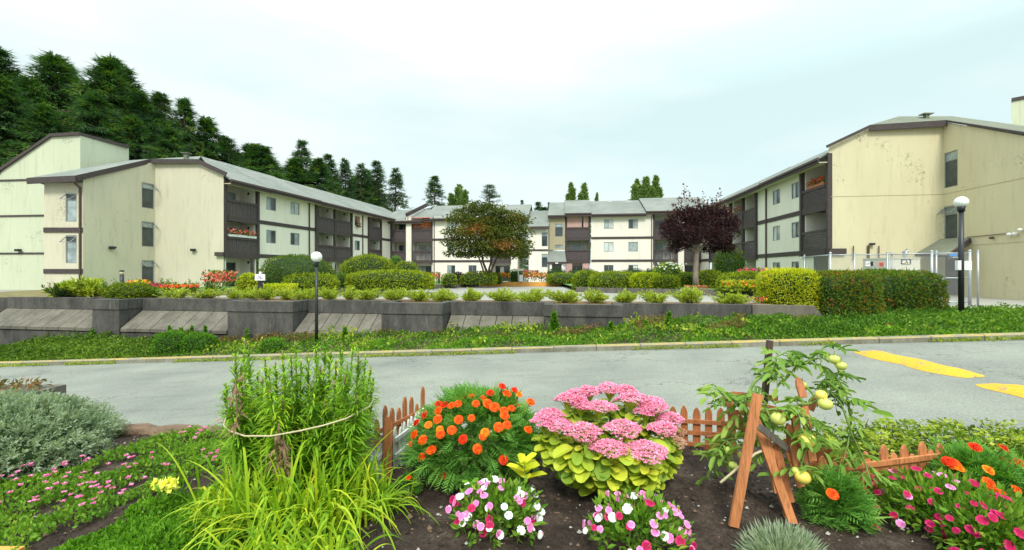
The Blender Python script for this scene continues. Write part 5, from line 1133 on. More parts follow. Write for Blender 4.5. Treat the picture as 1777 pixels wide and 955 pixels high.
q.build('print_lines', M['black'], FS)
M['blue'] = solid('blue_tarp', (.03, .25, .7), .5, .1, 3); Y = 18.3
q = QM(); q.box((1648 - CX) / F * Y, (1661 - CX) / F * Y, Y, Y + .03, (HY - 445) / F * Y, (HY - 440) / F * Y); q.build('sign', M['blue'], label='small blue plate at the fence top beside the right lamp post', cat='sign', group='notices on the chain link fence')
# ------------------------------------------------------------------ ground cover on the verge
def vnoise(x, y, k, seed):
    r = np.random.default_rng(seed); o = 0
    for i in range(5): w = r.normal(size=2) * k * (1 + .7 * i); o = o + np.sin(x * w[0] + y * w[1] + r.uniform(0, 6.28)) / (1 + .5 * i)
    return o / 2
def verge_cover(name, x0, x1, t0, t1, n, leaf, hmax, fol, seed, label=None, dens=None, tmean=.5, kind='stuff', up=.5, group=None):
    r = np.random.default_rng(seed); x = r.uniform(x0, x1, n); t = r.uniform(t0, t1, n)
    if dens is not None:
        k = vnoise(x, t * 2, dens[0], seed) > dens[1]; x, t = x[k], t[k]
    y0 = 10.2 - .13 * x + .15; y1 = np.where(x < 9.3, 12.5 - .14 * x - .1, 12.5 - .14 * 9.3 + 1.8 + (x - 9.3) * .1)
    y = y0 + (y1 - y0) * t; z = np.array([verge_z(a, b) for a, b in zip(x, t)])
    h = hmax * (.45 + .4 * vnoise(x, y, 2.2, seed + 1)).clip(.12, 1) * np.clip(t * 6, .25, 1); z = z + h * r.uniform(.3, 1, len(x))
    q = QM(); leaves(q, np.stack([x, y, z], 1), r.normal(0, .55, (len(x), 3)) + (0, -.15, up), leaf, leaf * .7, np.clip(r.normal(tmean, .2, len(x)) + .15 * vnoise(x, y, 1.3, seed + 2), 0, 1), 0, r)
    return q.build(name, M['fol_' + fol], kind=kind)
verge_cover('ivy', -16, 17, .02, 1.0, 36000, .070, .18, 'ivy', 1, tmean=.45); verge_cover('ivy', 6, 19, .05, 1.0, 22000, .070, .28, 'ivy', 12, tmean=.35)
M['fol_rust'] = foliage('foliage_rust', [(.0, (.08, .09, .03)), (.5, (.19, .14, .06)), (1, (.33, .17, .10))], nscale=2)
verge_cover('heather_ground_cover', -9, 9, .35, 1.0, 17000, .055, .30, 'rust', 2, dens=(.8, -.2), up=.9); verge_cover('clover', -4, 15, .0, .4, 11000, .06, .14, 'bright', 3, dens=(1.0, -.2), tmean=.7)
verge_cover('ground_juniper', -17, -9.6, .0, 1.0, 17000, .075, .62, 'mid', 4, up=.4, tmean=.5); verge_cover('verge_weeds', -9, 8, .1, 1.0, 4200, .085, .34, 'heather', 5, dens=(1.6, .2), up=1.1, tmean=.6)
r = np.random.default_rng(77); n = 5200; x = r.uniform(-15, 15, n); k = vnoise(x, x * 0, 1.6, 4) > -.1; x = x[k]; n = len(x); y = curbY(x) - r.gamma(1.2, .035, n)
q = QM(); leaves(q, np.stack([x, y, np.array([road_z(v) for v in x]) + r.uniform(0, .05, n)], 1), r.normal(0, .6, (n, 3)) + (0, -.3, .8), .06, .02, r.uniform(.2, 1, n), 0, r); q.build('kerb_weeds', M['fol_heather'], kind='stuff')
# creepers climbing the wall face
for i, (px, yt, w) in enumerate(((961, 541, 24), (1160, 542, 17), (1010, 566, 12), (1060, 560, 16), (1215, 563, 20), (1120, 556, 12), (163, 572, 5), (296, 566, 6), (316, 569, 4), (335, 566, 6), (358, 566, 4), (430, 572, 8), (600, 570, 16), (1075, 563, 8))):
    r = np.random.default_rng(i + 90); Y = WL.y(WL.px(px, FD + .12), FD + .12) - .05; x = (px - CX) / F * Y; zt_ = (HY - yt) / F * Y; z0 = road_z(x) + .2; W_ = w / F * Y / 2
    o = empty('ivy_creeper', (x, Y, z0), 'ivy creeper climbing the dark wall' + [' below the middle of the orange board', ' left of the purple tree', ' between the two tall creepers', ' below the second last vertical bay end', ' near the red flowers, low and broad', ' small, beside the tall right creeper', ' at the first vertical bay', ' leftmost below the second slab panel', ' thin strand below the second slab panel', ' above the pair of round shrubs', ' thin strand right of the round shrubs', ' behind the lilies', ' right of the globe lamp', ' thin, at the right vertical bay'][i], 'climbing plant', 'creepers on the retaining wall')
    q = QM(); n = int(60 + w * (zt_ - z0) * 60); u = r.uniform(0, 1, n); p_ = np.stack([x + r.normal(0, .5, n) * W_ * (1.05 - u * .95), Y - r.uniform(0, .06, n), z0 + (zt_ - z0) * u], 1)
    leaves(q, p_, r.normal(0, .5, (n, 3)) + (0, -.4, .1), .065, .055, r.uniform(.1, .9, n), 0, r); q.build('leaves', M['fol_bright'], o)
    q = QM(); q.tube([(x, Y + .02, z0), (x + .03, Y + .02, (z0 + zt_) / 2), (x, Y + .02, zt_)], [.01, .008, .004], 4); q.build('stem', M['bark'], o)

# ------------------------------------------------------------------ the garden bed in the foreground
SZ = -1.2
def edge_y(x): return 3.06 - .05 * x
def soil_z(x, y):
    e = edge_y(x); b_ = .018 * vnoise(np.asarray(x) * 1.0, np.asarray(y) * 1.0, 7, 5) + .022 * vnoise(np.asarray(x) * 1., np.asarray(y) * 1., 2.2, 6)
    z = SZ + b_; d = np.maximum(0, np.asarray(y) - e); return z - np.minimum(d * 2.2, 1.4)
xs = np.linspace(-7, 7, 281); ys = np.concatenate([[-4, -2, 0], np.linspace(.6, 3.9, 111)])
X, Yy = np.meshgrid(xs, ys); Z = soil_z(X, Yy); Z = np.maximum(Z, np.vectorize(road_z)(X) - .05)
G = np.stack([X, Yy, Z], -1); q = QM(); q.quads(np.stack([G[:-1, :-1], G[:-1, 1:], G[1:, 1:], G[1:, :-1]], 2).reshape(-1, 4, 3))
def soilmat():
    m, nt, b = mat('garden_soil'); b.inputs['Roughness'].default_value = .97; b.inputs['Specular IOR Level'].default_value = .15
    n1 = noise(nt, 5, 6, .75); n2 = noise(nt, 55, 6, .8); r1 = rampnode(nt, [(.35, (.05, .037, .032)), (.52, (.095, .07, .057)), (.70, (.19, .145, .115))]); nt.links.new(n1.outputs[0], r1.inputs[0])
    r2 = rampnode(nt, [(.35, (.6, .6, .6)), (.68, (1.5, 1.45, 1.4))]); nt.links.new(n2.outputs[0], r2.inputs[0]); nt.links.new(mixc(nt, r1.outputs[0], r2.outputs[0], 1, 'MULTIPLY'), b.inputs['Base Color'])
    n3 = noise(nt, 22, 8, .8); bp = nt.nodes.new('ShaderNodeBump'); bp.inputs['Strength'].default_value = 1.0; bp.inputs['Distance'].default_value = .035; nt.links.new(n3.outputs[0], bp.inputs['Height']); nt.links.new(bp.outputs[0], b.inputs['Normal']); return m
M['gsoil'] = soilmat(); q.build('garden_soil', M['gsoil'], smooth=True, weld=True, kind='structure')
# crumbs, chips and grit on the soil
r = np.random.default_rng(8); q = QM(); n = 9000; x = r.uniform(-2.9, 3.0, n); y = r.uniform(1.4, 3.05, n); z = soil_z(x, y); s_ = r.gamma(2.0, .0019, n) + .0015
d = [unit(r.normal(size=(n, 3))) for _ in range(3)]
c = np.stack([x, y, z + s_ * .4], 1); v = [c + np.array(k) * s_[:, None] * r.uniform(.6, 1.3, (n, 3)) for k in ((1, 0, 0), (0, 1, 0), (-1, 0, 0), (0, -1, 0), (0, 0, .9))]
mi = r.choice([0, 0, 0, 0, 0, 0, 0, 0, 0, 1, 1, 1, 2], n)
for a, b_ in ((0, 1), (1, 2), (2, 3), (3, 0)): q.quads(np.stack([v[a], v[b_], v[4], v[4]], 1), .5, mi)
M['chip'] = solid('bark_chip', (.17, .11, .07), .9, .4, 20); M['grit'] = solid('pale_grit', (.42, .40, .36), .9, .2, 20)
q.build('soil_crumbs', [M['gsoil'], M['chip'], M['grit']], kind='stuff')

def petal_disc(n, rad, w, cup, m=0, layers=1, droop=0.0, r=rng):
    q = QM()
    for L in range(layers):
        k = n - L * 2; R_ = rad * (1 - .27 * L); a0 = r.uniform(0, 6)
        for i in range(max(4, k)):
            a = a0 + i * 6.2832 / max(4, k) + r.normal(0, .06); ca, sa = math.cos(a), math.sin(a); ww = w * R_ * (1 + r.normal(0, .08)); zz = R_ * (cup + .16 * L) + L * rad * .14
            b0 = np.array((0, 0, L * rad * .16)); m1 = np.array((ca * R_ * .62, sa * R_ * .62, zz * .8)); sd_ = np.array((-sa, ca, 0)) * ww
            e = np.array((ca * R_ * .96, sa * R_ * .96, zz - droop * R_ + r.normal(0, .05) * R_))
            tt = float(np.clip(.55 + r.normal(0, .22), 0, 1)); q.quads([b0 - sd_ * .12, m1 - sd_ * .5, m1 + sd_ * .5, b0 + sd_ * .12], tt * .45, m); q.quads([m1 - sd_ * .5, e - sd_ * .36, e + sd_ * .36, m1 + sd_ * .5], tt, m)
    return q
def petals(name, stops, trans=.25):
    m = foliage(name, stops, trans, .55, 30, .3, .15); return m
M['p_orange'] = petals('marigold_orange', [(.0, (.48, .035, .004)), (.5, (.80, .085, .006)), (1, (.90, .19, .012))]); M['p_red'] = petals('marigold_red', [(.0, (.35, .012, .004)), (.5, (.66, .03, .006)), (1, (.80, .075, .01))]); M['p_amber'] = petals('marigold_amber', [(.0, (.65, .10, .006)), (.5, (.85, .19, .01)), (1, (.93, .36, .02))])
M['p_pink'] = petals('vinca_pink', [(.0, (.72, .12, .36)), (.5, (.82, .24, .52)), (1, (.88, .42, .66))]); M['p_white'] = petals('vinca_white', [(.0, (.8, .8, .8)), (1, (.9, .9, .9))]); M['p_magenta'] = petals('vinca_magenta', [(.0, (.25, .004, .035)), (.5, (.48, .012, .09)), (1, (.66, .05, .20))]); M['p_sedum'] = petals('sedum_pink', [(.0, (.62, .18, .26)), (.4, (.84, .27, .48)), (1, (.95, .52, .72))]); M['p_tan'] = petals('sedum_fading', [(.0, (.45, .30, .16)), (1, (.70, .42, .38))])
M['p_yellow'] = petals('snapdragon_yellow', [(.0, (.85, .75, .08)), (1, (.9, .85, .25))])
M['stemg'] = solid('green_stem', (.16, .26, .05), .6, .2, 10)
def marigold_head(mk, seed): return petal_disc(13, .0255, .50, .0, layers=5, droop=.12, r=np.random.default_rng(seed)).mesh('flower', [M[mk]])
MH = {k: [marigold_head(k, s_) for s_ in (1, 2)] for k in ('p_orange', 'p_red', 'p_amber')}
def feathery(q, pos, axis, size, r, tint):
    """pinnate marigold leaves: a midrib with paired narrow leaflets"""
    pos = np.asarray(pos); axis = unit(np.asarray(axis)); n = len(pos); sd_ = unit(np.cross(axis, unit(r.normal(size=(n, 3)) * .4 + (0, 0, 1)))); nn = np.cross(sd_, axis)
    sz = size * r.uniform(.7, 1.3, n)
    for k in range(6):
        f = .22 + .13 * k
        for sg in (-1, 1):
            p_ = pos + axis * (sz * f)[:, None] - nn * (sz * .25 * f * f)[:, None]; a_ = axis * .62 + sd_ * sg * .8 - nn * .1; l_ = sz * (.42 - .045 * abs(k - 2)); leaves(q, p_, a_, l_, l_ * .24, np.clip(tint + r.normal(0, .06, n), 0, 1), 0, r, fold=.05, side=nn)
    leaves(q, pos, axis, sz * 1.15, sz * .10, tint, 0, r, fold=-.05, side=nn)
def mound(r, n, c, rad, z0=None, inner=.72, lower=-.35, lump=.12):
    d = unit(r.normal(size=(n * 2, 3))); d = d[d[:, 2] > lower][:n]; b_ = 1 + lump * bumps(d * 2, 3, int(abs(c[0]) * 100) + 3)
    return np.asarray(c) + d * np.asarray(rad) * (b_ * r.uniform(inner, 1.0, len(d)))[:, None], d
def marigold(label, px0, px1, ytop, ybase, Y, flowers, seed, n=1500, size=.11, extra_stems=True, fol='mari'):
    r = np.random.default_rng(seed); a = (px1 - px0) / 2 / F * Y; xc = ((px0 + px1) / 2 - CX) / F * Y; z1 = (HY - ytop) / F * Y; z0 = (HY - ybase) / F * Y; h = z1 - z0
    a -= size * .75; h -= size * .6; root = empty('marigold_plant', (xc, Y, SZ), label, 'marigold', 'marigolds in the garden bed'); c = (xc, Y, z0 + h * .46 + size * .1); rad = (a, min(a, .28), h * .54)
    q = QM(); pos, d = mound(r, n, c, rad); pos[:, 2] = np.maximum(pos[:, 2], soil_z(pos[:, 0], pos[:, 1]) + .02)
    feathery(q, pos, d * .7 + r.normal(0, .4, pos.shape) + (0, 0, .25), size * .85, r, np.clip(r.normal(.5, .2, len(pos)), 0, 1)); q.build('foliage', M['fol_mari'], root)
    q = QM()
    for i in range(26): e = pos[r.integers(len(pos))]; q.tube([(xc + r.normal(0, .03), Y + r.normal(0, .03), SZ - .02), ((xc + e[0]) / 2, (Y + e[1]) / 2, (SZ + e[2]) / 2 + .05), e], [.006, .005, .003], 5)
    heads = []
    for i, (px, py, s_, mk) in enumerate(flowers):
        Xn = (px - CX) / F; # place on the front of the mound
        u = np.clip((px - (px0 + px1) / 2) / ((px1 - px0) / 2), -1.05, 1.05); v = np.clip(((HY - py) / F * Y - c[2]) / rad[2], -1, 1.05); dd = math.sqrt(max(0, 1 - min(1, u * u + v * v))); yy = Y - rad[1] * dd * 1.05 - .055
        p_ = P(px, py, yy); nrm = np.array((u * .6, -.55 - .4 * dd, .75 + .2 * v)); nrm /= np.linalg.norm(nrm)
        rot = Vector(nrm + r.normal(0, .14, 3)).to_track_quat('Z', 'Y').to_euler(); inst('flower', MH[mk][i % 2], root, p_, rot, s_ * yy / Y)
        q.tube([p_ - nrm * .09 - np.array((0, 0, .05)), p_ - nrm * .03, p_], [.003, .003, .006], 5)
        heads.append(p_)
    for i in range(10):                       # buds
        e, dr = pos[r.integers(len(pos))], None
        if e[2] > c[2]: q.ell(e + (0, 0, .03), (.008, .008, .011), 6, 5); q.tube([e, e + (0, 0, .03)], .002, 4)
    q.build('stems', M['stemg'], root, smooth=True); return root
M['fol_mari'] = foliage('foliage_marigold', [(.0, (.05, .16, .035)), (.5, (.11, .32, .06)), (1, (.24, .48, .12))], nscale=5, nvar=.2)
O, Rr, A_ = 'p_orange', 'p_red', 'p_amber'
fl1 = [(872, 670, 1.0, Rr), (893, 676, .85, Rr), (851, 681, 1.05, Rr), (880, 682, 1.15, O), (901, 684, .9, A_), (838, 690, .9, O), (817, 687, .9, O), (800, 690, .8, O), (783, 703, 1.0, O), (770, 702, 1.1, Rr), (760, 712, 1.1, O), (795, 700, 1.0, O), (826, 700, 1.0, O), (847, 700, 1.3, O), (858, 706, 1.3, O), (875, 712, 1.1, O), (888, 708, .95, O), (896, 702, .9, Rr), (921, 697, 1.1, O), (759, 727, 1.2, O), (743, 737, 1.0, A_), (763, 745, .95, A_), (764, 753, 1.15, O), (784, 746, 1.2, O), (796, 728, 1.15, O), (818, 725, .95, O), (876, 721, 1.2, O), (865, 741, 1.25, O), (880, 737, 1.1, O), (917, 745, 1.1, O), (842, 750, 1.15, A_), (838, 757, 1.0, O), (803, 762, 1.2, Rr), (829, 779, 1.25, O), (874, 798, 1.2, Rr), (771, 825, 1.05, O), (748, 780, 1.3, O), (731, 793, 1.1, O), (718, 754, 1.15, O), (733, 763, 1.2, O), (722, 733, 1.0, Rr), (736, 720, 1.05, Rr), (760, 700, .9, Rr), (712, 770, .8, O)]
marigold('large marigold bush covered in orange flowers beside the white picket fence', 706, 945, 676, 842, 2.5, fl1, 1, n=1700)
marigold('young marigold plant with one orange flower at the foot of the wooden support', 1396, 1506, 826, 928, 2.0, [(1445, 857, 1.1, O)], 2, n=380, size=.11)
fl3 = [(1655, 805, 1.3, O), (1645, 800, 1.1, Rr), (1665, 812, 1.0, A_), (1693, 775, 1.1, Rr), (1742, 777, 1.0, Rr), (1742, 800, 1.2, O), (1768, 803, 1.3, O), (1716, 815, 1.1, A_), (1717, 838, 1.25, O), (1737, 858, 1.5, O), (1727, 853, 1.2, O), (1775, 812, 1.2, O), (1681, 858, .6, O), (1604, 858, .9, A_), (1765, 850, 1.0, O)]
marigold('marigold bush with flat orange flowers at the right edge behind the dark pink flowers', 1625, 1800, 785, 900, 2.15, fl3, 3, n=1100)
marigold('tiny marigold seedling with one orange flower right of the lilies', 690, 728, 830, 852, 2.32, [(708, 829, .75, O)], 4, n=60, size=.08)

# ---- sedum
def oval_leaf(q, p, a, nrm, L, W_, t, cup=.18):
    a = unit(a); s_ = unit(np.cross(a, nrm)); nn = np.cross(s_, a); k = 6; us = np.linspace(0, 1, k + 1); w = W_ * .5 * np.maximum(0, 1 - np.abs((us - .56) / .60) ** 2.6) ** .5; w[0] = W_ * .07; w[-1] = W_ * (.22 if W_ > L * .6 else .05)
    cen = p + a * (us * L)[:, None] - nn * ((us ** 2) * L * .18)[:, None]
    for sg in (-1, 1):
        e = cen + s_ * (w * sg)[:, None] + nn * (w * cup * 2)[:, None]; qd = np.stack([cen[:-1], cen[1:], e[1:], e[:-1]], 1); q.quads(qd, t)
M['fol_sedum'] = foliage('foliage_sedum', [(.0, (.12, .27, .05)), (.5, (.29, .44, .045)), (1, (.52, .62, .07))], nscale=4, nvar=.22, rough=.45, trans=.25)
def sedum():
    r = np.random.default_rng(5); Y = 2.32; xc = (1052 - CX) / F * Y; root = empty('sedum_plant', (xc, Y, SZ), 'large sedum with flat pink flower heads and round lime leaves, centre of the bed', 'sedum')
    heads = [(955, 718, 34, 0), (944, 728, 30, -.03), (967, 735, 34, -.06), (985, 690, 30, .06), (1000, 684, 30, .1), (1022, 678, 28, .12), (1058, 673, 30, .12), (1085, 677, 30, .12), (1098, 690, 40, .05), (1040, 705, 42, 0), (1130, 697, 32, .08), (1135, 703, 34, .02), (1162, 725, 32, .0), (1150, 742, 34, -.1), (1012, 746, 44, -.14), (1082, 741, 42, -.14), (1060, 775, 46, -.22), (1121, 780, 50, -.24), (1168, 765, 30, 0), (1172, 748, 24, .08), (1008, 700, 26, .05), (1120, 712, 24, 0), (1020, 760, 26, -.12)]
    q = QM(); st = QM()
    for i, (px, py, w, dy) in enumerate(heads):
        yy = Y + dy; c = P(px, py, yy); rad = w / F * yy * .76; tan_ = i in (18, 19, 22); hq = QM(); n = 240 if rad > .1 else 190
        ga = np.arange(n) * 2.39996; rr = np.sqrt((np.arange(n) + .5) / n) * rad; rr *= 1 + .08 * np.sin(ga * 3)
        z = .020 - (rr / rad) ** 2 * .036 + r.normal(0, .004, n); pos = np.stack([np.cos(ga) * rr, np.sin(ga) * rr * .85, z], 1)
        tilt = Matrix.Rotation(R(-4 + r.uniform(-8, 8) - 30 * dy), 3, 'X'); T_ = np.array(tilt); pos = pos @ T_.T + c
        for j in range(5):
            aa = j * 1.2566 + r.uniform(0, 1); leaves(hq, pos, np.stack([np.full(n, math.cos(aa)), np.full(n, math.sin(aa)), np.full(n, .55)], 1) + r.normal(0, .2, (n, 3)), .0125, .0085, np.clip(r.normal(.5, .25, n), 0, 1), 0, r)
        # green pedicels underneath
        k = 26; idx = r.integers(0, n, k)
        for j in idx: hq.tube([c - np.array((0, 0, .075)), pos[j] * .6 + (c - np.array((0, 0, .03))) * .4, pos[j]], [.0035, .0022, .0015], 4, m=1)
        hq.build('flower_head', [M['p_tan' if tan_ else 'p_sedum'], M['fol_sedum']], root)
        b0 = np.array((xc + (c[0] - xc) * .25 + r.normal(0, .02), Y + (yy - Y) * .4, SZ - .01)); b1 = c - np.array((0, 0, .07)); mid = (b0 + b1) / 2 + np.array(((c[0] - xc) * .22, dy * .3, 0)); ts = np.linspace(0, 1, 9)[:, None]; path = b0 * (1 - ts) ** 2 + 2 * mid * ts * (1 - ts) + b1 * ts ** 2
        st.tube(path, np.linspace(.009, .005, 9), 6)
        for k in range(13):
            t = .22 + .06 * k; p_ = b0 * (1 - t) ** 2 + 2 * mid * t * (1 - t) + b1 * t * t
            for sg in (0, 1, 2): 
                aa = k * 1.57 + sg * 2.09 + r.normal(0, .2); out = np.array((math.cos(aa), math.sin(aa), r.uniform(-.25, .45))); L = (.095 - .045 * max(0, t - .45)) * r.uniform(.8, 1.15); oval_leaf(q, p_, out, np.array((0, 0, 1.)) + r.normal(0, .25, 3), L, L * .68, float(np.clip(r.normal(.5, .22), 0, 1)))
    # skirt of large outer leaves
    for i in range(150):
        aa = r.uniform(0, 6.28); el = r.uniform(-.9, .12); d = np.array((math.cos(aa) * math.cos(el), math.sin(aa) * math.cos(el), math.sin(el))); p_ = np.array((xc, Y, SZ + .30)) + d * (.30, .22, .24) * r.uniform(.8, 1.0)
        L = r.uniform(.075, .115); oval_leaf(q, p_, d * (1, 1, .4) + r.normal(0, .25, 3) + (0, 0, -.15), np.array((0, -.45, 1.)) + r.normal(0, .35, 3), L, L * .70, float(np.clip(r.normal(.55, .22), 0, 1)))
    q.build('foliage', M['fol_sedum'], root, smooth=False); st.build('stems', M['stemg'], root, smooth=True)
sedum()

# ---- vinca bedding
VH = {k: [petal_disc(5, .0185, 1.05, .06, droop=.05, r=np.random.default_rng(s_)).mesh('flower', [M[k]]) for s_ in (1, 2)] for k in ('p_pink', 'p_white', 'p_magenta')}
M['fol_vinca'] = foliage('foliage_vinca', [(.0, (.04, .12, .015)), (.5, (.11, .27, .03)), (1, (.25, .42, .06))], nscale=6, nvar=.15)
def vinca(label, px0, px1, ytop, Y, mix, nf, seed, zb=None, n=900, fs=1.0, group='pink and white bedding plants', leaf=.045, xs=(), gap=False):
    r = np.random.default_rng(seed); a = (px1 - px0) / 2 / F * Y; xc = ((px0 + px1) / 2 - CX) / F * Y; h = (HY - ytop) / F * Y - SZ; root = empty('bedding_plant', (xc, Y, SZ), label, 'bedding plant', group)
    c = (xc, Y, SZ + h * .35); rad = (a * .92, a * .75, h * .62); q = QM(); pos, d = mound(r, n, c, rad, inner=.35); pos[:, 2] = np.maximum(pos[:, 2], soil_z(pos[:, 0], pos[:, 1]) + .01)
    L = leaf
    leaves(q, pos, d * .8 + r.normal(0, .4, pos.shape) + (0, 0, .4), L, L * .42, np.clip(r.normal(.5, .22, len(pos)), 0, 1), 0, r, fold=.08); q.build('foliage', M['fol_vinca'], root)
    st = QM(); k = 0; fp, fd_ = mound(r, nf, c, np.array(rad) * 1.06, inner=.9, lower=-.2, lump=.2)
    for i in range(len(fp)):
        nn_ = unit(fd_[i] * .6 + np.array((0, -.5, .6)) + r.normal(0, .25, 3)); mk = mix[r.integers(len(mix))]; inst('flower', VH[mk][i % 2], root, fp[i], Vector(nn_).to_track_quat('Z', 'Y').to_euler(), fs * r.uniform(.7, 1.15))
        st.tube([fp[i] - nn_ * .05 - np.array((0, 0, .03)), fp[i] - nn_ * .01], .0018, 4)
    for i in range(16): e = pos[r.integers(len(pos))]; st.tube([(xc + r.normal(0, .03), Y + r.normal(0, .03), SZ), (np.array((xc, Y, SZ)) + e) / 2 + (0, 0, .03), e], [.004, .003, .002], 4)
    st.build('stems', M['stemg'], root); return root
vinca('pink and white flowered bedding plant in front of the marigold bush', 783, 945, 838, 1.93, ['p_pink', 'p_white', 'p_pink', 'p_white', 'p_magenta'], 88, 1, leaf=.042)
vinca('pink and white flowered bedding plant in front of the sedum', 1015, 1200, 862, 1.80, ['p_pink', 'p_pink', 'p_white', 'p_pink', 'p_magenta'], 84, 2, leaf=.042)
vinca('dense bed of dark magenta flowers in the right corner', 1530, 1790, 832, 1.95, ['p_magenta', 'p_magenta', 'p_magenta', 'p_pink'], 98, 3, n=2600, leaf=.042, group='dark pink bedding plants')
vinca('dark magenta flowers trailing along the right edge behind', 1640, 1800, 868, 1.72, ['p_magenta'], 40, 4, n=1200, leaf=.042, group='dark pink bedding plants')
inst_flower = empty('bedding_plant', P(1520, 930, 1.9), 'single dark pink flower on its own stem left of the magenta bed', 'bedding plant', 'dark pink bedding plants'); inst('flower', VH['p_magenta'][0], inst_flower, P(1520, 920, 1.9), (R(60), 0, 0), 1.3)
q = QM(); q.tube([P(1520, 921, 1.9), P(1528, 950, 1.9)], .002, 4); q.build('stem', M['stemg'], inst_flower)
# broad leaved seedlings
def seedling(label, px, ybase, ytop, Y, n, seed, fol='bright', L0=.10):
    r = np.random.default_rng(seed); b0 = P(px, ybase, Y); t0 = P(px + r.uniform(-4, 4), ytop, Y); root = empty('seedling', b0, label, 'seedling', 'broad leaved seedlings'); q = QM(); st = QM(); st.tube([b0, (b0 + t0) / 2 + r.normal(0, .005, 3), t0], [.005, .004, .002], 5)
    for i in range(n):
        t = .25 + .75 * i / n; aa = i * 2.4; L = L0 * (1.1 - .5 * t); a_ = np.array((math.cos(aa), math.sin(aa), .35 + .5 * t)); oval_leaf(q, b0 + (t0 - b0) * t, a_, np.array((0, 0, 1.)) + r.normal(0, .15, 3), L, L * .48, float(r.uniform(.5, 1)))
    q.build('leaves', M['fol_' + fol], root); st.build('stem', M['stemg'], root)
seedling('pale green broad leaved seedling between the marigold bush and the sedum', 910, 845, 800, 2.1, 9, 1, 'lime', .12); seedling('small broad leaved seedling in front of the marigold bush', 819, 856, 838, 2.0, 6, 2, 'bright', .07)

# ---- tall lilies
M['fol_lily'] = foliage('foliage_lily', [(.0, (.09, .24, .015)), (.5, (.21, .44, .03)), (.85, (.36, .55, .04)), (1, (.50, .60, .05))], nscale=3.0, nvar=.25); M['fol_strap'] = foliage('foliage_strap', [(.0, (.10, .26, .015)), (.5, (.24, .44, .025)), (1, (.50, .60, .045))], nscale=3.5, nvar=.25)
M['stalktip'] = solid('brown_stalk', (.24, .15, .08), .8, .3, 20)
def straps(q, p, az, el, L, W_, droop, t, nseg=6, fold=.2):
    """arching strap leaves, vectorised; p (n,3)"""
    n = len(p); hd = np.stack([np.cos(az), np.sin(az), np.zeros(n)], 1); sd_ = np.stack([-np.sin(az), np.cos(az), np.zeros(n)], 1); us = np.linspace(0, 1, nseg + 1)
    pts = [p + hd * (L * u * np.cos(el) * (1 - .1 * u))[:, None] + np.array((0, 0, 1.)) * (L * (np.sin(el) * u - droop * u * u))[:, None] for u in us]; ws = [W_ * (math.sin(math.pi * min(.97, .22 + .76 * u)) ** .8) for u in us]
    for i in range(nseg):
        a0, a1 = pts[i], pts[i + 1]; w0, w1 = (ws[i] / 2)[:, None], (ws[i + 1] / 2)[:, None] if i < nseg - 1 else (ws[i + 1] * 0 + .0006)[:, None]
        q.quads(np.stack([a0 - sd_ * w0, a1 - sd_ * w1, a1 + sd_ * w1, a0 + sd_ * w0], 1), t)
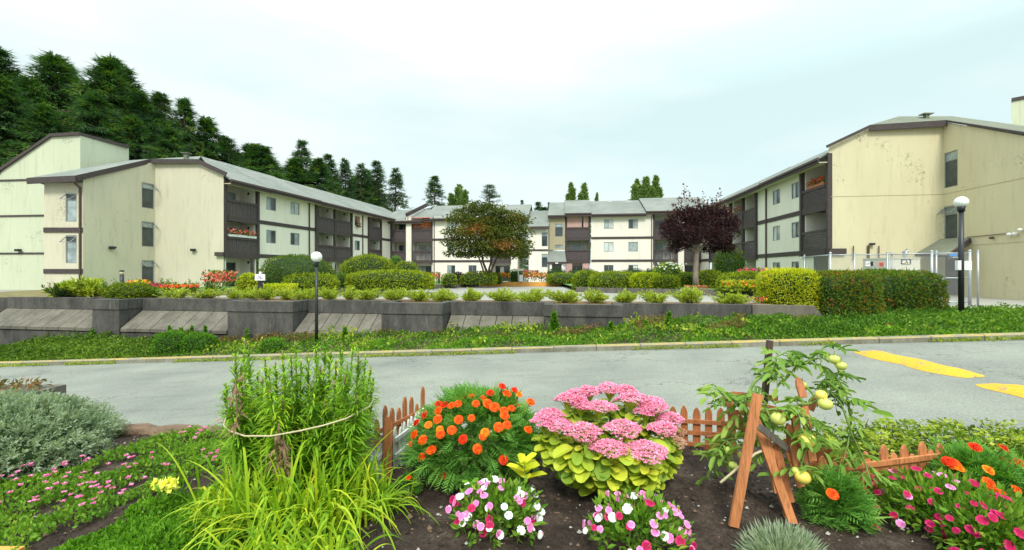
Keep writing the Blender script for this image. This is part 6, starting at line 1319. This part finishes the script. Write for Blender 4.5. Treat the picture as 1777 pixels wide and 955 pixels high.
def lilies():
    r = np.random.default_rng(9); Y = 2.25; xc = (520 - CX) / F * Y; root = empty('lily_clump', (xc, Y, SZ), 'tall clump of green leafy lily stalks tied round with string, left of the white fence', 'lily clump'); q = QM(); st = QM()
    tops = [(392, 668), (408, 618), (425, 592), (432, 604), (447, 650), (460, 622), (468, 640), (478, 632), (490, 612), (505, 622), (512, 596), (522, 630), (535, 618), (548, 600), (556, 640), (565, 590), (574, 612), (583, 625), (592, 600), (603, 634), (613, 598), (622, 612), (634, 622), (643, 640), (648, 660), (500, 660), (470, 680), (540, 668), (580, 665), (440, 700), (400, 700), (620, 690), (530, 700), (485, 720), (600, 720), (645, 700), (510, 740), (418, 640), (455, 660), (598, 655), (630, 655), (490, 690), (563, 700)]
    for i, (px, py) in enumerate(tops):
        yy = Y + r.uniform(-.30, .25); tip = P(px, py, yy); b0 = np.array((xc + (tip[0] - xc) * .62 + r.normal(0, .02), yy * .6 + Y * .4, SZ - .01)); m1 = (b0 + tip) / 2 + np.array(((tip[0] - xc) * .14, 0, 0)); ts = np.linspace(0, 1, 10)[:, None]; path = b0 * (1 - ts) ** 2 + 2 * m1 * ts * (1 - ts) + tip * ts ** 2
        st.tube(path, np.linspace(.0065, .003, 10), 5, m=0); brown = i % 4 == 1
        st.tube(path[-2:] if brown else path[-1:] + np.array([[0, 0, -.03], [0, 0, .012]]), [.0045, .0035], 5, m=1)
        n = 230; t = np.where(r.random(n) < .35, r.uniform(.15, .6, n), r.uniform(.5, .99, n)); p_ = b0 * ((1 - t) ** 2)[:, None] + m1 * (2 * t * (1 - t))[:, None] + tip * (t ** 2)[:, None]
        az = r.uniform(0, 6.28, n); L = .185 * (1 - .90 * np.clip(t - .35, 0, 1)) * r.uniform(.75, 1.2, n); straps(q, p_, az, r.uniform(.35, 1.25, n), L * np.where(t > .5, .82, 1), L * .05 + .003, r.uniform(.3, .8, n), np.clip(r.normal(.42, .2, n) + .15 * (i % 3 - 1), 0, 1), 4)
    q.build('leaves', M['fol_lily'], root); st.build('stalks', [M['stemg'], M['stalktip']], root, smooth=True)
    for px, y0, y1 in ((488, 745, 830), (482, 752, 800), (495, 758, 815), (412, 660, 740)):     # dead stalks
        d_ = QM(); d_.tube([P(px, y1, Y - .32), P(px - 3, y0, Y - .33)], [.004, .003], 5); n = 26; t = r.uniform(0, 1, n); leaves(d_, P(px, y1, Y - .32) + (P(px - 3, y0, Y - .33) - P(px, y1, Y - .32)) * t[:, None], r.normal(0, .5, (n, 3)) + (0, 0, -.7), .07, .012, .5, 0, r); d_.build('dead_stalk', M['stalktip'], root)
    s_ = QM(); ks = [P(x, y, Y + dy) for x, y, dy in ((650, 690, .10), (641, 706, -.12), (600, 727, -.30), (560, 739, -.37), (520, 748, -.40), (470, 757, -.40), (425, 757, -.36), (398, 748, -.22), (388, 738, 0), (395, 715, .2))]
    s_.tube(ks, .0038, 6); s_.build('string', M['twine'], root, smooth=True)
M['twine'] = solid('jute_twine', (.55, .47, .28), .9, .15, 30)
lilies()
def strap_clump():
    r = np.random.default_rng(12); q = QM(); Y = 2.0; root = empty('daylily_clump', ((525 - CX) / F * Y, Y, SZ), 'mass of arching yellow green strap leaves at the foot of the tall lilies', 'daylily clump')
    for cx, cy, k, Lm in ((395, 1.98, 120, .44), (440, 1.90, 140, .50), (490, 1.86, 150, .52), (540, 1.9, 150, .52), (590, 1.98, 150, .48), (630, 2.05, 130, .44), (460, 2.15, 110, .38), (560, 2.15, 120, .38), (655, 2.1, 70, .28), (500, 1.62, 90, .34), (430, 1.62, 90, .34), (570, 1.66, 80, .34)):
        x = (cx - CX) / F * cy; p_ = np.stack([x + r.normal(0, .055, k), cy + r.normal(0, .05, k), np.full(k, SZ)], 1); straps(q, p_, r.uniform(0, 6.28, k), r.uniform(.85, 1.5, k), 1.12 * Lm * r.uniform(.6, 1.25, k) * np.where(r.random(k) < .22, 1.45, 1), r.uniform(.008, .014, k), r.uniform(.35, 1.15, k), np.clip(r.normal(.45, .25, k), 0, 1), 9)
    q.build('leaves', M['fol_strap'], root)
strap_clump()

# ---- left hand plants
def cover(name, label, x0, x1, y0, y1, poly, n, leaf, hmax, fol, seed, flowers=None, kind='stuff', w=.6):
    r = np.random.default_rng(seed); x = r.uniform(x0, x1, n); y = r.uniform(y0, y1, n); k = poly(x, y); x, y = x[k], y[k]
    h = hmax * (.55 + .35 * vnoise(x, y, 4, seed)).clip(.1, 1); z = soil_z(x, y) + h * r.uniform(.25, 1, len(x)); q = QM()
    leaves(q, np.stack([x, y, z], 1), r.normal(0, .5, (len(x), 3)) + (0, -.2, .75), leaf, leaf * w, np.clip(r.normal(.5, .2, len(x)) + .12 * vnoise(x, y, 6, seed + 1), 0, 1), 0, r, fold=.1)
    mats = [M['fol_' + fol]]
    if flowers:
        m_, mk = flowers; xx = r.uniform(x0, x1, m_ * 3); yy = r.uniform(y0, y1, m_ * 3); k = poly(xx, yy) & (vnoise(xx, yy, 3, seed + 4) > -.35); xx, yy = xx[k][:m_], yy[k][:m_]; zz = soil_z(xx, yy) + hmax * r.uniform(.75, 1.15, len(xx)); mats += [M['p_pink']]
        for j in range(9): a_ = j * .698; leaves(q, np.stack([xx, yy, zz], 1), np.stack([np.full(len(xx), math.cos(a_)), np.full(len(xx), math.sin(a_)), np.full(len(xx), .5)], 1) + r.normal(0, .15, (len(xx), 3)), .014, .010, r.uniform(0, 1, len(xx)), 1, r)
    return q.build(name, mats, kind=kind)
pb = lambda y: np.interp(y, [1.6, 1.86, 2.14, 2.43, 3.05], [-2.02, -1.99, -1.93, -1.70, -1.28])
cover('green_ground_cover', '', -2.0, -1.0, 1.45, 2.32, lambda x, y: (x > pb(y) + .09 + .03 * np.sin(y * 17)) & (y < 2.12 + .16 * np.clip((x + 1.9) / .3, 0, 1)), 20000, .024, .12, 'bright', 1)
cover('pink_flowering_ground_cover', '', -3.3, -1.25, 1.65, 3.05, lambda x, y: (x > -3.1 + (y - 1.7) * 1.0 + .10 * np.sin(y * 8) - .5) & (x < pb(y) - .03 + .04 * np.sin(y * 13)) & (vnoise(x, y, 5, 3) > -.72), 25000, .024, .10, 'vinca', 2, (190, 'p'))
def santolina():
    r = np.random.default_rng(13); root = empty('santolina_bush', (-3.1, 2.75, SZ), 'large silvery grey green santolina mound at the left edge of the garden', 'santolina'); q = QM()
    c = np.array((-3.38, 2.66, SZ + .04)); rad = np.array((.70, .55, .31)); pos, d = mound(r, 3600, c, rad, inner=.82, lower=-.15, lump=.10); m_ = len(pos)
    # each tip is a little plume of short narrow leaves
    for k in range(11):
        u = k / 11; p_ = pos + d * (.055 * u) + r.normal(0, .004, (m_, 3)); aa = r.uniform(0, 6.28, m_); sv = r.normal(size=(m_, 3)); a_ = unit(np.cross(d, sv)) * .8 + d * .7
        leaves(q, p_, a_ + (0, 0, .2), .026, .008, np.clip(r.normal(.52, .2, m_) - .25 * (bumps(d * 3, 3, 8) > .25) * (d[:, 2] > .4), 0, 1), 0, r, fold=.05)
    q.build('foliage', M['fol_silver'], root); q = QM(); q.ell(c, rad * .9, 24, 14, t=.2); q.build('shade_core', M['fol_dark'], root, smooth=True)  # dark ellipsoid paints the shade inside the mound
santolina()
M['log'] = solid('weathered_log', (.20, .13, .085), .95, .45, 6, 1.0, 40, vscale=(.6, 4, 4))
def log(label, p0, p1, r0):
    r = np.random.default_rng(int(p0[0] * -100)); q = QM(); k = 14; t = np.linspace(0, 1, k)[:, None]; pts = np.array(p0) * (1 - t) + np.array(p1) * t; q.tube(pts + r.normal(0, .006, (k, 3)), r0 * (1 + r.normal(0, .05, k)), 12); q.build('log_edging', M['log'], label=label, cat='log', smooth=True, group='logs edging the garden')
log('weathered brown log edging the bed above the road, left of the lilies', (-2.85, 3.10, SZ + .02), (-1.95, 3.02, SZ + .02), .055); log('second weathered log continuing behind the pink ground cover', (-1.92, 3.03, SZ + .01), (-1.1, 3.0, SZ + .0), .05)
q = QM(); q.box(-6.2, -3.92, 3.35, 3.7, -2.6, -1.0); o = q.build('concrete_planter', M['slab'], label='corner of a low mossy concrete planter at the left edge', cat='planter')
r = np.random.default_rng(4); q = QM(); n = 260; leaves(q, np.stack([r.uniform(-5.2, -3.97, n), r.uniform(3.4, 3.65, n), -1.0 + r.uniform(0, .06, n)], 1), r.normal(0, .5, (n, 3)) + (.3, 0, .2), .06, .02, r.uniform(0, 1, n), 0, r); q.build('trailing_heather', M['fol_rust'], label='trailing reddish green plant on the low planter at the left edge', cat='plant')
q = QM(); q.box(-2.6, -2.06, 1.55, 1.78, SZ - .05, SZ + .035); 
q.build('edging_board', M['orangeboard'], label='yellow orange painted edging board in the bottom left corner', cat='edging board')
# yellow snapdragon
sn = empty('snapdragon', P(285, 862, 2.15), 'pale yellow snapdragon among the pink ground cover', 'snapdragon'); q = QM(); g = QM(); r = np.random.default_rng(6)
for px, py in ((298, 842), (292, 836), (303, 838), (296, 848), (280, 843), (273, 848), (285, 840), (300, 846), (270, 842)):
    c = P(px, py, 2.1 + r.uniform(-.03, .03)); n = 12; leaves(q, np.repeat(c[None], n, 0) + r.normal(0, .006, (n, 3)), r.normal(0, .7, (n, 3)), .026, .022, r.uniform(0, 1, n), 0, r); g.tube([c, P(285, 870, 2.12)], .003, 4)
n = 70; leaves(g, np.stack([r.uniform(-1.80, -1.68, n), r.uniform(2.05, 2.2, n), SZ + r.uniform(.0, .12, n)], 1), r.normal(0, .5, (n, 3)) + (0, 0, .6), .05, .014, .6, 0, r)
q.build('blossoms', M['p_yellow'], sn); g.build('foliage', M['fol_bright'], sn)

# ---- picket fences
def woodmat(name, col, var=.32, rough=.7):
    m, nt, b = mat(name); b.inputs['Roughness'].default_value = rough; n = noise(nt, 12, 5, .65, vscale=(6, 6, .5)); n2 = noise(nt, 3, 4); r_ = rampnode(nt, [(.3, tuple(c * (1 - var * 1.4) for c in col)), (.5, col), (.75, tuple(min(1, c * (1 + var)) for c in col))]); nt.links.new(n.outputs[0], r_.inputs[0])
    r2 = rampnode(nt, [(.3, (.8, .8, .8)), (.7, (1.12, 1.12, 1.12))]); nt.links.new(n2.outputs[0], r2.inputs[0]); nt.links.new(mixc(nt, r_.outputs[0], r2.outputs[0], 1, 'MULTIPLY'), b.inputs['Base Color'])
    bp = nt.nodes.new('ShaderNodeBump'); bp.inputs['Strength'].default_value = .4; bp.inputs['Distance'].default_value = .004; nt.links.new(n.outputs[0], bp.inputs['Height']); nt.links.new(bp.outputs[0], b.inputs['Normal']); return m
M['redwood'] = woodmat('stained_red_wood', (.42, .145, .05)); M['redwood2'] = woodmat('faded_red_wood', (.56, .21, .075)); M['oldwhite'] = woodmat('chipped_white_paint', (.68, .68, .63), .15); M['greywood'] = woodmat('grey_weathered_wood', (.16, .14, .115), .3); M['darkwood'] = woodmat('dark_stake_wood', (.09, .055, .04), .3)
def picket(q, base, top, w, th, side, point=.045, m=0):
    """one board with a pointed top"""
    base = np.asarray(base, float); top = np.asarray(top, float); a = unit(top - base); s_ = unit(np.asarray(side, float) - a * np.dot(side, a)); nn = np.cross(a, s_); sh = top - a * point
    prof = [(base, -w / 2), (base, w / 2), (sh, w / 2), (sh + a * point * .55, w * .36), (top, w * .08), (top, -w * .08), (sh + a * point * .55, -w * .36), (sh, -w / 2)]
    f = [p_ + s_ * k - nn * th / 2 for p_, k in prof]; b_ = [p_ + s_ * k + nn * th / 2 for p_, k in prof]; q.add(f, m); q.add(b_[::-1], m)
    for i in range(8): j = (i + 1) % 8; q.add([f[i], f[j], b_[j], b_[i]], m)
def picket_fence(label, p0, p1, n, h, mt, rails, w=.038, zb=None, hvar=.01, seed=1, group='low picket fences', railmat=None, alt=None):
    r = np.random.default_rng(seed); p0 = np.asarray(p0, float); p1 = np.asarray(p1, float); u = unit(p1 - p0); nn = np.array((u[1], -u[0], 0)); 
    if nn[1] > 0: nn = -nn
    root = empty('picket_fence', (p0 + p1) / 2, label, 'picket fence', group)
    for i in range(n):
        t = (i + .5) / n; b_ = p0 + (p1 - p0) * t; hh = h * (alt[i % len(alt)] if alt else 1) + r.normal(0, hvar); q = QM(); picket(q, b_ - (0, 0, .04), b_ + np.array((r.normal(0, .004), 0, hh)), w * r.uniform(.92, 1.08), .012, u); q.build('picket', M[mt], root)
    for z in rails:
        q = QM(); q.bar(p0 + (0, 0, z) + nn * .015, p1 + (0, 0, z) + nn * .015, .014, .026); q.build('rail', M[railmat or mt], root)
    return root
G_ = lambda px, Y: np.array(((px - CX) / F * Y, Y, SZ))
picket_fence('white picket fence, nearest low section right of the lilies', G_(640, 2.34), G_(668, 2.50), 5, .19, 'oldwhite', (.05, .13), w=.020, hvar=.004, seed=1)
picket_fence('row of white pickets with gaps, running back behind the marigold bush', G_(682, 2.56), G_(737, 2.98), 8, .235, 'oldwhite', (.07, .17), w=.03, hvar=.006, seed=2)
picket_fence('reddish brown picket fence with pointed tops behind the white pickets', G_(650, 2.60), G_(738, 3.06), 8, .33, 'redwood', (.10, .2), w=.036, hvar=.012, seed=3, alt=(.75, 1.05, 1.0))
picket_fence('reddish brown picket fence between the sedum and the tomato plant', G_(1158, 2.86), G_(1282, 2.78), 6, .285, 'redwood', (.04, .115, .19), w=.044, hvar=.008, seed=4)
picket_fence('reddish brown picket fence to the right of the tomato plant, with close boards', G_(1420, 2.12), G_(1640, 2.30), 13, .27, 'redwood2', (.20,), w=.048, hvar=.01, seed=5, alt=(1.0, .82, 1.08, .86))
picket_fence('reddish brown picket fence half hidden by the magenta flowers', G_(1385, 2.35), G_(1450, 2.25), 4, .25, 'redwood', (.14,), w=.042, seed=6)
# a thick brown post in the white fence
q = QM(); picket(q, G_(671, 2.44) - (0, 0, .05), G_(673, 2.44) + (0, 0, .355), .05, .03, (1, .5, 0)); q.build('fence_post', M['redwood'], label='thick reddish brown post standing between the white fence sections', cat='fence post')

# ---- wooden plant support with tomato plant
SU = empty('plant_support', G_(1325, 2.1), 'leaning red brown frame made of old picket fence panels holding up the tomato plant', 'plant support'); 
def board(px0, py0, Y0, px1, py1, Y1, w, th, mt, name='board', pt=.0, side=(1, 0, 0)):
    q = QM(); a, b_ = P(px0, py0, Y0), P(px1, py1, Y1)
    if pt: picket(q, b_, a, w, th, side, pt)
    else: q.bar(b_, a, w, th, up=(0, -1, .2))
    return q.build(name, M[mt], SU)
board(1315, 684, 2.0, 1273, 914, 1.955, .044, .014, 'redwood2', 'leg'); board(1311, 728, 2.08, 1377, 912, 1.98, .040, .014, 'redwood2', 'leg')
for (a, b_, c, d, m_) in ((1345, 770, 1372, 872, 'redwood'), (1362, 762, 1390, 845, 'redwood2'), (1376, 708, 1400, 832, 'redwood'), (1394, 697, 1410, 800, 'redwood2'), (1367, 735, 1384, 812, 'redwood'), (1355, 800, 1368, 905, 'redwood'), (1331, 760, 1350, 855, 'redwood2'), (1384, 655, 1394, 690, 'redwood')):
    board(a, b_, 2.06, c, d, 2.02, .036, .012, m_, 'picket', .035)
for (a, b_, Y0, c, d, Y1, m_) in ((1262, 681, 2.35, 1275, 740, 2.3, 'redwood'), (1282, 720, 2.3, 1300, 770, 2.28, 'redwood'), (1415, 690, 2.3, 1405, 712, 2.3, 'redwood2'), (1395, 715, 2.3, 1408, 740, 2.3, 'redwood')):
    board(a, b_, Y0, c, d, Y1, .040, .012, m_, 'picket', .03)
for (a, b_, Y0, c, d, Y1) in ((1262, 716, 2.38, 1372, 718, 2.2), (1270, 684, 2.4, 1350, 692, 2.3), (1252, 735, 2.4, 1310, 748, 2.3), (1228, 762, 2.45, 1300, 754, 2.3), (1222, 776, 2.48, 1262, 774, 2.4), (1290, 700, 2.35, 1355, 712, 2.25)):
    board(a, b_, Y0, c, d, Y1, .030, .013, 'redwood', 'rail')
board(1336, 591, 2.32, 1326, 700, 2.30, .026, .026, 'darkwood', 'stake'); board(1318, 741, 1.98, 1402, 806, 2.1, .032, .014, 'greywood', 'brace')
q = QM(); q.tube([P(1250, 838, 2.0), P(1310, 788, 2.05), P(1378, 758, 2.1)], .006, 6); q.build('cane', M['twine'], SU, smooth=True)
TM = empty('tomato_plant', G_(1300, 2.25), 'sprawling tomato plant with pale yellow green tomatoes hanging on the wooden frame', 'tomato plant'); r = np.random.default_rng(15); st = QM(); q = QM()
vines = [[(1227, 832, 2.3), (1240, 790, 2.3), (1262, 762, 2.25), (1300, 760, 2.2)], [(1240, 830, 2.3), (1250, 770, 2.28), (1285, 730, 2.2), (1330, 712, 2.1), (1375, 705, 2.05), (1410, 700, 2.05), (1440, 680, 2.1), (1465, 650, 2.15)], [(1300, 770, 2.2), (1290, 700, 2.2), (1310, 660, 2.2), (1350, 640, 2.2), (1400, 628, 2.2), (1440, 640, 2.15), (1468, 680, 2.1), (1478, 730, 2.1), (1470, 780, 2.05)], [(1290, 700, 2.2), (1262, 690, 2.2), (1245, 676, 2.2), (1240, 668, 2.2)], [(1350, 640, 2.2), (1345, 620, 2.2), (1370, 608, 2.2)], [(1400, 628, 2.2), (1420, 612, 2.2), (1432, 600, 2.2)], [(1375, 705, 2.05), (1400, 730, 2.0), (1408, 760, 2.0), (1392, 800, 2.0), (1388, 825, 1.98)], [(1230, 800, 2.3), (1222, 790, 2.3), (1215, 800, 2.3)], [(1440, 680, 2.1), (1460, 700, 2.08), (1480, 760, 2.05), (1500, 800, 2.05), (1512, 838, 2.0)], [(1330, 712, 2.1), (1345, 740, 2.05), (1330, 790, 2.1)]]
def bez(pts, k=18):
    pts = np.array(pts); t = np.linspace(0, len(pts) - 1, k); i = np.clip(t.astype(int), 0, len(pts) - 2); f = (t - i)[:, None]; p = pts[i] * (1 - f) + pts[i + 1] * f
    for _ in range(2): p[1:-1] = (p[:-2] + 2 * p[1:-1] + p[2:]) / 4
    return p
for vi, v in enumerate(vines):
    pth = bez([P(*a) for a in v], 6 * len(v)); st.tube(pth, np.linspace(.0085 if vi in (0, 1, 2) else .005, .0035, len(pth)), 6)
    for j in range(1, len(pth) - 0):
        if vi in (0, 7) and j < 10 and r.random() < .6: continue
        if r.random() < (.6 if pth[j][0] < 1.15 else .42): continue
        for _ in range(1):
            p_ = pth[j]; aa = r.uniform(0, 6.28); el = r.uniform(-.5, .6); ax_ = np.array((math.cos(aa) * math.cos(el), math.sin(aa) * math.cos(el) * .8, math.sin(el))); L = r.uniform(.07, .13); rib = np.array([p_ + ax_ * L * u + np.array((0, 0, -.55 * L * u * u)) for u in np.linspace(0, 1, 5)]); st.tube(rib, [.0028, .0024, .002, .0016, .001], 4)
            tt = float(np.clip(r.normal(.5, .22), 0, 1)); sdv = unit(np.cross(ax_, (0, 0, 1.)))
            for k in (1, 2, 3, 4):
                for sg in ((-1, 1) if k < 4 else (0,)):
                    a2 = ax_ * (.55 if sg else 1) + sdv * sg * .85 + np.array((0, 0, -.35)) + r.normal(0, .15, 3); l2 = L * (.50 if k < 4 else .62) * r.uniform(.8, 1.15); oval_leaf(q, rib[k], a2, np.array((0, 0, 1.)) + r.normal(0, .3, 3), l2, l2 * .34, tt, cup=.4)
M['fol_tomato'] = foliage('foliage_tomato', [(.0, (.07, .17, .03)), (.5, (.17, .34, .07)), (1, (.34, .50, .15))], nscale=6, nvar=.15)
q.build('leaves', M['fol_tomato'], TM); st.build('vines', M['vine'] if 'vine' in M else M['stemg'], TM, smooth=True)
M['tomato'] = solid('unripe_tomato', (.80, .66, .12), .3, .15, 12, spec=.5); M['tomato_g'] = solid('green_tomato', (.58, .62, .14), .3, .15, 12, spec=.5)
for px, py, rp, Y, mt in ((1350, 727, 11.5, 2.03, 'tomato_g'), (1363, 720, 6, 2.05, 'tomato_g'), (1400, 764, 13.5, 1.97, 'tomato'), (1393, 828, 12, 1.96, 'tomato'), (1381, 817, 6.5, 1.98, 'tomato_g'), (1432, 701, 11, 2.0, 'tomato_g'), (1425, 686, 9, 2.02, 'tomato'), (1448, 624, 8.5, 2.1, 'tomato_g'), (1460, 635, 8, 2.08, 'tomato_g'), (1265, 782, 7, 2.2, 'tomato_g'), (1272, 808, 7, 2.15, 'tomato_g'), (1288, 791, 8, 2.2, 'tomato_g'), (1392, 668, 7, 2.15, 'tomato_g')):
    c = P(px, py, Y); rr = rp / F * Y; q = QM(); q.ell(c, (rr * 1.04, rr * 1.04, rr * .93), 18, 12); o = q.build('tomato', M[mt], TM, smooth=True, weld=True)
    g = QM(); n = 5; leaves(g, np.repeat((c + (0, 0, rr * .9))[None], n, 0), np.stack([np.cos(np.arange(n) * 1.257), np.sin(np.arange(n) * 1.257), np.full(n, -.1)], 1), rr * .9, rr * .25, .4, 0, r); g.tube([c + (0, 0, rr * .9), c + (0, 0, rr * 1.7)], .002, 4); g.build('calyx', M['fol_tomato'], o)
# grey green tufted plant at the bottom edge
def lavender():
    r = np.random.default_rng(17); Y = 1.72; xc = (1362 - CX) / F * Y; root = empty('lavender_tuft', (xc, Y, SZ), 'small grey green needle leaved tuft at the bottom edge, below the wooden frame', 'lavender'); q = QM(); n = 1900; d = unit(r.normal(size=(n, 3)) * (1, .8, .6) + (0, 0, .45)); d[:, 2] = abs(d[:, 2]); p_ = np.array((xc, Y, SZ)) + d * (.165, .14, .135) * r.uniform(.25, 1, (n, 1))
    leaves(q, p_, d + r.normal(0, .2, (n, 3)) + (0, 0, .3), .042, .006, np.clip(r.normal(.6, .2, n), 0, 1), 0, r, fold=.05); q.build('foliage', M['fol_silver'], root)
lavender()
# loose green shrubs behind the right hand fence, on the bank above the road
for i, (a, b_, yt, Y, lab) in enumerate(((1395, 1500, 742, 2.75, 'loose pale green rose shoots behind the fence, beside the tomato plant'), (1490, 1600, 728, 2.85, 'loose pale green rose shoots behind the middle of the right fence'), (1590, 1700, 736, 2.9, 'loose pale green rose shoots behind the right fence, nearest the marigolds'), (1680, 1800, 732, 2.9, 'loose pale green rose shoots at the right edge above the marigolds'))):
    r = np.random.default_rng(70 + i); xc = ((a + b_) / 2 - CX) / F * Y; hw = (b_ - a) / 2 / F * Y; root = empty('rose_bush', (xc, Y, SZ), lab, 'rose bush', 'rose bushes behind the right fence'); q = QM(); st = QM(); fq = QM()
    for k in range(13):
        b0 = np.array((xc + r.uniform(-hw, hw), Y + r.uniform(-.2, .15), SZ)); top = b0 + np.array((r.normal(0, .07), r.normal(0, .05), ((HY - yt) / F * Y - SZ) * r.uniform(.45, 1.0))); st.tube([b0, (b0 + top) / 2 + r.normal(0, .015, 3), top], [.005, .004, .002], 5)
        for t in np.linspace(.2, 1, 9):
            p_ = b0 + (top - b0) * t; aa = r.uniform(0, 6.28); ax_ = np.array((math.cos(aa), math.sin(aa), .25)); sv = unit(np.cross(ax_, (0, 0, 1.))); L = r.uniform(.06, .10)
            ps = np.array([p_ + ax_ * L * u for u in (.35, .35, .7, .7, 1)]); av = np.array([ax_ * .6 + sv * s2 for s2 in (1, -1, .8, -.8, 0)]) + r.normal(0, .12, (5, 3)); leaves(q, ps, av, L * .42, L * .22, float(np.clip(r.normal(.5, .3), 0, 1)), 0, r, fold=.1)
    q.build('leaves', M['fol_rose'] if 'fol_rose' in M else M['fol_heather'], root); st.build('stems', M['bark'], root)
    n = 650; q = QM(); x = r.uniform(xc - hw, xc + hw, n); y = r.uniform(Y - .45, Y + .2, n); leaves(q, np.stack([x, y, soil_z(x, y) + r.uniform(0, .12, n)], 1), r.normal(0, .5, (n, 3)) + (0, 0, .5), .034, .016, r.uniform(0, 1, n), 0, r); q.build('low_foliage', M['fol_mid'], root)
